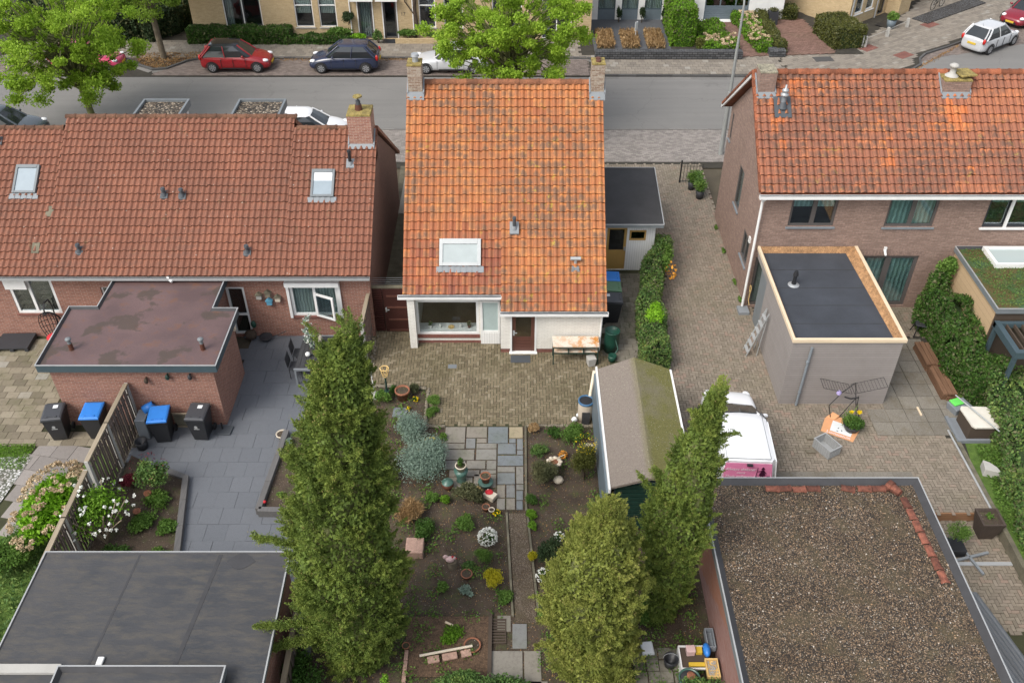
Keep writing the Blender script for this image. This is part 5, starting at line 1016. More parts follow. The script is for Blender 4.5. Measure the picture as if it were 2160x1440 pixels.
m = MB(); m.box(-7.05, -3.0, 54.4, 54.55, .05, .38); single('garden_wall', 'low yellow brick planter wall in front of house number 17', 'wall', m, 'brick_yellow')
m = MB(); m.box(-7.85, -6.85, 54.45, 55.05, .1, .13); single('doormat', 'dark doormat at the door of house number 17', 'doormat', m, 'black_plastic')

wh = thing('white_terrace_house', 'white rendered house with blue-grey window bays across the street, behind the dry planting strips', 'house', (10, 60, 0))
WW = [(5.45, 6.55, .1, 3.2), (6.95, 8.0, .1, 3.2), (8.4, 9.5, .1, 3.2), (12.2, 15.0, .1, 2.9)]
w = MB().at((0, 58.4, 0), 0); wall(w, 4.81, 17.2, 0, 4.5, WW); w.build('wall', 'white_paint', wh)
w = MB(); w.box(4.81, 17.2, 58.66, 64, 4.5, 4.7); w.build('roof', 'ridge_left', wh)
for (a, b, c_, d_) in WW[:3]:
    F = window(wh, (0, 58.4, 0), 0, a, b, .75, 3.2, 'trim_blue', fw=.06, curtain='curtain_pale', glass='glass', mull=(.35,), mw=.04); m = MB(); m.box(a, b, 58.45, 58.5, .1, .75); m.build('panel', 'blue_grey', F)
F = window(wh, (0, 58.4, 0), 0, 12.2, 15.0, .9, 2.9, 'blue_grey', fw=.08, mull=(.35, .7), glass='glass_dark'); m = MB()
for i in range(6): m.box(12.2, 15.0, 58.43, 58.48, .12+i*.13, .24+i*.13)
m.build('panel', 'blue_grey', F); m = MB(); m.box(11.9, 15.3, 57.9, 58.4, .1, .16); m.build('doorstep', 'white_paint', wh)

rh2 = thing('yellow_corner_house', 'yellow brick corner house turned away from the street, top right', 'house', (21, 57, 0))
Aq = (21.0, 57.1, 0)
w = MB().at(Aq, R(40)); wall(w, 0, 4.3, 0, 5, [(.55, 1.4, .75, 3.2), (1.75, 2.6, .75, 3.2), (3.3, 4.0, .1, 2.6)]); w.build('wall', 'brick_yellow', rh2)
w = MB().at(Aq, R(40)); w.box(4.3, 5.6, -.9, .4, 0, 5); w.build('porch_wall', 'brick_yellow', rh2)
w = MB().at(Aq, R(40)); w.box(.0, .25, .25, 6.5, 0, 5.02); w.build('gable_wall', 'brick_yellow', rh2)
w = MB().at(Aq, R(40)); w.box(-.0, 6, -.1, 6.5, 5.0, 5.2); w.build('roof', 'ridge_left', rh2)
for a, b in ((.55, 1.4), (1.75, 2.6)): window(rh2, Aq, R(40), a, b, .75, 3.2, 'white_paint', fw=.08, bars=(.6,), glass='glass', sill='white_paint', curtain='curtain_pale', cfull=.4)
window(rh2, Aq, R(40), 3.3, 4.0, .1, 2.6, 'grey_frame', fw=.08, name='door', glass='glass_dark')
m = MB().at(Aq, R(40))
m.cyl((.12, -.07, 0), (.12, -.07, 5), .05, .05, 8); m.cyl((2.95, -.07, 0), (2.95, -.07, 5), .05, .05, 8); m.build('downpipe', 'trim_alu', rh2)
wb = thing('yellow_brick_house', 'corner of a further yellow brick house behind the bicycle, at the top right edge', 'house', (27, 62, 0))
w = MB().at((25.8, 61.2, 0), R(40)); w.box(0, 8, 0, 3, 0, 4); w.build('wall', 'brick_yellow', wb); w = MB().at((25.8, 61.2, 0), R(40)); w.box(-.2, 8.2, -.2, 3.2, 4.01, 4.2); w.build('roof', 'ridge_left', wb)

m = MB(); m.box(4.85, 13.45, 51.95, 52.45, .0, .55); single('stone_wall', 'low dark stacked-stone wall along the far pavement', 'wall', m, 'stone_wall', bevel=.04)
m = MB(); m.box(15.1, 16.05, 52.3, 52.9, .0, .5); single('stone_block', 'short dark stone block at the end of the clipped hedge', 'wall', m, 'stone_wall', bevel=.04)
m = MB(); m.add([(26.3, 57.7, .16), (31.5, 61.5, .16), (30.9, 62.6, .16), (25.6, 58.6, .16)], [(0, 1, 2, 3)]); m2 = single('slate_strip', 'strip of dark slate chippings with low stone edge, behind the silver car', 'garden bed', m, 'slate_chip', solid=.1)
for i, (x0, x1) in enumerate(((5.1, 6.15), (6.6, 7.65), (8.1, 9.15))):
    t = thing('grass_strip', 'strip of dry straw-coloured grass in the slate terrace, %s of three' % ('left', 'middle', 'right')[i], 'garden bed', ((x0+x1)/2, 54.9, .13), group='dry grass strips')
    m = MB(); m.box(x0, x1, 53.5, 56.0, .1, .16); m.build('soil', 'soil', t)
    P = np.stack([RNG.uniform(x0, x1, 1500), RNG.uniform(53.5, 56.0, 1500), RNG.uniform(.2, .5, 1500)], 1); leaves('grass', 'leaf_straw', P, .24, t, .22, np.tile([[0, 0, 1.]], (1500, 1)), .7)

# ================================================================ PLANTS
def hedge(name, label, mat, pts, wd, h, n, size, z0=0, group=None, wob=.12, cat='hedge', asp=.6, round_=.25):
    t = thing(name, label, cat, (pts[0][0], pts[0][1], z0), group=group)
    seg = [(Vector(a[:2]), Vector(b[:2]), a, b) for a, b in zip(pts, pts[1:])]; tot = sum((b-a).length for a, b, _, _ in seg); Ps = []
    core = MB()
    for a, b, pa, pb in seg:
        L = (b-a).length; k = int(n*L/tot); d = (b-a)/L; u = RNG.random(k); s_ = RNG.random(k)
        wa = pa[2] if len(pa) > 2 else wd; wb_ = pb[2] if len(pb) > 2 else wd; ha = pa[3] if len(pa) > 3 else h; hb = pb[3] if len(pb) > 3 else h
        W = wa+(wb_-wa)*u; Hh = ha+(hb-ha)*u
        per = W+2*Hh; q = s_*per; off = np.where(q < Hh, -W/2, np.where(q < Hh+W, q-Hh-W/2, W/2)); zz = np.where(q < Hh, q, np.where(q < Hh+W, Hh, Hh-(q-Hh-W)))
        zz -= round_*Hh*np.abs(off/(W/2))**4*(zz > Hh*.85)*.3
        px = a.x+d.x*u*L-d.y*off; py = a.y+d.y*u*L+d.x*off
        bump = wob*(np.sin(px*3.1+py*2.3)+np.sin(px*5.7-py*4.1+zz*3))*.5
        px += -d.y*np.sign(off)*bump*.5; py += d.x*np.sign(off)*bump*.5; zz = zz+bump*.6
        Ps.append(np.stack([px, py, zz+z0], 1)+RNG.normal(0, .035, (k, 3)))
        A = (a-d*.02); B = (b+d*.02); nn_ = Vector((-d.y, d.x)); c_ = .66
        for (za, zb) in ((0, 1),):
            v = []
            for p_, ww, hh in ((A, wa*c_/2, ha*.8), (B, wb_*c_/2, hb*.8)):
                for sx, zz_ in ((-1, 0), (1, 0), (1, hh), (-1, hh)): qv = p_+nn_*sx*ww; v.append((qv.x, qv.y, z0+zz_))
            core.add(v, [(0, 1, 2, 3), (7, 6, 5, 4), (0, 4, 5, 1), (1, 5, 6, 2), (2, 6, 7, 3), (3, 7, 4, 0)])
    # end faces
    for (p_, pp, s1) in ((seg[0][0], seg[0][2], -1), (seg[-1][1], seg[-1][3], 1)):
        d = (seg[0][1]-seg[0][0]).normalized() if s1 < 0 else (seg[-1][1]-seg[-1][0]).normalized(); ww = pp[2] if len(pp) > 2 else wd; hh = pp[3] if len(pp) > 3 else h
        k = int(n*ww*hh/(tot*(wd+2*h)))+20; o_ = RNG.uniform(-ww/2, ww/2, k); z_ = RNG.uniform(0, hh, k)
        Ps.append(np.stack([p_.x-d.y*o_+d.x*s1*.02, p_.y+d.x*o_+d.y*s1*.02, z_+z0], 1)+RNG.normal(0, .03, (k, 3)))
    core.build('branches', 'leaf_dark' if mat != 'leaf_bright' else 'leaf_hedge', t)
    A_ = np.concatenate(Ps); leaves('foliage', mat, A_, size, t, asp); s2 = A_[RNG.random(len(A_)) < .16]
    leaves('older_leaves', 'leaf_olive', s2+RNG.normal(0, .04, s2.shape), size*1.15, t, asp); return t

def conifer(label, path, prof, mat, nspray, nl, size, extra=(), spread=.6, lw=.12, L0=.36):
    """path: [(x,y,z)...] axis, prof: [(z,r)...]"""
    t = thing('conifer', label, 'tree', path[0]); pz = [p[2] for p in path]
    ax_ = lambda z: np.stack([np.interp(z, pz, [p[0] for p in path]), np.interp(z, pz, [p[1] for p in path])], -1)
    rz = lambda z: np.interp(z, [q[0] for q in prof], [q[1] for q in prof])
    H_ = pz[-1]; zs = []
    while len(zs) < nspray:
        z = RNG.uniform(.1, H_); 
        if RNG.random() < rz(z)/max(q[1] for q in prof)+.12: zs.append(z)
    zs = np.array(zs); th = RNG.uniform(0, 2*np.pi, nspray); A = ax_(zs)
    lump = 1+.09*np.sin(3*th+zs*2.3)+.07*np.sin(5*th-zs*3.9+1)+RNG.normal(0, .05, nspray)
    rr = rz(zs)*lump*np.where(RNG.random(nspray) < .25, RNG.uniform(.5, .8, nspray), 1)
    C = np.stack([A[:, 0]+np.cos(th)*rr, A[:, 1]+np.sin(th)*rr, zs], 1)
    D = unit(np.stack([np.cos(th)*.62, np.sin(th)*.62, np.full(nspray, .85)], 1)+RNG.normal(0, .22, (nspray, 3)))
    k_ = max(30, nspray//6); lc = C[:k_]-np.stack([np.cos(th[:k_]), np.sin(th[:k_]), np.zeros(k_)], 1)*.1; who = RNG.integers(0, k_, nspray); who[:k_] = np.arange(k_)
    q_ = unit(D[who]*.9+RNG.normal(0, .6, (nspray, 3))); keep = RNG.random(nspray) < .82
    C = np.where(keep[:, None], lc[who]+q_*np.array([.14, .14, .22])*RNG.uniform(.5, 1.15, (nspray, 1)), C); D = np.where(keep[:, None], unit(q_*.8+D[who]*.7), D)
    Ls = L0*RNG.uniform(.6, 1.3, nspray)
    for (c0, c1, k, ll) in extra:
        c0 = np.array(c0); c1 = np.array(c1); u = np.linspace(0, 1, k)[:, None]; C = np.concatenate([C, c0+(c1-c0)*u]); dv = unit((c1-c0)[None]); D = np.concatenate([D, unit(dv+RNG.normal(0, .35, (k, 3)))]); Ls = np.concatenate([Ls, np.full(k, ll)])
    N = len(C); s_ = RNG.random((N, nl)); P = C[:, None, :]+D[:, None, :]*((s_-.45)*Ls[:, None])[..., None]+RNG.normal(0, 1, (N, nl, 3))*(lw*(1.15-s_))[..., None]*Ls[:, None, None]/.5*.6
    al = np.repeat(D[:, None, :], nl, 1)
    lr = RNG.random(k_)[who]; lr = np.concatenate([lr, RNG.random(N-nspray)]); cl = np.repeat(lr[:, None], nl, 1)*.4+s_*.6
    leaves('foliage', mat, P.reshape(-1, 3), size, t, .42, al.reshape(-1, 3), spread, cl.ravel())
    # inner twig mass, then larger leaves toned darker to paint shade inside the crown
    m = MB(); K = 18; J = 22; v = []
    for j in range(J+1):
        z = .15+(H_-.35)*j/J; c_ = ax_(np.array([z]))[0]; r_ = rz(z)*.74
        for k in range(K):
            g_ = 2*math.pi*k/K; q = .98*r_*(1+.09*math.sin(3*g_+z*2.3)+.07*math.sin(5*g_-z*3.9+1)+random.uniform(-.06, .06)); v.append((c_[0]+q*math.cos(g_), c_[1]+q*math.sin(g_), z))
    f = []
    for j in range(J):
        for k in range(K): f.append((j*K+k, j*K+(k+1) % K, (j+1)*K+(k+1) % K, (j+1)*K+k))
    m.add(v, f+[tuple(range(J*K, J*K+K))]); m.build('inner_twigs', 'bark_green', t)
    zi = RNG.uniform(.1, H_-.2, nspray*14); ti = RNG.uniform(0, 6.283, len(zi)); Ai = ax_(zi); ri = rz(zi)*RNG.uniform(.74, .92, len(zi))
    leaves('shaded_inner_foliage', mat, np.stack([Ai[:, 0]+np.cos(ti)*ri, Ai[:, 1]+np.sin(ti)*ri, zi], 1), .1, t, .6, None, 1, np.full(len(zi), .1))
    m = MB(); m.cyl(path[0], path[1], .17, .1, 8); m.build('trunk', 'bark_dark', t)
    tuft = RNG.choice(N, int(N*.3)); Pt = (C[tuft][:, None, :]+D[tuft][:, None, :]*(.5*Ls[tuft])[:, None, None]+RNG.normal(0, .04, (len(tuft), 4, 3))).reshape(-1, 3); leaves('cones', 'needle_brown', Pt, size*.7, t, .6)
    return t
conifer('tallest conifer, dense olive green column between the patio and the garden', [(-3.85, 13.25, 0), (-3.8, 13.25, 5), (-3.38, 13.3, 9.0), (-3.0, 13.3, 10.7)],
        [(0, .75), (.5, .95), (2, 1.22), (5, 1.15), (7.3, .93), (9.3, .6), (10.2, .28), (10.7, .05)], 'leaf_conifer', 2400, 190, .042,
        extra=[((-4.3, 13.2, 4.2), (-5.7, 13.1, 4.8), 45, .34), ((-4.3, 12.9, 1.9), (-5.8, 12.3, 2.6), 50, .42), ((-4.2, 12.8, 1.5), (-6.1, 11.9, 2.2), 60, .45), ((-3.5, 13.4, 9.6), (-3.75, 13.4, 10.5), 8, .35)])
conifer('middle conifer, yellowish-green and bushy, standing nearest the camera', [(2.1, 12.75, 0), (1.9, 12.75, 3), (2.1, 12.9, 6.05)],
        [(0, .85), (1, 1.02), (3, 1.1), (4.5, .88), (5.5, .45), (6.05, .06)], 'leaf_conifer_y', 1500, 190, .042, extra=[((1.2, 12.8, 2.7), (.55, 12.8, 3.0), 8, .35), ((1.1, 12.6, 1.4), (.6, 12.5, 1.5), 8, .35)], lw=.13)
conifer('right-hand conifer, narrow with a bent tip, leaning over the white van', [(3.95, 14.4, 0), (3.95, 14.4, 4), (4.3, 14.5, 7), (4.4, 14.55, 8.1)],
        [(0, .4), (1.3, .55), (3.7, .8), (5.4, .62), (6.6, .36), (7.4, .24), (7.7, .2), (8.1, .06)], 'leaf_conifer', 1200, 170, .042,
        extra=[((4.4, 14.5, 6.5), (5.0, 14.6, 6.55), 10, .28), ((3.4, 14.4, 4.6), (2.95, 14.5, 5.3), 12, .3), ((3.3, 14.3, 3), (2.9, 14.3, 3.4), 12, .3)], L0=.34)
def street_tree(label, base, top, cc, cr, n, mat, size=.26, nb=70, seed=0):
    t = thing('street_tree', label, 'tree', base, group='leafy street trees'); b = Vector(base); c_ = Vector(cc)
    m = MB(); tp = Vector(top); m.cyl(b, b.lerp(tp, .5), .19, .15, 10, False); m.cyl(b.lerp(tp, .5), tp, .15, .1, 10, False)
    P = []; cl = []; k = int(n/nb); g = np.random.default_rng(seed)
    for i in range(nb):
        d = unit(g.normal(size=(1, 3)))[0]; q = g.uniform(.45, 1.0)**.6; e = c_+Vector(d*np.array(cr)*q)
        s_ = b.lerp(tp, random.uniform(.45, 1.0)); mid = s_.lerp(e, .55)+Vector((0, 0, .25)); m.cyl(s_, mid, .045, .03, 5, False); m.cyl(mid, e, .03, .008, 5, False)
        r_ = g.uniform(.35, .8)*min(cr)/4.2; P.append(ball(k, tuple(e), (r_, r_, r_*.62), .1)); cl.append(np.full(k, g.random()))
        P.append(ball(int(k*.25), tuple(mid), (r_*.5, r_*.5, r_*.4), .1)); cl.append(np.full(int(k*.25), g.random()))
    m.build('trunk', 'bark_green' if seed != 2 else 'bark', t); leaves('crown', mat, np.concatenate(P), size, t, .8, None, 1, np.concatenate(cl)); return t
street_tree('leafy street tree at the left edge, its mossy trunk rising behind the tiled roof', (-20.7, 42.3, 0), (-21.2, 42.5, 5), (-21.8, 42.6, 5.4), (4.6, 4.0, 3.6), 72000, 'leaf_street', .1, 140, 1)
street_tree('street tree standing in the leaf-covered pit by the red car', (-20.4, 52.2, 0), (-20.6, 52.3, 6), (-20.6, 52.3, 6.3), (4.2, 4.0, 3.7), 32000, 'leaf_street2', .12, 100, 2)
street_tree('leafy street tree behind the orange roof, between its two chimneys', (-.2, 42.3, 0), (-.2, 42.4, 5), (-.1, 42.6, 5.5), (4.1, 3.9, 3.3), 72000, 'leaf_street', .1, 140, 3)

hedge('clipped_hedge', 'dense clipped hedge under the wide window, behind the red car', 'leaf_hedge', [(-19.5, 54.85), (-13.4, 54.75)], .95, .95, 14000, .13)
hedge('clipped_hedge', 'lower clipped hedge running right from the dense one, towards the doors', 'leaf_hedge', [(-13.3, 54.65), (-9.2, 54.6)], .7, .5, 5000, .12)
hedge('dark_hedge', 'dark shrubbery beside the footpath at top left, behind the leaf pit', 'leaf_dark', [(-30, 56), (-22.8, 56.2)], 2.6, 2.0, 9000, .2, wob=.4)
hedge('dark_hedge', 'dark rounded hedge end by the yellow gable, behind the street tree trunk', 'leaf_dark', [(-22.6, 55.2), (-20.6, 58)], 2.0, 1.7, 5000, .18, wob=.3)
bush('topiary_ball', 'round dark topiary ball by the downpipe of the yellow terrace', 'leaf_dark', (-9.85, 54.85, 1.55), (.48, .48, .48), 1500, .1)
bush('euphorbia', 'lime-yellow flowering clump in front of the topiary ball', 'leaf_lime', (-9.3, 54.35, .55), (.7, .35, .25), 700, .13)
bush('shrub', 'loose green shrub under the topiary ball', 'leaf_mid', (-10.4, 54.8, .7), (.9, .35, .4), 1100, .13)
bush('potted_shrub', 'small shrub between the two front doors of the yellow terrace', 'leaf_mixed', (-8.1, 54.5, .55), (.35, .3, .5), 900, .11)
bush('strap_leaf_plant', 'bright strappy clump left on the planter wall under number 17', 'leaf_mid', (-6.3, 54.9, .55), (.75, .3, .35), 1200, .22, asp=.2)
bush('strap_leaf_plant', 'paler flowering clump right on the planter wall under number 17', 'leaf_mixed', (-4.6, 54.9, .45), (.9, .3, .25), 1200, .15, asp=.3)
hedge('tall_hedge', 'tall bright green clipped hedge, a narrow wall between two front gardens', 'leaf_bright', [(10.2, 53.9), (10.3, 58.2)], 1.35, 2.4, 15000, .12, wob=.07)
bush('cone_shrub', 'dark cone-shaped shrub at the foot of the tall bright hedge', 'leaf_yew', (11.15, 53.4, .5), (.35, .5, .55), 1500, .09)
for i, x in enumerate((6.75, 8.2, 9.65)): bush('box_column', 'dark clipped column in front of the white house, %s of three' % ('left', 'middle', 'right')[i], 'leaf_dark', (x, 57.9, .7), (.26, .26, .65), 900, .09, group='clipped columns by the white house')
def blooms(parent, mat, x0, x1, y0, y1, z, n, r, poly=None):
    X = RNG.uniform(x0, x1, n); Y = RNG.uniform(y0, y1, n)
    if poly: k = inpoly(X, Y, poly); X, Y = X[k], Y[k]
    P = np.concatenate([ball(26, (x, y, z+RNG.uniform(-.08, .1)), (r, r, r*.55), .7) for x, y in zip(X, Y)]); return leaves('blooms', mat, P, r*.75, parent, .8)
t = hedge('hydrangea_bed', 'hydrangea bed with faded cream heads, left of the brick path', 'leaf_bright', [(12.3, 52.95, 2.2, .55), (12.1, 57.3, 1.6, .5)], 2.0, .55, 7000, .14, wob=.25)
blooms(t, 'bloom_tan', 11.4, 13.4, 52.8, 54.6, .62, 34, .13)
t = hedge('hydrangea_bed', 'hydrangea bed with faded cream heads, right of the brick path', 'leaf_bright', [(14.9, 52.9, .8, .6), (14.6, 59.2, 1.4, .6)], 1.3, .6, 6500, .14, wob=.25)
blooms(t, 'bloom_tan', 14.2, 15.4, 53.4, 58.5, .68, 42, .14)
hedge('yew_hedge', 'low clipped yew hedge along the right hydrangea bed', 'leaf_yew', [(15.85, 52.75), (15.7, 59.3)], .55, .75, 7000, .1)
hedge('yew_hedge', 'low clipped yew hedge crossing in front of the white house corner', 'leaf_yew', [(15.7, 58.9), (18.1, 58.7)], .9, .85, 4500, .1)
hedge('yew_hedge', 'small clipped yew strip behind the right hydrangea bed', 'leaf_yew', [(15.6, 60.6), (17.0, 60.2)], .8, .7, 2500, .1)
hedge('yew_block', 'large clipped block of yew at the corner of the yellow house', 'leaf_yew', [(20.1, 53.6, 1.9, 1.3), (19.6, 56.3, 2.0, 1.3)], 1.9, 1.3, 9000, .1)
hedge('boundary_hedge', 'ivy-clad hedge with bright new growth, between side court and driveway', 'leaf_mixed', [(5.0, 24.2, .85, 1.1), (5.0, 26.4, .8, 1.15), (5.35, 29.0, .6, 1.25), (5.9, 30.6, .6, 1.55)], .8, 1.2, 24000, .085, wob=.2)
bush('fresh_growth', 'patch of bright lime foliage on the ivy-clad hedge by the driveway', 'leaf_lime', (5.1, 26.0, 1.15), (.42, .8, .35), 2000, .09, stem=False, cat='climber')
t = bush('climbing_shrub', 'bushy climber with yellow-orange flowers at the corner of the annex', 'leaf_mid', (5.95, 29.9, .95), (.45, 1.0, .8), 3200, .09, cat='climber')
leaves('flowers', 'bloom_orange', ball(60, (6.15, 29.25, .85), (.22, .35, .35), .8), .09, t, .9)
hedge('mixed_hedge', 'tall dark green evergreen hedge left of the tan extension', 'leaf_hedge', [(15.55, 27.3, .85, 2.1), (15.6, 26.5, 1.15, 1.7), (15.6, 24.2, 1.3, 1.55), (15.85, 22.6, 1.2, 1.3)], 1.2, 1.7, 24000, .1, wob=.45)
bush('shrub_tip', 'pointed top of the evergreen shrub by the patio doors', 'leaf_mid', (15.75, 27.45, 2.2), (.4, .4, .65), 1700, .1, stem=False)
hedge('ivy_bank', 'ivy and creeper bank running down the right edge beyond the table', 'leaf_mixed', [(16.5, 23.2, 1.7, 1.2), (16.3, 20.6, 1.7, .9), (15.9, 17.6, 2.4, .75), (15.6, 13, 2.6, .6)], 1.6, 1.0, 26000, .1, wob=.4, cat='climber')
P = np.stack([RNG.uniform(14.4, 15.6, 6500), RNG.uniform(13, 20.6, 6500), RNG.uniform(.01, .16, 6500)], 1); P = P[inpoly(P[:, 0], P[:, 1], [(14.8, 21), (15.6, 21), (15.6, 13), (14.45, 13), (14.45, 18)])]; tag(leaves('ground_cover', 'leaf_mid', P, .09), kind='stuff')
P = np.stack([RNG.uniform(-16, -12.2, 9000), RNG.uniform(11, 19.6, 9000), RNG.uniform(.01, .22, 9000)], 1); P = P[inpoly(P[:, 0], P[:, 1], [(-16, 11), (-12.2, 11), (-12.2, 19.4), (-13.2, 19.6), (-14.3, 18.2), (-15.1, 15)])]; tag(leaves('ground_cover', 'leaf_mixed', P, .1), kind='stuff')
P = np.stack([RNG.uniform(-16.5, -15.2, 2200), RNG.uniform(19.6, 20.7, 2200), RNG.uniform(.01, .06, 2200)], 1); tag(leaves('grass_tufts', 'leaf_bright', P, .09, asp=.2), kind='stuff')
# hydrangea and white-flowered shrubs by the left fence
t = bush('hydrangea', 'big hydrangea covered in faded pinkish-brown heads, left of the board fence', 'leaf_lime', (-13.35, 17.6, .6), (.95, 1.75, .65), 7500, .12)
C_ = ball(210, (-13.35, 17.6, .75), (.95, 1.75, .55), .85); C_ = C_[C_[:, 2] > .7]; leaves('blooms', 'bloom_tan', np.concatenate([ball(36, tuple(c), (.085, .085, .05), .6) for c in C_]), .055, t, .9)
t = bush('flowering_shrub', 'open twiggy shrub with white flowers leaning over the board fence', 'leaf_bright', (-11.65, 17.0, 1.1), (.95, 1.1, .85), 2300, .1)
C_ = ball(80, (-11.6, 17.0, 1.2), (1.0, 1.15, .8), .8); C_ = C_[C_[:, 2] > 1.0]; leaves('blooms', 'bloom_white', np.concatenate([ball(14, tuple(c), (.05, .05, .05), .3) for c in C_]), .06, t, .9)
m = MB()
for i in range(14):
    a = random.uniform(0, 6.28); e = Vector((-11.6+math.cos(a)*random.uniform(.3, .9), 17+math.sin(a)*random.uniform(.3, .9), random.uniform(1.0, 1.7))); m.tube([(-11.55, 16.7, .02), (-11.6+(e.x+11.6)*.3, 16.8+(e.y-17)*.3, .6), tuple(e)], .018, 5)
m.build('branches', 'fence_cap', t)
t = bush('rose_bush', 'grey-green bush with reddish tips at the end of the fence by the patio', 'leaf_mixed', (-10.75, 18.75, .8), (.6, .55, .6), 2300, .09)
leaves('red_tips', 'leaf_red', ball(60, (-10.75, 18.75, 1.0), (.6, .55, .5), .8), .07, t)
bush('red_maple', 'small dark red maple beside the rose bush', 'leaf_red', (-11.45, 18.75, .4), (.35, .3, .3), 1300, .08)
for i, (x, y, r_, mt, lb) in enumerate([(-10.6, 18.3, .5, 'leaf_mid', 'low bright green ground cover at the corner of the raised bed, nearest the patio'), (-10.75, 17.4, .55, 'leaf_mid', 'spreading green perennial right of the fence in the patio bed'), (-11.2, 16.3, .45, 'leaf_hedge', 'dark leafy perennial low in the patio bed, near the fence'), (-9.9, 16.2, .4, 'leaf_mid', 'green perennial beside the sleeper edging, lower end'), (-10.3, 15.3, .45, 'leaf_mixed', 'mottled perennial at the bottom end of the patio bed'), (-11.4, 15.2, .5, 'leaf_hedge', 'dark clump at the foot of the flowering shrub'), (-10.0, 17.2, .4, 'leaf_mid', 'small green clump against the sleeper edging, middle')]):
    bush('bed_plant', lb, mt, (x, y, .16), (r_, r_*1.1, .17), 1500, .08, 'plant', stem=False, lumps=12)
bush('blossom_bush', 'white-dotted wild shrub behind the fence at the left edge', 'leaf_mid', (-13.9, 15.9, .5), (.8, .9, .5), 3200, .1)
bush('lime_shrub', 'yellow-green shrub strip along the black felt roof, far left', 'leaf_lime', (-12.35, 13.6, .8), (.3, 1.3, .5), 1800, .09)
# the middle garden
t = bush('blue_juniper', 'spreading blue-grey juniper beside the stone slab terrace', 'leaf_blue', (-2.7, 19.6, .5), (.95, 1.05, .65), 15000, .05, lumps=34, asp=.5)
bush('blue_juniper', 'smaller blue-grey juniper higher up, beside the tall conifer', 'leaf_blue', (-3.2, 20.9, .5), (.62, .8, .6), 7000, .05, lumps=20, asp=.5)
bush('faded_juniper', 'brownish-green heather mound left of the blue juniper', 'leaf_olive', (-3.9, 19.4, .4), (.5, .9, .4), 2500, .06)
bush('ornamental_grass', 'clump of straw-coloured grass right of the tallest conifer', 'leaf_straw', (-3.0, 17.7, .3), (.45, .55, .35), 1600, .22, 'plant', asp=.1, up=1.5)
bush('dark_heather', 'dark twiggy heather at the lower edge of the slab terrace', 'leaf_olive', (-1.35, 18.35, .35), (.55, .4, .4), 3000, .06)
bush('rosemary', 'grey-green rosemary bush right of the slab terrace', 'leaf_olive', (.95, 19.05, .5), (.5, .6, .5), 5200, .09, asp=.18, up=1.2)
t = bush('upright_yew', 'upright dark yew with yellow tips beside the garden shed', 'leaf_yew', (2.2, 19.2, .85), (.45, .42, .9), 8000, .05, up=1.5)
leaves('yellow_tips', 'bloom_yellow', ball(110, (2.2, 19.25, 1.5), (.4, .38, .3), .6), .045, t)
bush('dark_shrub', 'dark bushy shrub half hidden by the middle conifer', 'leaf_dark', (1.05, 16.1, .45), (.42, .6, .45), 4200, .055)
G = 'small plants in the garden beds'
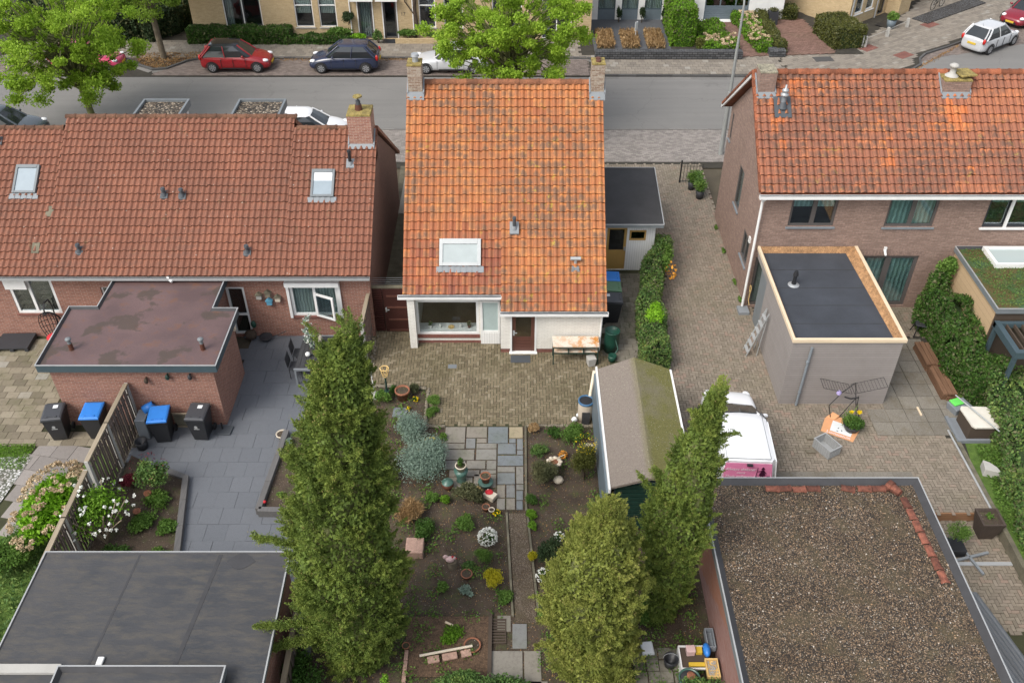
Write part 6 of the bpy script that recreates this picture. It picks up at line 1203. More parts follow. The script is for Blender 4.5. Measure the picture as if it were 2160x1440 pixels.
for (x, y, r_, h_, mt, sz, nn, lb) in [
    (.69, 21.3, .2, .2, 'leaf_straw', .05, 900, 'pale variegated dome at the top of the slab terrace edge'),
    (1.3, 21.1, .27, .2, 'leaf_hedge', .07, 700, 'dark leafy plant right of the pale variegated dome'),
    (1.95, 20.95, .4, .3, 'leaf_mid', .06, 1500, 'larger green shrub below the rain barrel'),
    (.85, 20.3, .27, .18, 'leaf_mixed', .06, 900, 'yellow-green plant above the rosemary'),
    (.57, 18.25, .2, .2, 'leaf_hedge', .045, 1400, 'dark green dome against the path edging'),
    (.57, 17.72, .17, .13, 'leaf_bright', .06, 700, 'bright green rosette, upper of two by the gravel path'),
    (.6, 17.3, .15, .12, 'leaf_bright', .06, 600, 'bright green rosette, lower of two by the gravel path'),
    (.62, 16.1, .16, .25, 'leaf_gold', .045, 1200, 'golden dome pressed against the dark bushy shrub'),
    (-1.3, 17.4, .33, .2, 'leaf_mid', .07, 1300, 'green leafy mound above the white-flowered dome'),
    (-.8, 16.2, .26, .2, 'leaf_mid', .035, 2200, 'low moss-green dome between white and golden domes'),
    (-.52, 15.35, .3, .3, 'leaf_gold', .04, 2600, 'large golden-yellow dome in the lower bed'),
    (-.22, 14.85, .26, .17, 'leaf_mid', .05, 1500, 'green cushion below the golden dome by the path'),
    (-2.0, 18.3, .16, .14, 'leaf_bright', .07, 600, 'bright green clump below the teal glazed pot'),
    (-2.35, 18.4, .22, .16, 'leaf_mid', .07, 700, 'mid-green clump left of the bright one'),
    (-.95, 18.25, .13, .12, 'leaf_olive', .05, 600, 'small grey-green ball beside the lowest slabs'),
    (-2.5, 17.3, .3, .2, 'leaf_hedge', .06, 900, 'dark low plant near the straw-coloured grass'),
    (-2.6, 16.9, .25, .22, 'leaf_hedge', .06, 900, 'dark plant below the straw-coloured grass'),
    (-1.2, 15.9, .2, .12, 'leaf_mixed', .06, 500, 'loose plant right of the pink bird ornament'),
    (-1.9, 15.2, .16, .12, 'leaf_mid', .07, 400, 'sparse green plant below the pink bird ornament'),
    (-1.25, 15.05, .2, .12, 'leaf_blue', .06, 500, 'grey-leaved plant left of the golden dome'),
    (-2.6, 22.6, .27, .16, 'leaf_mid', .04, 2000, 'upper moss-green cushion beside the big terracotta pot'),
    (-2.65, 22.1, .25, .14, 'leaf_mid', .04, 1800, 'lower moss-green cushion beside the big terracotta pot'),
    (-3.35, 23.2, .2, .18, 'leaf_olive', .06, 700, 'yellowish plant behind the big terracotta pot'),
    (-4.35, 22.75, .27, .25, 'leaf_mid', .09, 800, 'leafy plant at the foot of the small garden lamp'),
    (-4.0, 23.2, .18, .16, 'leaf_hedge', .07, 500, 'dark plant between lamp and terracotta pot'),
    (-2.2, 20.95, .15, .12, 'leaf_mid', .06, 400, 'small plant at the top left corner of the slab terrace'),
    (-2.5, 19.9, .2, .13, 'leaf_mid', .06, 400, 'small plant squeezed between juniper and slabs'),
    (3.4, 14.3, .35, .2, 'leaf_mid', .08, 900, 'leafy plant in the soil left of the garage wall'),
    (4.4, 14.9, .35, .25, 'leaf_bright', .08, 900, 'bright plant under the right-hand conifer by the garage'),
    (.9, 14.3, .2, .15, 'leaf_mid', .07, 400, 'small green plant right of the gravel path, below the white flowers'),
    (-1.6, 13.7, .35, .12, 'leaf_bright', .06, 900, 'patch of weeds in the middle of the compost bed'),
    (2.4, 18.0, .25, .1, 'leaf_mixed', .06, 300, 'thin weeds on bare soil by the shed')]:
    bush('garden_plant', lb, mt, (x, y, h_*.9), (r_*1.2, r_*1.2, h_*1.1), int(nn*1.3), sz, 'plant', G, stem=False, lumps=10)
for (x, y, r_, h_, mt, bl, nb_, lb) in [(-.7, 16.8, .28, .25, 'leaf_hedge', 'bloom_white', 330, 'dome of white daisy-like flowers in the lower bed'), (.85, 15.5, .2, .22, 'leaf_hedge', 'bloom_white', 110, 'white-flowered plant peeping out left of the middle conifer'),
    (-2.62, 20.72, .2, .1, 'leaf_hedge', 'bloom_yellow', 200, 'upper yellow-flowered cushion beside the juniper'), (-2.75, 20.3, .24, .1, 'leaf_hedge', 'bloom_yellow', 260, 'lower yellow-flowered cushion beside the juniper'),
    (-.46, 17.83, .11, .08, 'leaf_hedge', 'bloom_yellow', 60, 'small yellow pansy at the end of the gravel path'), (-3.25, 22.75, .1, .09, 'leaf_hedge', 'bloom_yellow', 40, 'yellow pansies right of the big terracotta pot'), (-3.45, 22.3, .08, .07, 'leaf_hedge', 'bloom_yellow', 26, 'pair of yellow pansies below the terracotta pot'),
    (1.6, 20.1, .13, .15, 'leaf_straw', 'bloom_orange', 90, 'orange-flowered plant above the flower-shaped bird bath'), (1.35, 16.95, .15, .1, 'leaf_hedge', 'bloom_white', 50, 'white-flowered plant in a terracotta bowl beside the middle conifer')]:
    t = bush('flowering_plant', lb, mt, (x, y, h_*.9), (r_, r_, h_), 500, .06, 'plant', 'flowering plants in the garden beds', stem=False)
    Pq = ball(nb_, (x, y, h_*.9), (r_*1.03, r_*1.03, h_*1.05), .92); Pq = Pq[Pq[:, 2] > h_*.5]; leaves('blooms', bl, np.repeat(Pq, 2, 0), .055, t, .9)
for (x, y, z, rx, ry, rz_, mt, nn, lb) in [(-1.3, 12.25, .35, .8, .35, .45, 'leaf_mixed', 3500, 'leafy shrub at the bottom edge below the compost bed, left part'), (-.35, 12.0, .4, .9, .45, .5, 'leaf_mixed', 4500, 'blue-green leafy shrub at the bottom edge in the middle'), (.8, 11.75, .3, .5, .3, .35, 'leaf_mid', 1700, 'small leafy shrub at the bottom edge left of the middle conifer'),
    (-5.2, 12.3, .6, .6, .7, .6, 'leaf_hedge', 4000, 'dark ivy bush beside the black felt roof, bottom'), (-5.15, 14.2, 1.1, .35, .7, .8, 'leaf_mid', 2600, 'ivy climbing between the black felt roof and the tallest conifer'), (-3.0, 11.9, .9, .18, .18, .4, 'leaf_bright', 300, 'thin branch with white blossom at the bottom edge'), (4.6, 12.05, .6, .6, .25, .3, 'leaf_mixed', 900, 'sprigs of a shrub at the bottom edge over the green barrel')]:
    bush('shrub', lb, mt, (x, y, z), (rx, ry, rz_), nn, .07)
bush('potted_bush', 'olive bush in a dark pot on the lower terrace, right of the gravel roof', 'leaf_mid', (12.72, 16.9, .35), (.42, .4, .45), 2000, .06, asp=.3)

# ================================================================ VEHICLES
def wheel(par, x, y, r, side, rim='rim'):
    t = MB(); w2 = .1
    t.at((x, y, r), 0); prof = [(r*.62, -w2), (r*.95, -w2), (r, -w2*.6), (r, w2*.6), (r*.95, w2), (r*.62, w2)]
    v = []; n = 20
    for rr, yy in prof:
        for i in range(n): g = 2*math.pi*i/n; v.append((rr*math.cos(g), yy, rr*math.sin(g)))
    t.add(v, [(k*n+i, k*n+(i+1) % n, (k+1)*n+(i+1) % n, (k+1)*n+i) for k in range(5) for i in range(n)], smooth=True)
    T = t.build('wheel', 'tyre', par); ORG[T.name] = Vector((0, 0, 0))
    h = MB(); h.at((x, y, r), 0); yo = side*w2*.9
    h.cyl((0, yo-side*.03, 0), (0, yo-side*.02, 0), r*.62, n=20, smooth=False)
    h.build('hub', 'car_trim', T)
    h = MB(); h.at((x, y, r), 0)
    for i in range(7):
        g = 2*math.pi*i/7; a = .2
        h.add([(r*.12*math.cos(g-1), yo, r*.12*math.sin(g-1)), (r*.62*math.cos(g-a), yo, r*.62*math.sin(g-a)), (r*.62*math.cos(g+a), yo, r*.62*math.sin(g+a)), (r*.12*math.cos(g+1), yo, r*.12*math.sin(g+1))], [(0, 1, 2, 3)])
    n = 20; v = []
    for rr in (r*.56, r*.64):
        for i in range(n): g = 2*math.pi*i/n; v.append((rr*math.cos(g), yo+side*.004, rr*math.sin(g)))
    h.add(v, [(i, (i+1) % n, n+(i+1) % n, n+i) for i in range(n)])
    h.build('rim', rim, T, solid=.006)
def car(label, loc, rz, paint_, L=4.0, W=1.72, H=1.5, roofmat=None, style='hatch', group='cars parked along the street', rear_light='red_light', front_light='white_light', plate=True, gl='car_glass', roofcol=None, gs=None):
    """front points to +x; body is lofted from rings of points, the cabin is a glass shell with roof and pillars"""
    t = thing('parked_car' if style != 'van' else 'white_van', label, 'car' if style != 'van' else 'van', loc, rz, group, local=True)
    hl = L/2; hw = W/2
    if style == 'hatch': st = [(-1, .30, .62, .84, .72), (-.97, .2, .80, .95, .87), (-.85, .17, .93, .97, .97), (-.55, .16, 1, .97, 1), (-.1, .16, 1, .94, 1), (.25, .16, 1, .92, .99), (.45, .16, 1, .90, .97), (.7, .17, .97, .82, .92), (.88, .19, .9, .70, .84), (.97, .24, .78, .6, .7), (1, .32, .6, .5, .55)]; cab = (-.96, -.68, .12, .50); bz = .95
    elif style == 'coupe': st = [(-1, .3, .62, .84, .72), (-.96, .2, .82, .93, .86), (-.8, .17, .94, .96, .95), (-.5, .16, 1, .92, 1), (-.1, .16, 1, .9, 1), (.25, .16, 1, .88, .99), (.45, .16, 1, .85, .97), (.7, .17, .97, .76, .92), (.88, .19, .9, .66, .84), (.97, .24, .78, .56, .7), (1, .32, .6, .46, .55)]; cab = (-.78, -.36, .1, .42); bz = .9
    else: st = [(-1, .25, .9, 1.05, .9), (-.985, .2, .97, 1.12, .95), (-.9, .18, .99, 1.12, .98), (-.5, .17, 1, 1.12, 1), (0, .17, 1, 1.1, 1), (.3, .17, 1, 1.08, .99), (.5, .17, .98, 1.06, .95), (.78, .18, .95, 1.02, .9), (.92, .2, .88, .86, .82), (.98, .26, .74, .66, .7), (1, .34, .58, .55, .55)]; cab = (-.975, -.93, -.03, .5); bz = 1.1
    v = []; ns = 0
    for (x, zb, wl, zt, wt) in st:
        zt_ = zt; wl_ = wl*hw; wt_ = wt*hw
        ring = [(0, zb), (wl_*.85, zb), (wl_*.99, zb+.09), (wl_, zb+(zt_-zb)*.45), (wl_*.985, zb+(zt_-zb)*.72), (wt_*.93, zt_-.04), (wt_*.8, zt_), (wt_*.4, zt_+.025), (0, zt_+.035)]
        full = ring+[(-y, z) for y, z in ring[-2:0:-1]]; ns = len(full); v += [(x*hl, y, z) for y, z in full]
    n = len(st); f = [(k*ns+i, k*ns+(i+1) % ns, (k+1)*ns+(i+1) % ns, (k+1)*ns+i) for k in range(n-1) for i in range(ns)]+[tuple(range(ns))[::-1], tuple(range((n-1)*ns, n*ns))]
    m = MB(); m.add(v, f, .5, True); m.build('body', paint_, t, subsurf=1)
    xr0, xr1, xf1, xf0 = [q*hl for q in cab]; iw, tw_ = hw*.93, hw*(.72 if style != 'van' else .86); zr = H-.05; z0 = bz-.06
    def ringc(z, xa, xb, w_, r_=.12):
        return [(xa, -w_*.8, z), (xa+.06*hl, -w_*.98, z), ((xa+xb)/2, -w_, z), (xb-.1*hl, -w_*.96, z), (xb, -w_*.7, z), (xb+.02*hl, 0, z), (xb, w_*.7, z), (xb-.1*hl, w_*.96, z), ((xa+xb)/2, w_, z), (xa+.06*hl, w_*.98, z), (xa, w_*.8, z), (xa-.01*hl, 0, z)]
    a = ringc(z0, xr0, xf0, iw); b = ringc(zr, xr1, xf1, tw_); k = len(a); mid = [tuple(Vector(p).lerp(Vector(q), .55)+Vector((0, (1 if p[1] > 0 else -1 if p[1] < 0 else 0)*.025, 0))) for p, q in zip(a, b)]
    m = MB(); m.add(a+mid+b, [(i, (i+1) % k, k+(i+1) % k, k+i) for i in range(k)]+[(k+i, k+(i+1) % k, 2*k+(i+1) % k, 2*k+i) for i in range(k)]+[tuple(range(2*k, 3*k))], .5, False); m.build('windows', gl, t)
    m = MB(); c = ringc(zr-.015, xr1-.02, xf1+.03, tw_*1.015); d = [((p[0]-(xr1+xf1)/2)*.93+(xr1+xf1)/2, p[1]*.9, H-.015) for p in c]; e_ = [((p[0]-(xr1+xf1)/2)*.6+(xr1+xf1)/2, p[1]*.6, H+.005) for p in c]
    m.add(c+d+e_, [(i, (i+1) % k, k+(i+1) % k, k+i) for i in range(k)]+[(k+i, k+(i+1) % k, 2*k+(i+1) % k, 2*k+i) for i in range(k)]+[tuple(range(2*k, 3*k))], .5, True); m.build('roof', roofmat or paint_, t)
    m = MB(); P = lambda i, o_=.012: [tuple(Vector(q[i])+Vector((0, (o_ if q[i][1] > 0 else -o_), 0))) for q in (a, mid, b)]
    for i, r_ in [(0, .045), (4, .045), (6, .045), (10, .045)]+([(2, .03), (8, .03)] if style == 'hatch' else [])+([(1, .055), (9, .055)] if style != 'van' else []): m = MB(); m.tube(P(i), r_, 6); m.build('pillar', paint_, t)
    if style == 'van':
        for s_ in (-1, 1): m = MB(); m.add([(xr0+.02, s_*(hw*.96), z0), (-.15*hl, s_*(hw*.985), z0), (-.17*hl, s_*tw_*1.03, zr), (xr1, s_*tw_*1.02, zr)], [(0, 1, 2, 3)]); m.build('side_panel', paint_, t, solid=.03)
    for s_ in (-1, 1):
        m = MB(); m.ell((xf0-.22*hl, s_*(hw+.07), bz+.03), .07, .11, .075, 8, 5); m.build('wing_mirror', paint_, t)
        m = MB(); m.ell((hl*.87, s_*hw*.68, (.66 if style != 'van' else .82)), .19, .14, .085, 10, 6); m.build('headlight', front_light, t)
        m = MB(); m.ell((-hl*.955, s_*hw*.8, .86), .09, .1, .17, 8, 6); m.build('tail_light', rear_light, t)
        for fx in (-.63, .64):
            m = MB(); v_ = []; nq = 14
            for rr in (.33, .375):
                for i in range(nq+1): g = math.pi*i/nq; v_.append((fx*hl+rr*math.cos(g), s_*(hw+.004), .30+rr*math.sin(g)))
            m.add(v_, [(i, i+1, nq+2+i, nq+1+i) for i in range(nq)]); m.build('wheel_arch', 'car_trim', t, solid=.02)
            wheel(t, fx*hl, s_*(hw-.09), .31, s_)
        m = MB()
        for q in (-.36, -.02, .34): m.box(q*hl-.007, q*hl+.007, s_*hw-.02, s_*hw+.004, .34, bz-.12)
        m.build('door_seams', 'car_trim', t)
        m = MB(); m.box(-hl*.35, hl*.3, s_*hw*1.0-.008, s_*hw*1.0+.012, .26, .31); m.build('sill_trim', 'car_trim', t)
    m = MB()
    for s_ in (-1, 1): m.cyl((hl*.0, s_*(hw+.0), .8), (hl*.07, s_*(hw+.0), .8), .016, .016, 6); m.cyl((-hl*.38, s_*(hw+.0), .82), (-hl*.31, s_*(hw+.0), .82), .016, .016, 6)
    m.build('door_handles', paint_, t)
    m = MB(); m.box(hl*.97, hl*1.005, -hw*.45, hw*.45, .3, .42); m.build('grille', 'car_trim', t)
    if plate:
        m = MB(); m.box(-hl-.03, -hl*.99, -.26, .26, .58, .69); m.build('number_plate', 'plate_yellow', t)
        m = MB(); m.box(hl, hl+.03, -.26, .26, .36, .47); m.build('number_plate', 'plate_yellow', t)
    if style != 'van': m = MB(); m.cyl((xr1+.1, 0, H), (xr1-.05, 0, H+.2), .008, .004, 5); m.build('aerial', 'car_trim', t)
    return t
car('red hatchback with dark glass roof parked across the street', (-15.75, 51.05, 0), 0, 'paint_red', roofmat='paint_black', H=1.52)
car('dark blue hatchback parked across the street between the red and silver cars', (-9.55, 50.95, 0), math.pi, 'paint_blue', roofmat='paint_blue', H=1.52)
car('silver car half hidden under the street tree behind the left chimney of the orange roof', (-3.5, 50.85, 0), math.pi, 'paint_silver', L=4.3, H=1.4, style='coupe')
car('pinkish-red car barely visible through the crown of the street tree at the left edge', (-24.3, 51.0, 0), 0, 'paint_pink')
car('silver hatchback seen from behind, parked in the bay at top right', (28.75, 54.3, 0), R(36), 'paint_silver', L=4.0)
car('dark red car with yellow plate at the top right edge, facing the silver hatchback', (32.9, 58.6, 0), R(218), 'paint_maroon', L=4.3)
car('white car on the near side of the street, partly behind the tiled roof', (-10.15, 42.15, 0), 0, 'paint_white', L=4.1, H=1.45)
car('dark grey car at the left edge, below the street tree', (-25.4, 42.3, 0), 0, 'paint_dark', L=4.2)
vn = car('white delivery van with pink lettered rear window, parked on the driveway', (6.92, 20.3, 0), R(87), 'paint_white', L=4.3, W=1.8, H=1.84, style='van', group=None, plate=False, gl='paint_white')
# windscreen, pink films, lettering and pictogram on the van
m = MB(); m.add([(.98, -.62, 1.2), (1.05, 0, 1.2), (.98, .62, 1.2), (.02, .66, 1.76), (.06, 0, 1.78), (.02, -.66, 1.76)], [(0, 1, 4, 5), (1, 2, 3, 4)]); m.build('windscreen', 'car_glass', vn, solid=.03)
for s_ in (-1, 1): m = MB(); m.add([(.75, s_*.86, 1.16), (-.35, s_*.885, 1.16), (-.38, s_*.815, 1.66), (-.1, s_*.8, 1.66)], [(0, 1, 2, 3)]); m.build('side_window', 'car_glass', vn, solid=.01)
m = MB(); m.add([(-.45, .9, 1.12), (-1.85, .89, 1.12), (-1.8, .83, 1.62), (-.5, .835, 1.62)], [(0, 1, 2, 3)]); m.build('side_film', 'pink_film', vn, solid=.006)
rx = -2.13
m = MB(); m.add([(-2.115, -.72, 1.2), (-2.115, .72, 1.2), (-2.06, .66, 1.72), (-2.06, -.66, 1.72), (-2.12, .6, 1.1), (-2.12, -.6, 1.1)], [(0, 5, 4, 1), (0, 1, 2, 3)]); m.build('rear_film', 'pink_film', vn, solid=-.012)
tl = math.atan2(.055, .52)
RRt = (R(90)-tl, 0, R(-90))
def rp(y, z): return (-2.14+(z-1.2)*.106, y, z)
text(vn, 'Always dokster', rp(.22, 1.52), RRt, .14, 'white_text', shear=.3, depth=.001)
text(vn, 'more', rp(.2, 1.39), RRt, .11, 'white_text', shear=.3, depth=.001)
text(vn, 'Thuis enfpactied', rp(.22, 1.25), RRt, .13, 'white_text', shear=.3, depth=.001)
m = MB()
def fl(pts): m.add([rp(y, z) for y, z in pts], [tuple(range(len(pts)))])
cy = -.42
fl([(cy+.035*math.cos(a), 1.58+.04*math.sin(a)) for a in [i*.7 for i in range(9)]]); fl([(cy+.06, 1.54), (cy-.06, 1.54), (cy, 1.63)]); fl([(cy+.03, 1.53), (cy-.03, 1.53), (cy-.1, 1.3), (cy+.1, 1.3)]); fl([(cy+.04, 1.3), (cy+.01, 1.3), (cy+.01, 1.2), (cy+.05, 1.2)]); fl([(cy-.01, 1.3), (cy-.04, 1.3), (cy-.05, 1.2), (cy-.01, 1.2)])
fl([(cy+.03, 1.5), (cy+.02, 1.47), (cy+.15, 1.44), (cy+.15, 1.46)]); fl([(cy-.03, 1.5), (cy-.02, 1.46), (cy-.11, 1.38), (cy-.12, 1.4)]); fl([(cy+.16, 1.6), (cy+.145, 1.6), (cy+.165, 1.25), (cy+.18, 1.25)]); fl([(cy+.13, 1.26), (cy+.21, 1.26), (cy+.22, 1.19), (cy+.14, 1.19)]); fl([(cy-.13, 1.3), (cy-.23, 1.3), (cy-.21, 1.21), (cy-.15, 1.21)])
m.build('pictogram', 'dark_text', vn)
m = MB(); m.box(-2.2, -2.12, -.08, .08, 1.74, 1.78); m.build('rear_handle', 'car_trim', vn)
for s_ in (-1, 1): m = MB(); m.box(-1.95, -.1, s_*.63-.006, s_*.63+.006, 1.83, 1.838); m.build('roof_seam', 'trim_grey', vn)
m = MB(); m.box(-1.98, -1.965, -.62, .62, 1.828, 1.836); m.build('roof_seam', 'trim_grey', vn)
m = MB(); m.box(-2.17, -2.13, -.004, .004, .7, 1.1); m.build('door_seam', 'car_trim', vn)
m = MB(); m.box(-2.19, -2.14, -.5, .5, .72, .86); m.build('bumper_trim', 'white_paint', vn, bevel=.02)

# ================================================================ BINS
def bin_(label, lid, sticker=True, emblem=True):
    t = thing('wheelie_bin', label, 'bin', (0, 0, 0), group='wheelie bins', local=True)
    m = MB(); v = []
    for (w_, y0, y1, z) in ((.22, -.24, .26, .03), (.3, -.34, .36, .92), (.325, -.37, .38, .93), (.325, -.37, .38, .98)):
        v += [(-w_, y0, z), (w_, y0, z), (w_, y1, z), (-w_, y1, z)]
    m.add(v, [(0, 3, 2, 1)]+[(k*4+i, k*4+(i+1) % 4, (k+1)*4+(i+1) % 4, (k+1)*4+i) for k in range(3) for i in range(4)]+[(12, 13, 14, 15)]); m.build('body', 'black_plastic', t, bevel=.012)
    m = MB(); v = []
    for (s_, dz) in ((1, 0), (.98, .05), (.8, .075)): v += [(-.315*s_, -.37*s_, .985+dz), (.315*s_, -.37*s_, .985+dz), (.315*s_, .36*s_, 1.03+dz), (-.315*s_, .36*s_, 1.03+dz)]
    m.add(v, [(k*4+i, k*4+(i+1) % 4, (k+1)*4+(i+1) % 4, (k+1)*4+i) for k in range(2) for i in range(4)]+[(8, 9, 10, 11)]); m.box(-.18, -.1, -.3, -.24, 1.05, 1.085); m.box(.1, .18, -.3, -.24, 1.05, 1.085); m.box(-.18, .18, -.27, -.24, 1.06, 1.08)
    L_ = m.build('lid', lid, t, bevel=.015)
    m = MB(); m.cyl((-.28, .4, 1.03), (.28, .4, 1.03), .022, n=8); m.build('handle', 'black_plastic', t)
    for s_ in (-1, 1): m = MB(); m.cyl((s_*.25, .33, .11), (s_*.31, .33, .11), .11, n=14); m.build('wheel', 'tyre', t)
    if sticker: m = MB(); m.box(-.02, .13, .1, .24, 1.096, 1.106); m.build('sticker', 'white_card', L_)
    if emblem:
        m = MB(); v = [(.055*math.cos(i*.63), -.287-.02*0, .66+.055*math.sin(i*.63)) for i in range(10)]; v = [(x-.02, y-(z-.2)*.0, z) for x, y, z in v]; m.add([(x, -.3165, z) for x, y, z in v], [tuple(range(10))]); m.box(-.1, .08, -.317, -.313, .56, .59); m.build('emblem', 'trim_alu', t)
    return t
b1 = bin_('black wheelie bin with a white sticker on its lid, leftmost by the brick outbuilding', 'dark_plastic'); b1.location = (-14.5, 21.1, .02); b1.rotation_euler = (0, 0, R(8))
b2 = bin_('blue-lidded wheelie bin left of the board fence', 'blue_lid', False, False); b2.location = (-13.3, 21.15, .02); b2.rotation_euler = (0, 0, R(2))
again(b2, (-11.15, 21.0, .02), R(6), 'blue-lidded wheelie bin right of the board fence, in front of the brick outbuilding')
again(b1, (-9.95, 21.1, .02), R(-3), 'black wheelie bin at the patio corner beside the parasol base')
again(b2, (3.72, 28.55, .02), R(90), 'blue-lidded wheelie bin, furthest of the three in the side court')
b3 = bin_('green-lidded wheelie bin, middle of the three in the side court', 'green_lid', False, False); b3.location = (3.72, 27.9, .02); b3.rotation_euler = (0, 0, R(90))
again(b1, (3.7, 27.2, .02), R(90), 'dark grey-lidded wheelie bin, nearest of the three in the side court')

# ================================================================ STREET FURNITURE
t = thing('street_lamp', 'tall grey lamp post with curved arm beside the brown brick house', 'street lamp', (10.15, 40.4, 0))
m = MB(); m.cyl((10.15, 40.4, 0), (10.15, 40.4, 3.2), .12, .1, 12); m.cyl((10.15, 40.4, 3.2), (10.15, 40.4, 5.4), .075, .065, 12); m.cyl((10.15, 40.4, 5.4), (10.15, 40.4, 7.2), .06, .05, 12); m.tube([(10.15, 40.4, 7.2), (10.12, 40.5, 7.7), (10.0, 40.7, 7.95), (9.85, 41.0, 8.02)], .045, 8); m.build('pole', 'lamp_pole', t)
m = MB(); m.ell((9.7, 41.3, 8.0), .14, .4, .08, 12, 6); m.build('lamp_head', 'lamp_pole', t)
for i, (x, y, h_) in enumerate(((21.15, 53.9, .75), (23.05, 55.6, .65), (24.8, 57.2, .65))): m = MB(); m.box(x-.1, x+.1, y-.1, y+.1, 0, h_, top=.8); single('stone_bollard', 'short stone bollard by the yellow corner house, %s of three' % ('nearest the clipped yew block', 'middle', 'furthest')[i], 'bollard', m, 'concrete_light', 'stone bollards by the corner house', bevel=.02)
m = MB(); m.cyl((20.95, 53.75, 0), (20.95, 53.75, .85), .06, n=10); single('steel_post', 'grey metal post beside the clipped yew block', 'post', m, 'lamp_pole')
m = MB(); m.cyl((21.15, 53.9, .6), (23.05, 55.6, .5), .015, n=5); m.cyl((23.05, 55.6, .5), (24.8, 57.2, .5), .015, n=5); single('rope_rail', 'thin rail strung between the stone bollards', 'rail', m, 'concrete_light')
m = MB(); m.add([(23.5, 56.9, .135), (24.9, 58.0, .135), (24.2, 58.6, .135), (22.9, 57.5, .135)], [(0, 1, 2, 3)]); single('doormat', 'black mat by the corner house door', 'doormat', m, 'black_plastic', solid=.02)
t = thing('planter', 'blue-grey pot with a leafy plant by the corner house door', 'planter', (23.7, 57.0, .1)); m = MB(); m.lathe((23.7, 57.0, .1), [(0, 0), (.22, 0), (.3, .55), (.27, .55), (.25, .5), (0, .5)], 16); m.build('pot', 'blue_grey', t); leaves('plant', 'leaf_mid', ball(500, (23.7, 57, .85), (.4, .4, .25), .1), .16, t)
for x, lb in ((11.35, 'left'), (16.4, 'right')):
    t = thing('square_planter', 'dark square planter at the white house entrance, %s of the door' % lb, 'planter', (x, 57.6, .1)); m = MB(); m.box(x-.28, x+.28, 57.35, 57.9, .1, .95); m.build('pot', 'anthracite', t); leaves('plant', 'leaf_olive', ball(240, (x, 57.6, 1.05), (.3, .3, .12), .1), .12, t)
def bicycle(loc, rz):
    t = thing('bicycle', 'bicycle leaning by the yellow brick house at the top right edge', 'bicycle', loc, rz, local=True)
    for x in (-.52, .55):
        m = MB(); n = 22
        for i in range(n): a = 2*math.pi*i/n; b = 2*math.pi*(i+1)/n; m.cyl((x+.34*math.cos(a), 0, .35+.34*math.sin(a)), (x+.34*math.cos(b), 0, .35+.34*math.sin(b)), .02, n=5)
        W_ = m.build('wheel', 'tyre', t); m = MB()
        for i in range(10): a = 2*math.pi*i/10; m.cyl((x, 0, .35), (x+.33*math.cos(a), 0, .35+.33*math.sin(a)), .004, n=4)
        m.build('spokes', 'steel', W_)
    m = MB(); m.tube([(-.52, 0, .35), (-.2, 0, .9), (-.05, 0, .35), (-.52, 0, .35)], .018); m.tube([(-.05, 0, .35), (.38, 0, .85), (-.2, 0, .88)], .018); m.tube([(.55, 0, .35), (.38, 0, .95)], .018); m.build('frame', 'black_metal', t)
    m = MB(); m.tube([(.2, -.25, 1.02), (.38, -.1, 1.0), (.38, .1, 1.0), (.2, .25, 1.02)], .015); m.build('handlebar', 'steel', t); m = MB(); m.ell((-.22, 0, .97), .14, .08, .05, 8, 5); m.build('saddle', 'black_plastic', t)
bicycle((27.9, 60.6, .08), R(40))
t = thing('estate_sign', 'small white sign on a stake in the middle dry grass strip', 'sign', (7.5, 54.9, .13)); m = MB(); m.cyl((7.5, 54.9, .13), (7.5, 54.9, 1.1), .02, n=6); m.build('stake', 'white_paint', t); m = MB(); m.at((7.5, 54.88, .75), R(50)); m.prism([(-.14, -.012), (.14, -.012), (.14, .012), (-.14, .012)], 0, .5); m.build('board', 'white_card', t)
t = thing('road_sign', 'back of a small traffic sign behind the brown brick house ridge, right', 'sign', (22.3, 43, 0)); m = MB(); m.cyl((22.3, 43, 0), (22.3, 43, 2.6), .03, n=8); m.build('post', 'lamp_pole', t); m = MB(); m.box(22.1, 22.5, 42.95, 42.97, 2.3, 2.9); m.build('board', 'galv', t)

# iron gate with pots in front of the brown house gable
t = thing('iron_gate', 'small black iron gate beside the brown gable wall', 'gate', (8.3, 37.6, 0)); m = MB(); m.box(7.72, 7.78, 37.57, 37.63, 0, 1.15)
m.build('post', 'black_metal', t); m = MB()
for i in range(7): m.cyl((7.9+i*.14, 37.6, .05), (7.9+i*.14, 37.6, .95+.12*math.sin(math.pi*i/6)), .01, n=5)
m.cyl((7.78, 37.6, .85), (8.8, 37.6, .85), .012, n=5); m.cyl((7.78, 37.6, .1), (8.8, 37.6, .1), .012, n=5); m.build('bars', 'black_metal', t)
for (x, y, r_, lb) in ((8.45, 36.2, .2, 'dark grey pot with a grassy plant, nearest in the row along the brown gable'), (8.2, 37.0, .18, 'grey pot with a bushy plant under the iron gate by the brown gable')):
    t = thing('planter', lb, 'planter', (x, y, 0)); m = MB(); m.lathe((x, y, 0), [(0, 0), (r_*.8, 0), (r_, .4), (r_*.9, .4), (0, .36)], 14); m.build('pot', 'anthracite', t); leaves('plant', 'leaf_mid', ball(700, (x, y, .65), (r_*1.6, r_*1.6, .3), .1), .12, t, .3)
bush('shrub', 'loose shrub with pale stems by the iron gate along the brown gable', 'leaf_mixed', (8.45, 37.0, .55), (.35, .8, .45), 1500, .09)
for i, (x, y) in enumerate(((8.75, 33.6), (8.75, 31.8), (8.78, 29.6), (8.76, 28.4))): bush('wall_weed', 'tuft of weeds at the foot of the brown gable wall, number %s from the street' % ('one', 'two', 'three', 'four')[i], 'leaf_mid', (x, y, .08), (.08, .25, .1), 260, .07, 'plant', 'weeds along the brown gable wall', stem=False)

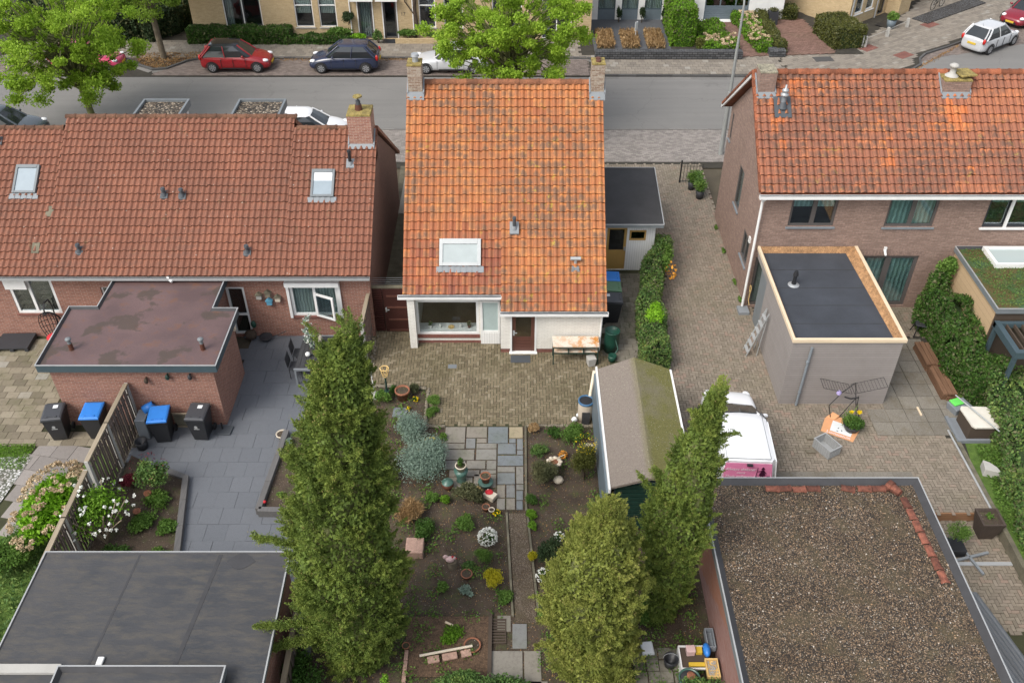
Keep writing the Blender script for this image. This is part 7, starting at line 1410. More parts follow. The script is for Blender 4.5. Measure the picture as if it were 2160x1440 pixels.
# ================================================================ YARD AND GARDEN OBJECTS
def pot(name, label, x, y, r, h, mat='terracotta', z=0, fill='soil', plant=None, group=None, cat='flower pot'):
    t = thing(name, label, cat, (x, y, z), group=group); m = MB(); m.lathe((x, y, z), [(0, 0), (r*.68, 0), (r*.92, h*.82), (r*1.03, h*.82), (r*1.03, h), (r*.86, h), (r*.84, h*.86), (0, h*.86)], 18); m.build('pot', mat, t)
    m = MB(); m.lathe((x, y, z), [(r*.85, h*.87), (0, h*.9)], 14); m.build('soil', fill, t)
    if plant: leaves('plant', plant[0], ball(plant[1], (x, y, z+h+plant[2]*.6), (r*plant[3], r*plant[3], plant[2]), .1), plant[4], t)
    return t
t = thing('work_table', 'rusty white-topped table with green metal legs against the white wall', 'table', (2.25, 24.85, 0)); m = MB(); m.box(1.42, 3.04, 24.6, 25.18, .8, .86); m.build('table_top', 'rusty_white', t, bevel=.01)
m = MB(); m.box(1.44, 3.02, 24.62, 24.65, .74, .79); m.box(1.44, 3.02, 25.13, 25.16, .74, .79); m.box(1.44, 3.02, 24.64, 24.66, .48, .51); m.box(1.95, 1.98, 24.62, 25.14, .48, .78); m.box(2.48, 2.51, 24.62, 25.14, .48, .78); m.build('rail', 'green_metal', t)
m = MB(); m.box(1.46, 3.0, 24.67, 25.12, .52, .54); m.build('shelf', 'rusty_white', t)
for x in (1.45, 3.0):
    for y in (24.63, 25.14): m = MB(); m.box(x-.018, x+.018, y-.018, y+.018, 0, .74); m.build('leg', 'green_metal', t)
m = MB(); m.at((2.78, 24.62, 0), R(15)); m.box(-.12, .12, -.12, .12, .02, .36, top=1.25); single('stone_pot', 'tapered pale stone pot under the rusty table, at its right end', 'pot', m, 'concrete_light', bevel=.01)
m = MB(); m.box(-.05, .65, 24.72, 25.12, .014, .028); single('doormat', 'mossy doormat in front of the brown door', 'doormat', m, 'lead_dark')
m = MB(); m.box(-2.25, -1.95, 24.42, 24.62, .012, .022); single('drain_cover', 'small grey drain cover in the herringbone yard', 'drain cover', m, 'trim_grey')
t = thing('rain_barrel', 'cream rain barrel with blue rim beside the garden shed', 'barrel', (2.42, 21.85, 0)); m = MB(); m.lathe((2.4, 21.85, 0), [(0, 0), (.22, 0), (.25, .3), (.25, .75), (.23, .82), (0, .82)], 20); m.build('barrel', 'barrel_cream', t); m = MB(); m.lathe((2.4, 21.85, 0), [(.235, .78), (.26, .8), (.26, .87), (.215, .87), (.215, .84), (0, .84)], 20); m.build('rim', 'barrel_blue', t); m = MB(); m.lathe((2.4, 21.85, 0), [(.212, .845), (0, .86)], 18); m.build('lid', 'black_plastic', t)
m = MB(); m.add([(2.27, 21.585, .02), (2.53, 21.585, .02), (2.53, 21.585, .55), (2.27, 21.585, .55)], [(0, 1, 2, 3)]); m.build('board', 'felt_annex', t, solid=.02)
m = MB(); m.ell((2.05, 21.75, .1), .1, .08, .1, 10, 6, jit=.1); m.ell((2.16, 21.85, .2), .06, .06, .08, 8, 5, jit=.1); single('crumpled_bag', 'crumpled pale bag on the paving beside the rain barrel', 'bag', m, 'white_card')
t = thing('garden_lantern', 'small green garden lamp with a gold lantern head in the yard corner', 'garden lamp', (-4.2, 22.85, 0)); m = MB(); m.cyl((-4.2, 22.85, 0), (-4.2, 22.85, .35), .09, .06, 12); m.cyl((-4.2, 22.85, .35), (-4.2, 22.85, 1.0), .035, .03, 10); m.cyl((-4.2, 22.85, .33), (-4.2, 22.85, .38), .09, n=12); m.build('post', 'green_metal', t)
m = MB(); c_ = (-4.2, 22.85)
for i in range(6):
    a = i*math.pi/3; b = (i+1)*math.pi/3; lo = lambda q: (c_[0]+.07*math.cos(q), c_[1]+.07*math.sin(q), 1.02); hi = lambda q: (c_[0]+.15*math.cos(q), c_[1]+.15*math.sin(q), 1.36)
    m.cyl(lo(a), hi(a), .014, n=5); m.cyl(hi(a), hi(b), .018, n=5); m.cyl(lo(a), lo(b), .014, n=5)
m.build('lantern', 'gold_paint', t)
t = thing('parasol_stand', 'round white parasol base with a bare pole by the patio fence', 'parasol base', (-4.65, 23.0, 0)); m = MB(); m.lathe((-4.65, 23.0, 0), [(.22, 0), (.22, .04), (.06, .1), (0, .1)], 18); m.build('base', 'concrete_light', t); m = MB(); m.cyl((-4.65, 23.0, .1), (-4.68, 22.95, 1.25), .02, n=8); m.build('pole', 'white_paint', t)
pot('large_pot', 'big empty terracotta pot at the corner of the yard bed', -3.68, 22.85, .25, .42)
m = MB(); m.at((-3.72, 22.15, .02), R(-3)); m.box(-.23, .23, -.22, .22, 0, .03); single('slate_slab', 'single square slate slab lying in the yard bed', 'paving slab', m, 'trim_grey')
t = pot('planted_pot', 'small cactus-like conifer in a pot on a green glazed stand', -1.55, 19.15, .17, .22, 'cream_stone', .48, plant=('leaf_hedge', 450, .2, .55, .06)); m = MB(); m.lathe((-1.55, 19.15, 0), [(.17, 0), (.13, .1), (.17, .3), (.22, .47), (0, .47)], 16); single('plant_stand', 'dark green glazed pedestal under the small conifer pot', 'plant stand', m, 'teal_pot')
pot('terracotta_pot', 'terracotta pot raised on a green saucer stand, on the slab terrace', -.8, 18.95, .16, .26, z=.2); m = MB(); m.lathe((-.8, 18.95, .03), [(.14, 0), (.15, .1), (.24, .15), (.22, .17), (0, .16)], 16); single('plant_stand', 'green saucer-shaped stand under the terracotta pot on the slabs', 'plant stand', m, 'teal_pot')
t = thing('glazed_pot', 'round teal glazed pot with lid left of the dark heather', 'pot', (-1.95, 18.85, 0)); m = MB(); m.lathe((-1.95, 18.85, 0), [(.1, 0), (.19, .14), (.17, .28), (0, .28)], 16); m.build('pot', 'rust_pot', t); m = MB(); m.lathe((-1.95, 18.85, 0), [(.18, .27), (.13, .33), (.03, .36), (0, .38)], 16); m.build('lid', 'teal_pot', t)
m = MB(); m.at((-1.05, 18.7, .05), R(40)); 
for x0, x1, y0, y1 in ((-.12, .12, -.1, -.08), (-.12, .12, .08, .1), (-.12, -.1, -.08, .08), (.1, .12, -.08, .08)): m.box(x0, x1, y0, y1, 0, .05)
single('wooden_square', 'tiny yellow wooden frame lying at the slab edge', 'frame', m, 'gold_paint')
t = thing('trough', 'pale tapered trough with red cloth in it, below the terracotta pot', 'trough', (-.65, 18.45, 0)); m = MB().at((-.65, 18.45, 0), R(-35)); m.box(-.16, .16, -.11, .11, 0, .2, top=1.15); m.build('trough', 'cream_stone', t, bevel=.01); m = MB(); m.ell((-.68, 18.5, .21), .13, .1, .05, 10, 5, jit=.12); m.build('cloth', 'red_cloth', t)
pot('small_pot', 'small terracotta pot lying low at the end of the slabs', -.77, 17.98, .12, .18)
t = pot('goblet_pot', 'small white-rimmed pot between the terracotta pot and the yellow pansy', -.6, 17.85, .09, .2, 'cream_stone')
t = thing('bird_bath', 'flower-shaped cream bird bath in the right-hand bed', 'bird bath', (1.3, 19.55, 0)); m = MB()
for i in range(9): a = i*2*math.pi/9; m.ell((1.3+.19*math.cos(a), 19.55+.17*math.sin(a), .42), .075, .07, .045, 8, 5)
m.lathe((1.3, 19.55, 0), [(.14, 0), (.1, .15), (.12, .36), (.2, .4), (.15, .4), (0, .38)], 14); m.build('basin', 'cream_stone', t); m = MB(); m.lathe((1.3, 19.55, .41), [(.13, .0), (0, .015)], 14); m.build('fill', 'terracotta', t)
m = MB(); m.cyl((.98, 19.4, .5), (1.62, 19.75, .52), .014, n=6); single('stick', 'pale stick resting across the flower-shaped bird bath', 'stick', m, 'lat_wood')
m = MB(); m.ell((1.42, 19.1, .1), .16, .14, .13, 10, 6, jit=.05); single('boulder', 'cream boulder below the flower-shaped bird bath', 'stone', m, 'cream_stone')
m = MB(); m.ell((2.45, 20.6, .05), .16, .1, .06, 10, 6, jit=.06); single('flat_stone', 'flat pale stone by the shed below the rain barrel', 'stone', m, 'cream_stone')
t = thing('bird_ornament', 'pink and white bird ornament on a stump in the lower bed', 'garden ornament', (-1.72, 15.95, 0)); m = MB(); m.ell((-1.72, 15.95, .32), .13, .09, .09, 12, 7); m.ell((-1.84, 15.98, .38), .08, .04, .09, 8, 6); m.ell((-1.6, 15.93, .4), .05, .045, .06, 8, 6); m.build('body', 'pink_paint', t); m = MB(); m.ell((-1.64, 15.93, .45), .04, .02, .05, 7, 5); m.ell((-1.55, 15.92, .4), .03, .02, .015, 6, 4); m.build('comb', 'red_cloth', t)
m = MB(); m.cyl((-1.66, 15.95, 0), (-1.66, 15.95, .24), .14, .12, 12); single('tree_stump', 'short grey stump carrying the pink bird ornament', 'stump', m, 'bark')
pot('terracotta_bowl', 'terracotta bowl right of the pink bird ornament', -1.25, 15.6, .16, .16)
pot('terracotta_saucer', 'wide empty terracotta bowl on the compost bed', -1.02, 13.4, .22, .14)
pot('small_pot', 'tiny terracotta pot on the bricks left of the compost bed', -2.72, 13.35, .1, .12, z=.07)
m = MB(); m.cyl((-.8+.2, 16.98, .0), (-.8+.2, 16.98, .0001), .01, n=4)
m = MB(); m.box(-3.0, -2.5, 16.2, 16.75, 0, .28); single('stone_trough', 'pale pinkish stone block at the foot of the tallest conifer', 'stone block', m, 'pink_brick', bevel=.02)
t = thing('broken_bench', 'weathered pinkish bench back with a mossy rail lying by the compost bed', 'bench', (-1.65, 13.05, 0)); m = MB().at((-1.65, 13.05, .1), R(12)); m.cyl((-.68, .14, .1), (.68, .14, .1), .035, n=8); m.build('rail', 'cream_stone', t)
for a, b in ((-.5, -.2), (-.12, .26), (.36, .62)): m = MB().at((-1.65, 13.05, .1), R(12)); m.box(a, b, -.09, .1, 0, .06); m.build('slat', 'pink_brick', t, bevel=.01)
m = MB(); m.at((-2.7, 12.5, 0), 0)
for i in range(3): m.box(-.05, .05, i*.3-.1, i*.3+.18, 0, .1)
single('brick_row', 'row of pinkish bricks along the left side of the compost bed', 'bricks', m, 'pink_brick', bevel=.008)
m = MB(); m.box(-.62, -.52, 12.5, 14.4, 0, .12); single('timber_edge', 'dark old timber along the right side of the compost bed', 'timber', m, 'dark_wood')
m = MB(); m.cyl((-1.75, 14.1, .09), (-1.55, 14.0, .09), .035, .03, 8); single('log', 'short pale piece of wood on the compost bed', 'wood', m, 'lat_wood')
m = MB()
for i in range(9): m.box(-.55, -.15, 13.5+i*.085, 13.55+i*.085, .02, .05)
m.box(-.55, -.52, 13.5, 14.24, .015, .04); m.box(-.18, -.15, 13.5, 14.24, .015, .04); single('drain_grate', 'rusty slatted grate between the stone slabs at the path end', 'grate', m, 'dark_wood')
# side court
t = thing('green_barrel', 'dark green rain barrel behind the corner of the white house', 'barrel', (3.55, 25.4, 0)); m = MB(); m.lathe((3.55, 25.4, 0), [(0, 0), (.24, 0), (.28, .5), (.26, .9), (.28, .93), (.24, .93), (.23, .85), (0, .84)], 18); m.build('barrel', 'green_barrel', t)
m = MB(); m.tube([(3.65, 25.15, .7), (3.75, 25.0, .4), (3.55, 24.9, .1), (3.4, 24.95, .05), (3.7, 24.95, .04)], .018, 6); m.build('hose', 'teal_pot', t)
m = MB(); m.lathe((3.55, 24.85, 0), [(0, 0), (.13, 0), (.15, .25), (.13, .25), (0, .22)], 14); single('green_bucket', 'small dark green bucket below the green rain barrel', 'bucket', m, 'green_barrel')
# driveway objects
def crate(label, loc, rz, a=.3, b=.2, h=.32, mat='trim_alu'):
    t = thing('plastic_crate', label, 'crate', loc, rz, local=True); m = MB(); th = .012
    for z in [i*h/8 for i in range(1, 8)]:
        for s_ in (-1, 1): m.box(-a, a, s_*b-.005, s_*b+.005, z-.012, z+.012); m.box(s_*a-.005, s_*a+.005, -b, b, z-.012, z+.012)
    for i in range(9):
        x = -a+2*a*i/8
        for s_ in (-1, 1): m.box(x-.007, x+.007, s_*b-.008, s_*b+.008, .0, h)
    for i in range(7):
        y = -b+2*b*i/6
        for s_ in (-1, 1): m.box(s_*a-.008, s_*a+.008, y-.007, y+.007, .0, h)
    m.build('sides', mat, t); m = MB(); m.box(-a, a, -b, b, 0, .015); m.build('bottom', mat, t)
    m = MB()
    for s_ in (-1, 1): m.box(-a-.02, a+.02, s_*b-.015, s_*b+.02, h, h+.025); m.box(s_*a-.02, s_*a+.02, -b+.015, b-.015, h+.0005, h+.0245)
    m.build('rim', mat, t); return t
crate('grey plastic crate on the driveway below the cardboard', (9.95, 20.43, .02), R(-60), .34, .24, .34)
for i, (x, y, a) in enumerate(((9.62, 20.95, 0), (9.45, 20.35, -5))): m = MB(); m.at((x, y, .015), R(a)); m.box(-.14, .14, -.07, .07, 0, .07); single('loose_brick', 'loose pale brick on the driveway, %s of the two left of the crate' % ('upper', 'lower')[i], 'brick', m, 'cobble', 'loose bricks by the crate', bevel=.006)
t = thing('cardboard_sheet', 'orange and white flattened cardboard box with white lettering on the driveway', 'cardboard', (10.7, 21.4, .02)); m = MB(); m.add([(10.02, 21.3, .03), (10.92, 20.78, .03), (11.42, 21.5, .03), (11.2, 21.75, .03), (10.55, 22.05, .03), (10.32, 21.9, .03)], [(0, 1, 2, 3, 4, 5)]); m.build('sheet', 'card', t, solid=.01)
m = MB(); m.add([(10.32, 21.32, .036), (10.9, 21.0, .036), (11.15, 21.4, .036), (10.55, 21.78, .036)], [(0, 1, 2, 3)]); m.build('print', 'white_card', t)
m = MB(); m.add([(10.35, 21.92, .035), (10.6, 22.06, .14), (10.78, 21.9, .12), (10.6, 21.8, .036)], [(0, 1, 2, 3)]); m.build('flap', 'card', t, solid=.008)
ln = text(t, 'Lomstatuin', (10.54, 21.1, .04), (0, 0, R(-29)), .17, 'white_text', depth=.001)
m = MB()
for i, (x, y) in enumerate(((10.62, 21.4), (10.7, 21.28), (10.56, 21.28))): m.at((x, y, .0375), R(30+i*50)); m.add([(-.04, 0, 0), (0, -.015, 0), (.05, .01, 0), (0, .02, 0)], [(0, 1, 2, 3)])
m.build('printed_marks', 'frame_dark', t)
t = thing('planted_bowl', 'big bowl planted with grass, greenery and two yellow flowers, standing on the cardboard', 'planter', (11.02, 21.35, .03)); m = MB(); m.lathe((11.02, 21.35, .04), [(0, 0), (.2, 0), (.31, .24), (.28, .24), (0, .2)], 18); m.build('bowl', 'anthracite', t); leaves('plants', 'leaf_hedge', ball(2200, (11.05, 21.32, .36), (.33, .3, .16), .1), .07, t)
leaves('grass', 'leaf_mid', np.array([[10.9, 21.45, .4]])+RNG.normal(0, .1, (160, 3)), .34, t, .07, np.tile([[-.2, .3, 1.]], (160, 1)), .8); leaves('flowers', 'bloom_yellow', np.concatenate([ball(70, (11.0, 21.62, .55), (.06, .06, .04), .2), ball(70, (11.26, 21.62, .55), (.07, .07, .04), .2)]), .07, t, .9)
t = thing('drying_rack', 'black folding clothes rack with wing frames standing in front of the grey extension', 'clothes rack', (10.9, 21.95, 0))
m = MB(); m.tube([(10.5, 21.9, .02), (10.38, 22.0, .5), (10.75, 22.1, 1.0), (10.85, 22.1, 1.1)], .014); m.tube([(11.45, 21.9, .02), (11.3, 22.0, .5), (11.28, 22.05, .85)], .014); m.tube([(11.35, 21.9, .02), (11.2, 22.05, .8), (11.1, 22.15, 1.35)], .014); m.tube([(10.8, 21.95, .02), (11.2, 22.05, .75)], .014); m.tube([(10.75, 22.1, 1.0), (11.1, 22.15, 1.35)], .014); m.tube([(10.85, 22.1, .78), (11.05, 22.05, .74), (11.3, 22.05, .8)], .025); m.build('frame', 'black_metal', t)
for x0, x1, za, zb in ((10.05, 11.02, 1.25, 1.0), (11.1, 12.1, 1.0, 1.3)):
    m = MB(); A_ = [(x0, 22.0, za), (x1, 22.0, zb), (x1, 22.45, zb+.02), (x0, 22.45, za+.02)]; m.tube(A_+A_[:1], .008, 5)
    for i in range(1, 10): f_ = i/10; m.cyl((x0+(x1-x0)*f_, 22.0, za+(zb-za)*f_), (x0+(x1-x0)*f_, 22.45, za+(zb-za)*f_+.02), .005, n=4)
    m.build('wing', 'black_metal', t)
m = MB(); m.ell((10.62, 22.08, .98), .09, .07, .1, 8, 6, jit=.15); single('cloth', 'lilac cloth hanging on the clothes rack', 'cloth', m, 'lilac')
t = thing('step_ladder', 'aluminium step ladder leaning against the grey extension', 'ladder', (8.7, 25.3, 0)); m = MB()
for dy in (-.22, .22): m.tube([(8.35, 25.3+dy, .02), (8.86, 25.3+dy*.75, 1.85)], .022, 6)
m.build('rails', 'steel', t); m = MB()
for i in range(6): f_ = (i+.6)/6.5; m.box(8.35+.51*f_-.06, 8.35+.51*f_+.05, 25.1, 25.5, f_*1.83, f_*1.83+.025)
m.build('steps', 'trim_alu', t); m = MB()
for dy in (-.2, .2): m.tube([(8.72, 25.3+dy, .02), (8.86, 25.3+dy*.7, 1.8)], .016, 6)
m.build('back_legs', 'steel', t)
m = MB(); m.box(8.55, 8.95, 27.5, 27.95, 0, .12); single('stone_step', 'grey stone step at the corner of the brown house', 'step', m, 'lead')
m = MB()
for i in range(16): a = i*.4; m.cyl((8.93, 27.9+.1*math.cos(a), .95+.13*math.sin(a)), (8.92, 27.9+.1*math.cos(a+.4), .95+.13*math.sin(a+.4)), .015, n=5)
m.tube([(8.93, 27.85, .85), (8.9, 27.8, .5), (8.95, 27.75, .3)], .014); single('garden_hose', 'coiled yellow hose hanging by the door behind the step ladder', 'hose', m, 'gold_paint')
t = thing('stool', 'low dark stool with splayed legs beside the evergreen hedge', 'stool', (14.95, 26.4, 0)); m = MB(); m.at((14.95, 26.4, .42), R(-20)); m.box(-.2, .2, -.17, .17, 0, .04); m.build('seat', 'anthracite', t, bevel=.02)
for a, b in ((-1, -1), (1, -1), (1, 1), (-1, 1)): m = MB(); m.cyl((14.95+a*.15, 26.4+b*.12, .42), (14.95+a*.24, 26.4+b*.2, 0), .02, n=6); m.build('leg', 'black_plastic', t)
for k_, (y0, y1, lb) in enumerate(((22.75, 24.15, 'nearer'), (24.25, 25.5, 'further'))):
    t = thing('plank_stack', 'stack of brown decking planks beside the hedge, %s of the two' % lb, 'planks', (14.7, y0, 0), group='stacks of decking planks'); 
    for r_ in range(4):
        for c2 in range(3): m = MB(); x0 = 14.42+c2*.16+random.uniform(-.01, .01)+(25-y0)*.02; m.box(x0, x0+.145, y0+random.uniform(-.04, .04), y1+random.uniform(-.04, .04), .03+r_*.08, .095+r_*.08); m.build('plank', 'plank_wood', t)
t = thing('tub', 'grey tub with a bright green lid at the end of the plank stack', 'tub', (14.85, 22.3, 0)); m = MB().at((14.85, 22.3, 0), R(20)); m.box(-.3, .3, -.22, .22, 0, .28, top=1.1); m.build('tub', 'grey_box', t, bevel=.02); m = MB().at((14.8, 22.38, .29), R(20)); m.box(-.24, .16, -.15, .15, 0, .05); m.build('lid', 'lime_lid', t, bevel=.015)
t = thing('garden_table', 'white-topped table on a dark base in front of the ivy bank', 'table', (15.0, 21.3, 0)); m = MB(); m.prism([(14.62, 20.95), (14.7, 20.85), (15.45, 20.85), (15.55, 20.98), (15.6, 21.3), (15.5, 21.75), (15.4, 21.82), (14.62, 21.85), (14.55, 21.75)], .55, .6); m.build('table_top', 'white_table', t); m = MB(); m.box(14.6, 15.4, 20.9, 21.8, .02, .548); m.build('base', 'dark_wood', t)
m = MB(); m.box(14.25, 15.3, 20.75, 20.85, .0, .12); m.box(14.25, 14.35, 20.85, 21.9, 0, .12); m.box(14.35, 15.3, 20.85, 21.9, 0, .04); single('slatted_tray', 'grey slatted tray frame under the white-topped table', 'frame', m, 'grey_box')
m = MB(); m.cyl((14.55, 22.25, .72), (15.35, 20.6, .66), .022, n=8); single('metal_pole', 'thin grey pole lying across the white-topped table', 'pole', m, 'steel')
m = MB(); m.cyl((14.15, 21.3, .05), (14.2, 18.0, .05), .035, n=8); single('drain_pipe', 'long pale pipe lying along the right edge of the driveway', 'pipe', m, 'trim_alu')
m = MB(); m.box(13.5, 13.56, 22.0, 22.4, .03, .06); single('wood_offcut', 'small pale wood offcut on the washed gravel slabs', 'offcut', m, 'lat_wood')
m = MB(); m.prism([(14.5, 19.35), (14.95, 19.2), (14.9, 19.45), (14.75, 19.65), (14.58, 19.75)], 0, .3); single('concrete_wedge', 'quarter-round pale concrete block on the green strip', 'concrete block', m, 'concrete_light', bevel=.015)
t = thing('wooden_planter', 'tall dark wooden planter on the lower terrace by the retaining planks', 'planter', (13.9, 17.3, -.3)); m = MB(); v_ = []
for w_, z in ((.2, -.3), (.33, .45)): v_ += [(13.8-w_, 17.35-w_, z), (13.8+w_, 17.35-w_, z), (13.8+w_, 17.35+w_, z), (13.8-w_, 17.35+w_, z)]
for w_, z in ((.27, .45), (.25, .35)): v_ += [(13.8-w_, 17.35-w_, z), (13.8+w_, 17.35-w_, z), (13.8+w_, 17.35+w_, z), (13.8-w_, 17.35+w_, z)]
m.add(v_, [(k*4+i, k*4+(i+1) % 4, (k+1)*4+(i+1) % 4, (k+1)*4+i) for k in range(3) for i in range(4)]); m.build('box', 'planter_wood', t); m = MB(); m.box(13.55, 14.05, 17.1, 17.6, .3, .36); m.build('soil', 'soil', t); leaves('plant', 'leaf_mid', ball(120, (13.8, 17.4, .42), (.12, .12, .1), .1), .08, t)
m = MB(); m.box(12.45, 12.95, 16.5, 17.0, -.3, -.02); single('black_trough', 'black square pot under the olive bush on the lower terrace', 'flower pot', m, 'black_plastic', bevel=.01)
t = thing('parasol_stand', 'grey cross-shaped metal parasol foot on the lower terrace', 'parasol base', (13.05, 16.45, -.27))
for a in (15, 105, 195, 285): m = MB().at((13.05, 16.45, -.26), R(a)); m.box(.02, .62, -.035, .035, 0, .06); m.build('arm', 'lead', t)
m = MB(); m.box(11.1, 14.2, 16.2, 16.32, -.3, -.27); single('channel_drain', 'pale metal channel drain crossing the lower terrace', 'drain', m, 'trim_alu')
t = thing('corrugated_panels', 'stack of dark grey ribbed panels leaning behind the gravel-roofed garage', 'panels', (12.3, 12.5, -.2)); m = MB(); 
for i in range(9): x = 11.35+i*.13; m.add([(x, 15.1-i*.02, .35-.02*i), (x+.07, 15.1-i*.02, .38-.02*i), (x+1.4, 9.2, .38-.02*i), (x+1.33, 9.2, .35-.02*i), (x+.13, 15.1-i*.02, .35-.02*i), (x+1.46, 9.2, .35-.02*i)], [(0, 1, 2, 3), (1, 4, 5, 2)])
m.build('panel', 'grey_panel', t, solid=.02)
for (x, y) in ((12.0, 14.3), (12.9, 11.9)): m = MB(); m.at((x, y, .4), R(-15)); m.box(0, .05, 0, .6, 0, .03); m.box(-.35, 0, 0, .05, 0, .03); m.build('bracket', 'trim_grey', t)
# bottom right corner of the garden
t = thing('bucket', 'black bucket standing on the mossy tiles by the bottom edge', 'bucket', (4.0, 12.9, 0)); m = MB(); m.lathe((4.0, 12.9, 0), [(0, 0), (.14, 0), (.19, .32), (.17, .32), (.13, .04), (0, .04)], 18); m.build('bucket', 'black_plastic', t); m = MB()
for i in range(8): a = math.pi*i/8; m.cyl((4.0+.19*math.cos(a), 12.9+.12*math.sin(a), .32+.02), (4.0+.19*math.cos(a+.39), 12.9+.12*math.sin(a+.39), .34), .008, n=4)
m.build('handle', 'steel', t)
m = MB(); m.at((3.48, 13.35, .02), R(5)); m.box(-.17, .17, -.2, .2, 0, .09, top=.85); single('soil_bag', 'white printed bag of potting soil beside the middle conifer', 'bag', m, 'white_card', bevel=.03)
t = thing('low_shelf', 'white-framed low shelf unit by the painted garage wall', 'shelf', (4.6, 12.9, 0)); m = MB(); m.box(4.2, 4.23, 12.55, 13.2, 0, .42); m.box(4.23, 4.95, 12.55, 12.58, .36, .42); m.box(4.23, 4.95, 13.17, 13.2, .36, .42); m.build('frame', 'white_paint', t); m = MB(); m.box(4.24, 4.94, 12.59, 13.16, .36, .38); m.build('top', 'dark_wood', t)
m = MB(); m.at((4.48, 13.0, .385), R(3)); m.box(-.1, .1, -.09, .09, 0, .22, top=1.15); single('plastic_pot', 'pale pinkish plastic pot on the low shelf', 'pot', m, 'pink_paint', bevel=.02)
m = MB(); m.box(4.4, 4.85, 12.62, 12.72, .385, .44); single('yellow_tray', 'narrow yellow tray on the front of the low shelf', 'tray', m, 'plate_yellow', bevel=.008)
m = MB(); m.box(4.62, 4.78, 12.95, 13.12, .385, .5); single('yellow_box', 'small yellow box at the back of the low shelf', 'box', m, 'plate_yellow', bevel=.008)
m = MB(); m.ell((4.9, 13.05, .45), .1, .2, .12, 12, 6); single('blue_basket', 'bright blue basket between the low shelf and the garage wall', 'basket', m, 'blue_lid')
t = thing('grey_trough', 'long grey plastic trough standing beside the blue basket', 'trough', (5.05, 13.3, 0)); m = MB(); 
for x0, x1, y0, y1 in ((4.93, 4.96, 13.1, 13.65), (5.12, 5.15, 13.1, 13.65), (4.96, 5.12, 13.1, 13.13), (4.96, 5.12, 13.62, 13.65)): m.box(x0, x1, y0, y1, .3, .5)
m.box(4.96, 5.12, 13.13, 13.62, .3, .33); m.build('trough', 'grey_box', t); m = MB(); m.box(4.94, 5.14, 13.11, 13.64, 0, .299); m.build('support', 'dark_wood', t)
t = thing('pebble_tray', 'tray of pinkish shells and pebbles near the painted garage wall', 'tray', (4.95, 12.5, 0)); m = MB(); m.box(4.8, 5.12, 12.28, 12.32, .4, .5); m.box(4.8, 5.12, 12.75, 12.79, .4, .5); m.box(4.8, 4.83, 12.32, 12.75, .4, .5); m.box(5.09, 5.12, 12.32, 12.75, .4, .5); m.box(4.83, 5.09, 12.32, 12.75, .4, .43); m.build('tray', 'gold_paint', t); m = MB()
for i in range(70): m.ell((random.uniform(4.85, 5.07), random.uniform(12.34, 12.73), .46+random.uniform(0, .02)), .018, .022, .014, 6, 4)
o = m.build('pebbles', 'concrete_light', t); o['kind'] = 'stuff'; m = MB(); m.box(4.85, 5.07, 12.34, 12.73, 0, .399); m.build('support', 'dark_wood', t)
t = thing('green_tub', 'round grey-green tub with a dark lid at the bottom edge', 'tub', (4.33, 12.2, 0)); m = MB(); m.lathe((4.33, 12.2, 0), [(0, 0), (.22, 0), (.26, .55), (.27, .6), (.24, .6), (.23, .55), (0, .55)], 22); m.build('tub', 'teal_pot', t); m = MB(); m.lathe((4.33, 12.2, 0), [(.225, .57), (.2, .6), (0, .6)], 22); m.build('lid', 'anthracite', t)
m = MB(); m.ell((4.36, 12.22, .65), .11, .11, .06, 10, 5, jit=.08); single('clay_lump', 'reddish clay pot turned over on the dark tub lid', 'flower pot', m, 'terracotta')
# left side things
m = MB(); m.at((-17.9, 25.75, .03), R(2)); m.box(-.65, .55, -.45, .42, .12, .17); m.box(-.65, -.52, -.45, .42, 0, .12); m.box(-.1, .03, -.45, .42, 0, .12); m.box(.42, .55, -.45, .42, 0, .12); single('black_pallet', 'dark flat pallet-like platform below the left window', 'pallet', m, 'anthracite')
t = thing('egg_chair', 'hanging egg chair of black wicker with a red cushion, half hidden by the outbuilding roof', 'chair', (-16.35, 25.75, 0)); m = MB()
for i in range(11):
    a = -1.2+i*.24; pts = []
    for k in range(10): b = -.2+k*.33; pts.append((-16.35+.48*math.sin(a)*math.sin(b), 25.85-.3+.4*math.cos(a)*math.sin(b), .95+.62*math.cos(b)))
    m.tube(pts, .012, 4)
for k in range(1, 8): b = -.0+k*.36; pts = [(-16.35+.48*math.sin(-1.2+j*.24)*math.sin(b), 25.55+.4*math.cos(-1.2+j*.24)*math.sin(b), .95+.62*math.cos(b)) for j in range(11)]; m.tube(pts, .01, 4)
m.build('basket', 'black_metal', t); m = MB(); m.tube([(-16.35, 26.0, .03), (-16.35, 26.1, 1.5), (-16.35, 26.0, 1.85), (-16.35, 25.7, 1.9), (-16.35, 25.55, 1.7), (-16.35, 25.55, 1.57)], .025, 8); m.build('stand', 'black_metal', t); m = MB(); m.ell((-16.3, 25.5, .55), .3, .25, .12, 12, 6); m.build('cushion', 'red_cloth', t)
for i in range(1): pass
def birdhouse(x, y, z, mat, lb, roofm='conc_moss'):
    t = thing('bird_house', lb, 'bird house', (x, y, z), group='bird houses on the red brick wall'); m = MB(); m.box(x-.09, x+.09, y-.12, y, z, z+.18); m.build('box', mat, t); m = MB(); m.add([(x-.13, y-.15, z+.17), (x, y-.15, z+.28), (x+.13, y-.15, z+.17), (x-.13, y, z+.17), (x, y, z+.28), (x+.13, y, z+.17)], [(0, 1, 4, 3), (1, 2, 5, 4), (0, 2, 1)]); m.build('roof', roofm, t, solid=.012)
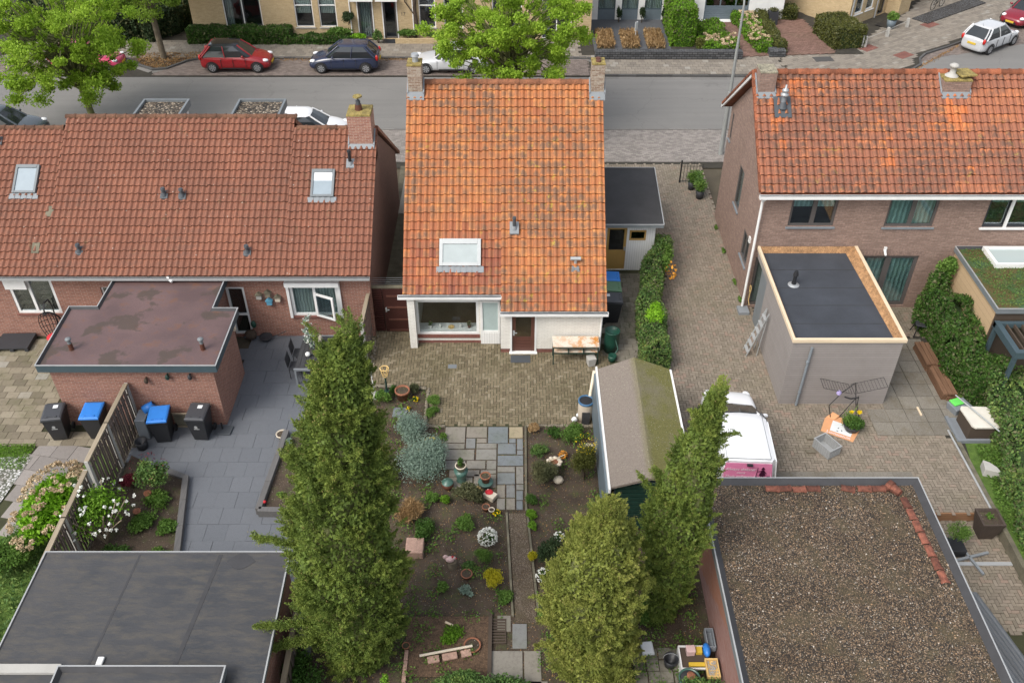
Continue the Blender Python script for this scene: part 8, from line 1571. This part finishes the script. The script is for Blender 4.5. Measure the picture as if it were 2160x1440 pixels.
birdhouse(-8.95, 26.24, 1.75, 'concrete_light', 'white bird house, leftmost in the group on the red brick wall'); birdhouse(-8.62, 26.24, 1.85, 'cobble', 'brownish bird house, topmost in the group on the red brick wall'); birdhouse(-8.62, 26.24, 1.5, 'blue_paint', 'blue bird house in the group on the red brick wall', 'blue_paint'); birdhouse(-8.3, 26.24, 1.65, 'cream_stone', 'pale round-fronted bird house, rightmost in the group on the red brick wall')
for (x, z, mt, lb) in ((-11.45, 2.0, 'bark_dark', 'rusty lantern hanging under the slate-blue fascia'), (-10.75, 2.15, 'green_metal', 'small dark green wall ornament under the slate-blue fascia'), (-10.05, 2.15, 'anthracite', 'black wall lamp under the slate-blue fascia, right')): m = MB(); m.ell((x, 21.5, z), .07, .07, .11, 8, 6); m.box(x-.02, x+.02, 21.5, 21.6, z+.05, z+.09); single('wall_ornament', lb, 'ornament', m, mt)
m = MB(); m.ell((-9.5, 26.05, .22), .22, .2, .2, 12, 7, jit=.06); single('wicker_ball', 'brown wicker ball beside the door of the red brick house', 'ornament', m, 'bark_dark')
m = MB(); m.lathe((-8.95, 26.0, .02), [(0, 0), (.14, .0), (.24, .16), (.22, .16), (0, .1)], 16); m.tube([(-8.8, 26.0, .15), (-8.5, 26.0, .25), (-8.2, 26.1, .35)], .015); single('watering_bowl', 'dark shallow bowl with a long handle by the red brick wall', 'bowl', m, 'anthracite')
m = MB(); m.ell((-9.35, 26.15, .62), .1, .08, .16, 10, 6); single('dark_sack', 'dark green sack leaning beside the door of the red brick house', 'sack', m, 'green_barrel')
t = thing('dining_table', 'dark slatted outdoor dining table on the grey slab patio', 'table', (-6.75, 24.4, 0)); 
for i in range(8): m = MB(); m.box(-7.36+i*.155, -7.22+i*.155, 23.55, 25.3, .72, .75); m.build('board', 'deck_dark', t)
m = MB(); m.box(-7.4, -6.1, 23.5, 23.55, .68, .76); m.box(-7.4, -6.1, 25.3, 25.35, .68, .76); m.build('edge', 'lead', t)
for x, y in ((-7.36, 23.54), (-6.14, 23.54), (-7.36, 25.3), (-6.14, 25.3)): m = MB(); m.box(x-.03, x+.03, y-.03, y+.03, .02, .68); m.build('leg', 'lead', t)
def chair(lb, x, y, rz):
    t = thing('garden_chair', lb, 'chair', (x, y, .02), rz, 'chairs round the patio table', local=True); m = MB(); m.box(-.22, .22, -.22, .22, .42, .45); m.build('seat', 'anthracite', t); m = MB(); m.add([(-.24, -.22, .5), (-.3, -.22, .92), (-.3, .22, .92), (-.24, .22, .5)], [(0, 1, 2, 3)]); m.build('backrest', 'anthracite', t, solid=.02)
    for a in (-.2, .2):
        for b in (-.2, .2): m = MB(); m.cyl((a, b, 0), (a, b, .43), .014, n=6); m.build('leg', 'black_metal', t)
    return t
c0 = chair('dark garden chair on the left of the patio table, nearer the camera', -7.45, 24.05, 0); again(c0, (-7.45, 24.75, .02), 0, 'dark garden chair on the left of the patio table, nearer the house')
t = thing('table_decoration', 'tall spiral of white and teal blossom on the patio table', 'decoration', (-7.05, 24.7, .76)); P = np.array([[-7.05+.1*math.sin(i*.25), 24.7+.02*i/10, .8+i*.014] for i in range(85)])+RNG.normal(0, .03, (85, 3)); leaves('blossom', 'bloom_white', np.repeat(P, 3, 0)+RNG.normal(0, .03, (255, 3)), .06, t, .9); leaves('leaves', 'leaf_blue', np.repeat(P, 4, 0)+RNG.normal(0, .03, (340, 3)), .07, t, .8); m = MB(); m.cyl((-7.05, 24.7, .76), (-7.05, 24.85, 2.0), .012, n=5); m.build('stem', 'green_metal', t)
m = MB(); m.ell((-7.02, 24.2, .84), .09, .09, .09, 12, 8); single('white_ball', 'white round ornament on the patio table', 'ornament', m, 'white_paint'); m = MB(); m.ell((-6.85, 24.3, .83), .11, .11, .08, 12, 8); single('black_ball', 'dark round ornament beside the white one on the patio table', 'ornament', m, 'anthracite')
m = MB(); m.lathe((-6.72, 24.95, .76), [(.05, 0), (.11, .14), (.06, .34), (0, .36)], 12); single('pale_vase', 'pale cone-shaped vase on the patio table', 'vase', m, 'cream_stone')
pot('stone_bowl', 'pale stone bowl planter at the corner of the sleeper-edged bed', -7.38, 20.98, .19, .22, 'cream_stone')
m = MB(); m.box(-10.88, -10.85, 0, 0.1, 0, .1)
t = thing('framed_board', 'old framed board standing against the brick outbuilding between two bins', 'frame', (-10.55, 21.45, 0)); m = MB(); m.box(-10.95, -10.2, 21.5, 21.54, .05, .6); m.build('board', 'conc_moss', t); m = MB(); m.box(-10.98, -10.17, 21.46, 21.5, .58, .64); m.box(-10.98, -10.17, 21.46, 21.5, .0, .06); m.box(-10.23, -10.17, 21.46, 21.5, .06, .58); m.build('frame', 'fence_cap', t)
t = thing('parasol_stand', 'dark slab parasol base with short tube at the patio corner', 'parasol base', (-9.35, 21.35, .02)); m = MB().at((-9.35, 21.3, .02), R(-5)); m.box(-.27, .27, -.2, .2, 0, .06); m.build('slab', 'lead_dark', t, bevel=.015); m = MB(); m.cyl((-9.4, 21.35, .08), (-9.4, 21.35, .32), .03, n=8); m.build('tube', 'black_metal', t)
m = MB(); m.cyl((-11.75, 21.35, .88), (-11.45, 21.5, 1.0), .16, .14, 16, False); single('blue_tube', 'open blue bucket lying on its side beside the board fence', 'bucket', m, 'blue_lid', solid=.01)
m = MB(); m.box(-11.95, -11.6, 20.9, 21.45, .02, .85); single('junk_crate', 'weathered grey crate stack beside the board fence', 'crate', m, 'grey_box', bevel=.03)
m = MB(); m.lathe((-11.75, 20.55, .02), [(0, 0), (.17, 0), (.2, .3), (.18, .3), (0, .1)], 14); single('black_tub', 'black tub with a silver handle beside the board fence', 'tub', m, 'black_plastic')
for (x, y, lb) in ((-10.9, 18.45, 'upper'), (-11.0, 17.75, 'lower')): m = MB(); m.lathe((x, y, .12), [(0, 0), (.09, 0), (.12, .13), (.1, .13), (0, .06)], 12); single('small_pot', 'small terracotta pot in the patio bed greenery, %s one' % lb, 'flower pot', m, 'terracotta')
m = MB(); m.box(-12.0, -11.6, 14.65, 15.0, 0, .45, top=.8); single('wooden_box', 'small weathered wooden box behind the black felt roof', 'box', m, 'dark_wood')
t = thing('cat_ornament', 'tiny red and white ball in the corner of the sleeper-edged bed', 'ball', (-7.3, 18.05, .2)); m = MB(); m.ell((-7.3, 18.05, .3), .05, .05, .05, 10, 6); m.build('ball', 'red_cloth', t)
bush('bed_plant', 'small bright plant in the sleeper-edged bed, nearer its end', 'leaf_mid', (-6.95, 18.4, .2), (.12, .12, .1), 300, .06, 'plant', stem=False); bush('bed_plant', 'green plant in the sleeper-edged bed near the tallest conifer', 'leaf_mid', (-6.75, 19.8, .25), (.25, .35, .15), 900, .07, 'plant', stem=False)
t = bush('blue_spruce', 'young blue-green plant by the stone bowl', 'leaf_blue', (-7.05, 20.6, .25), (.18, .2, .14), 500, .06, 'plant', stem=False)
m = MB(); m.box(-9.4, -9.0, 39.3, 39.6, 0, .8);
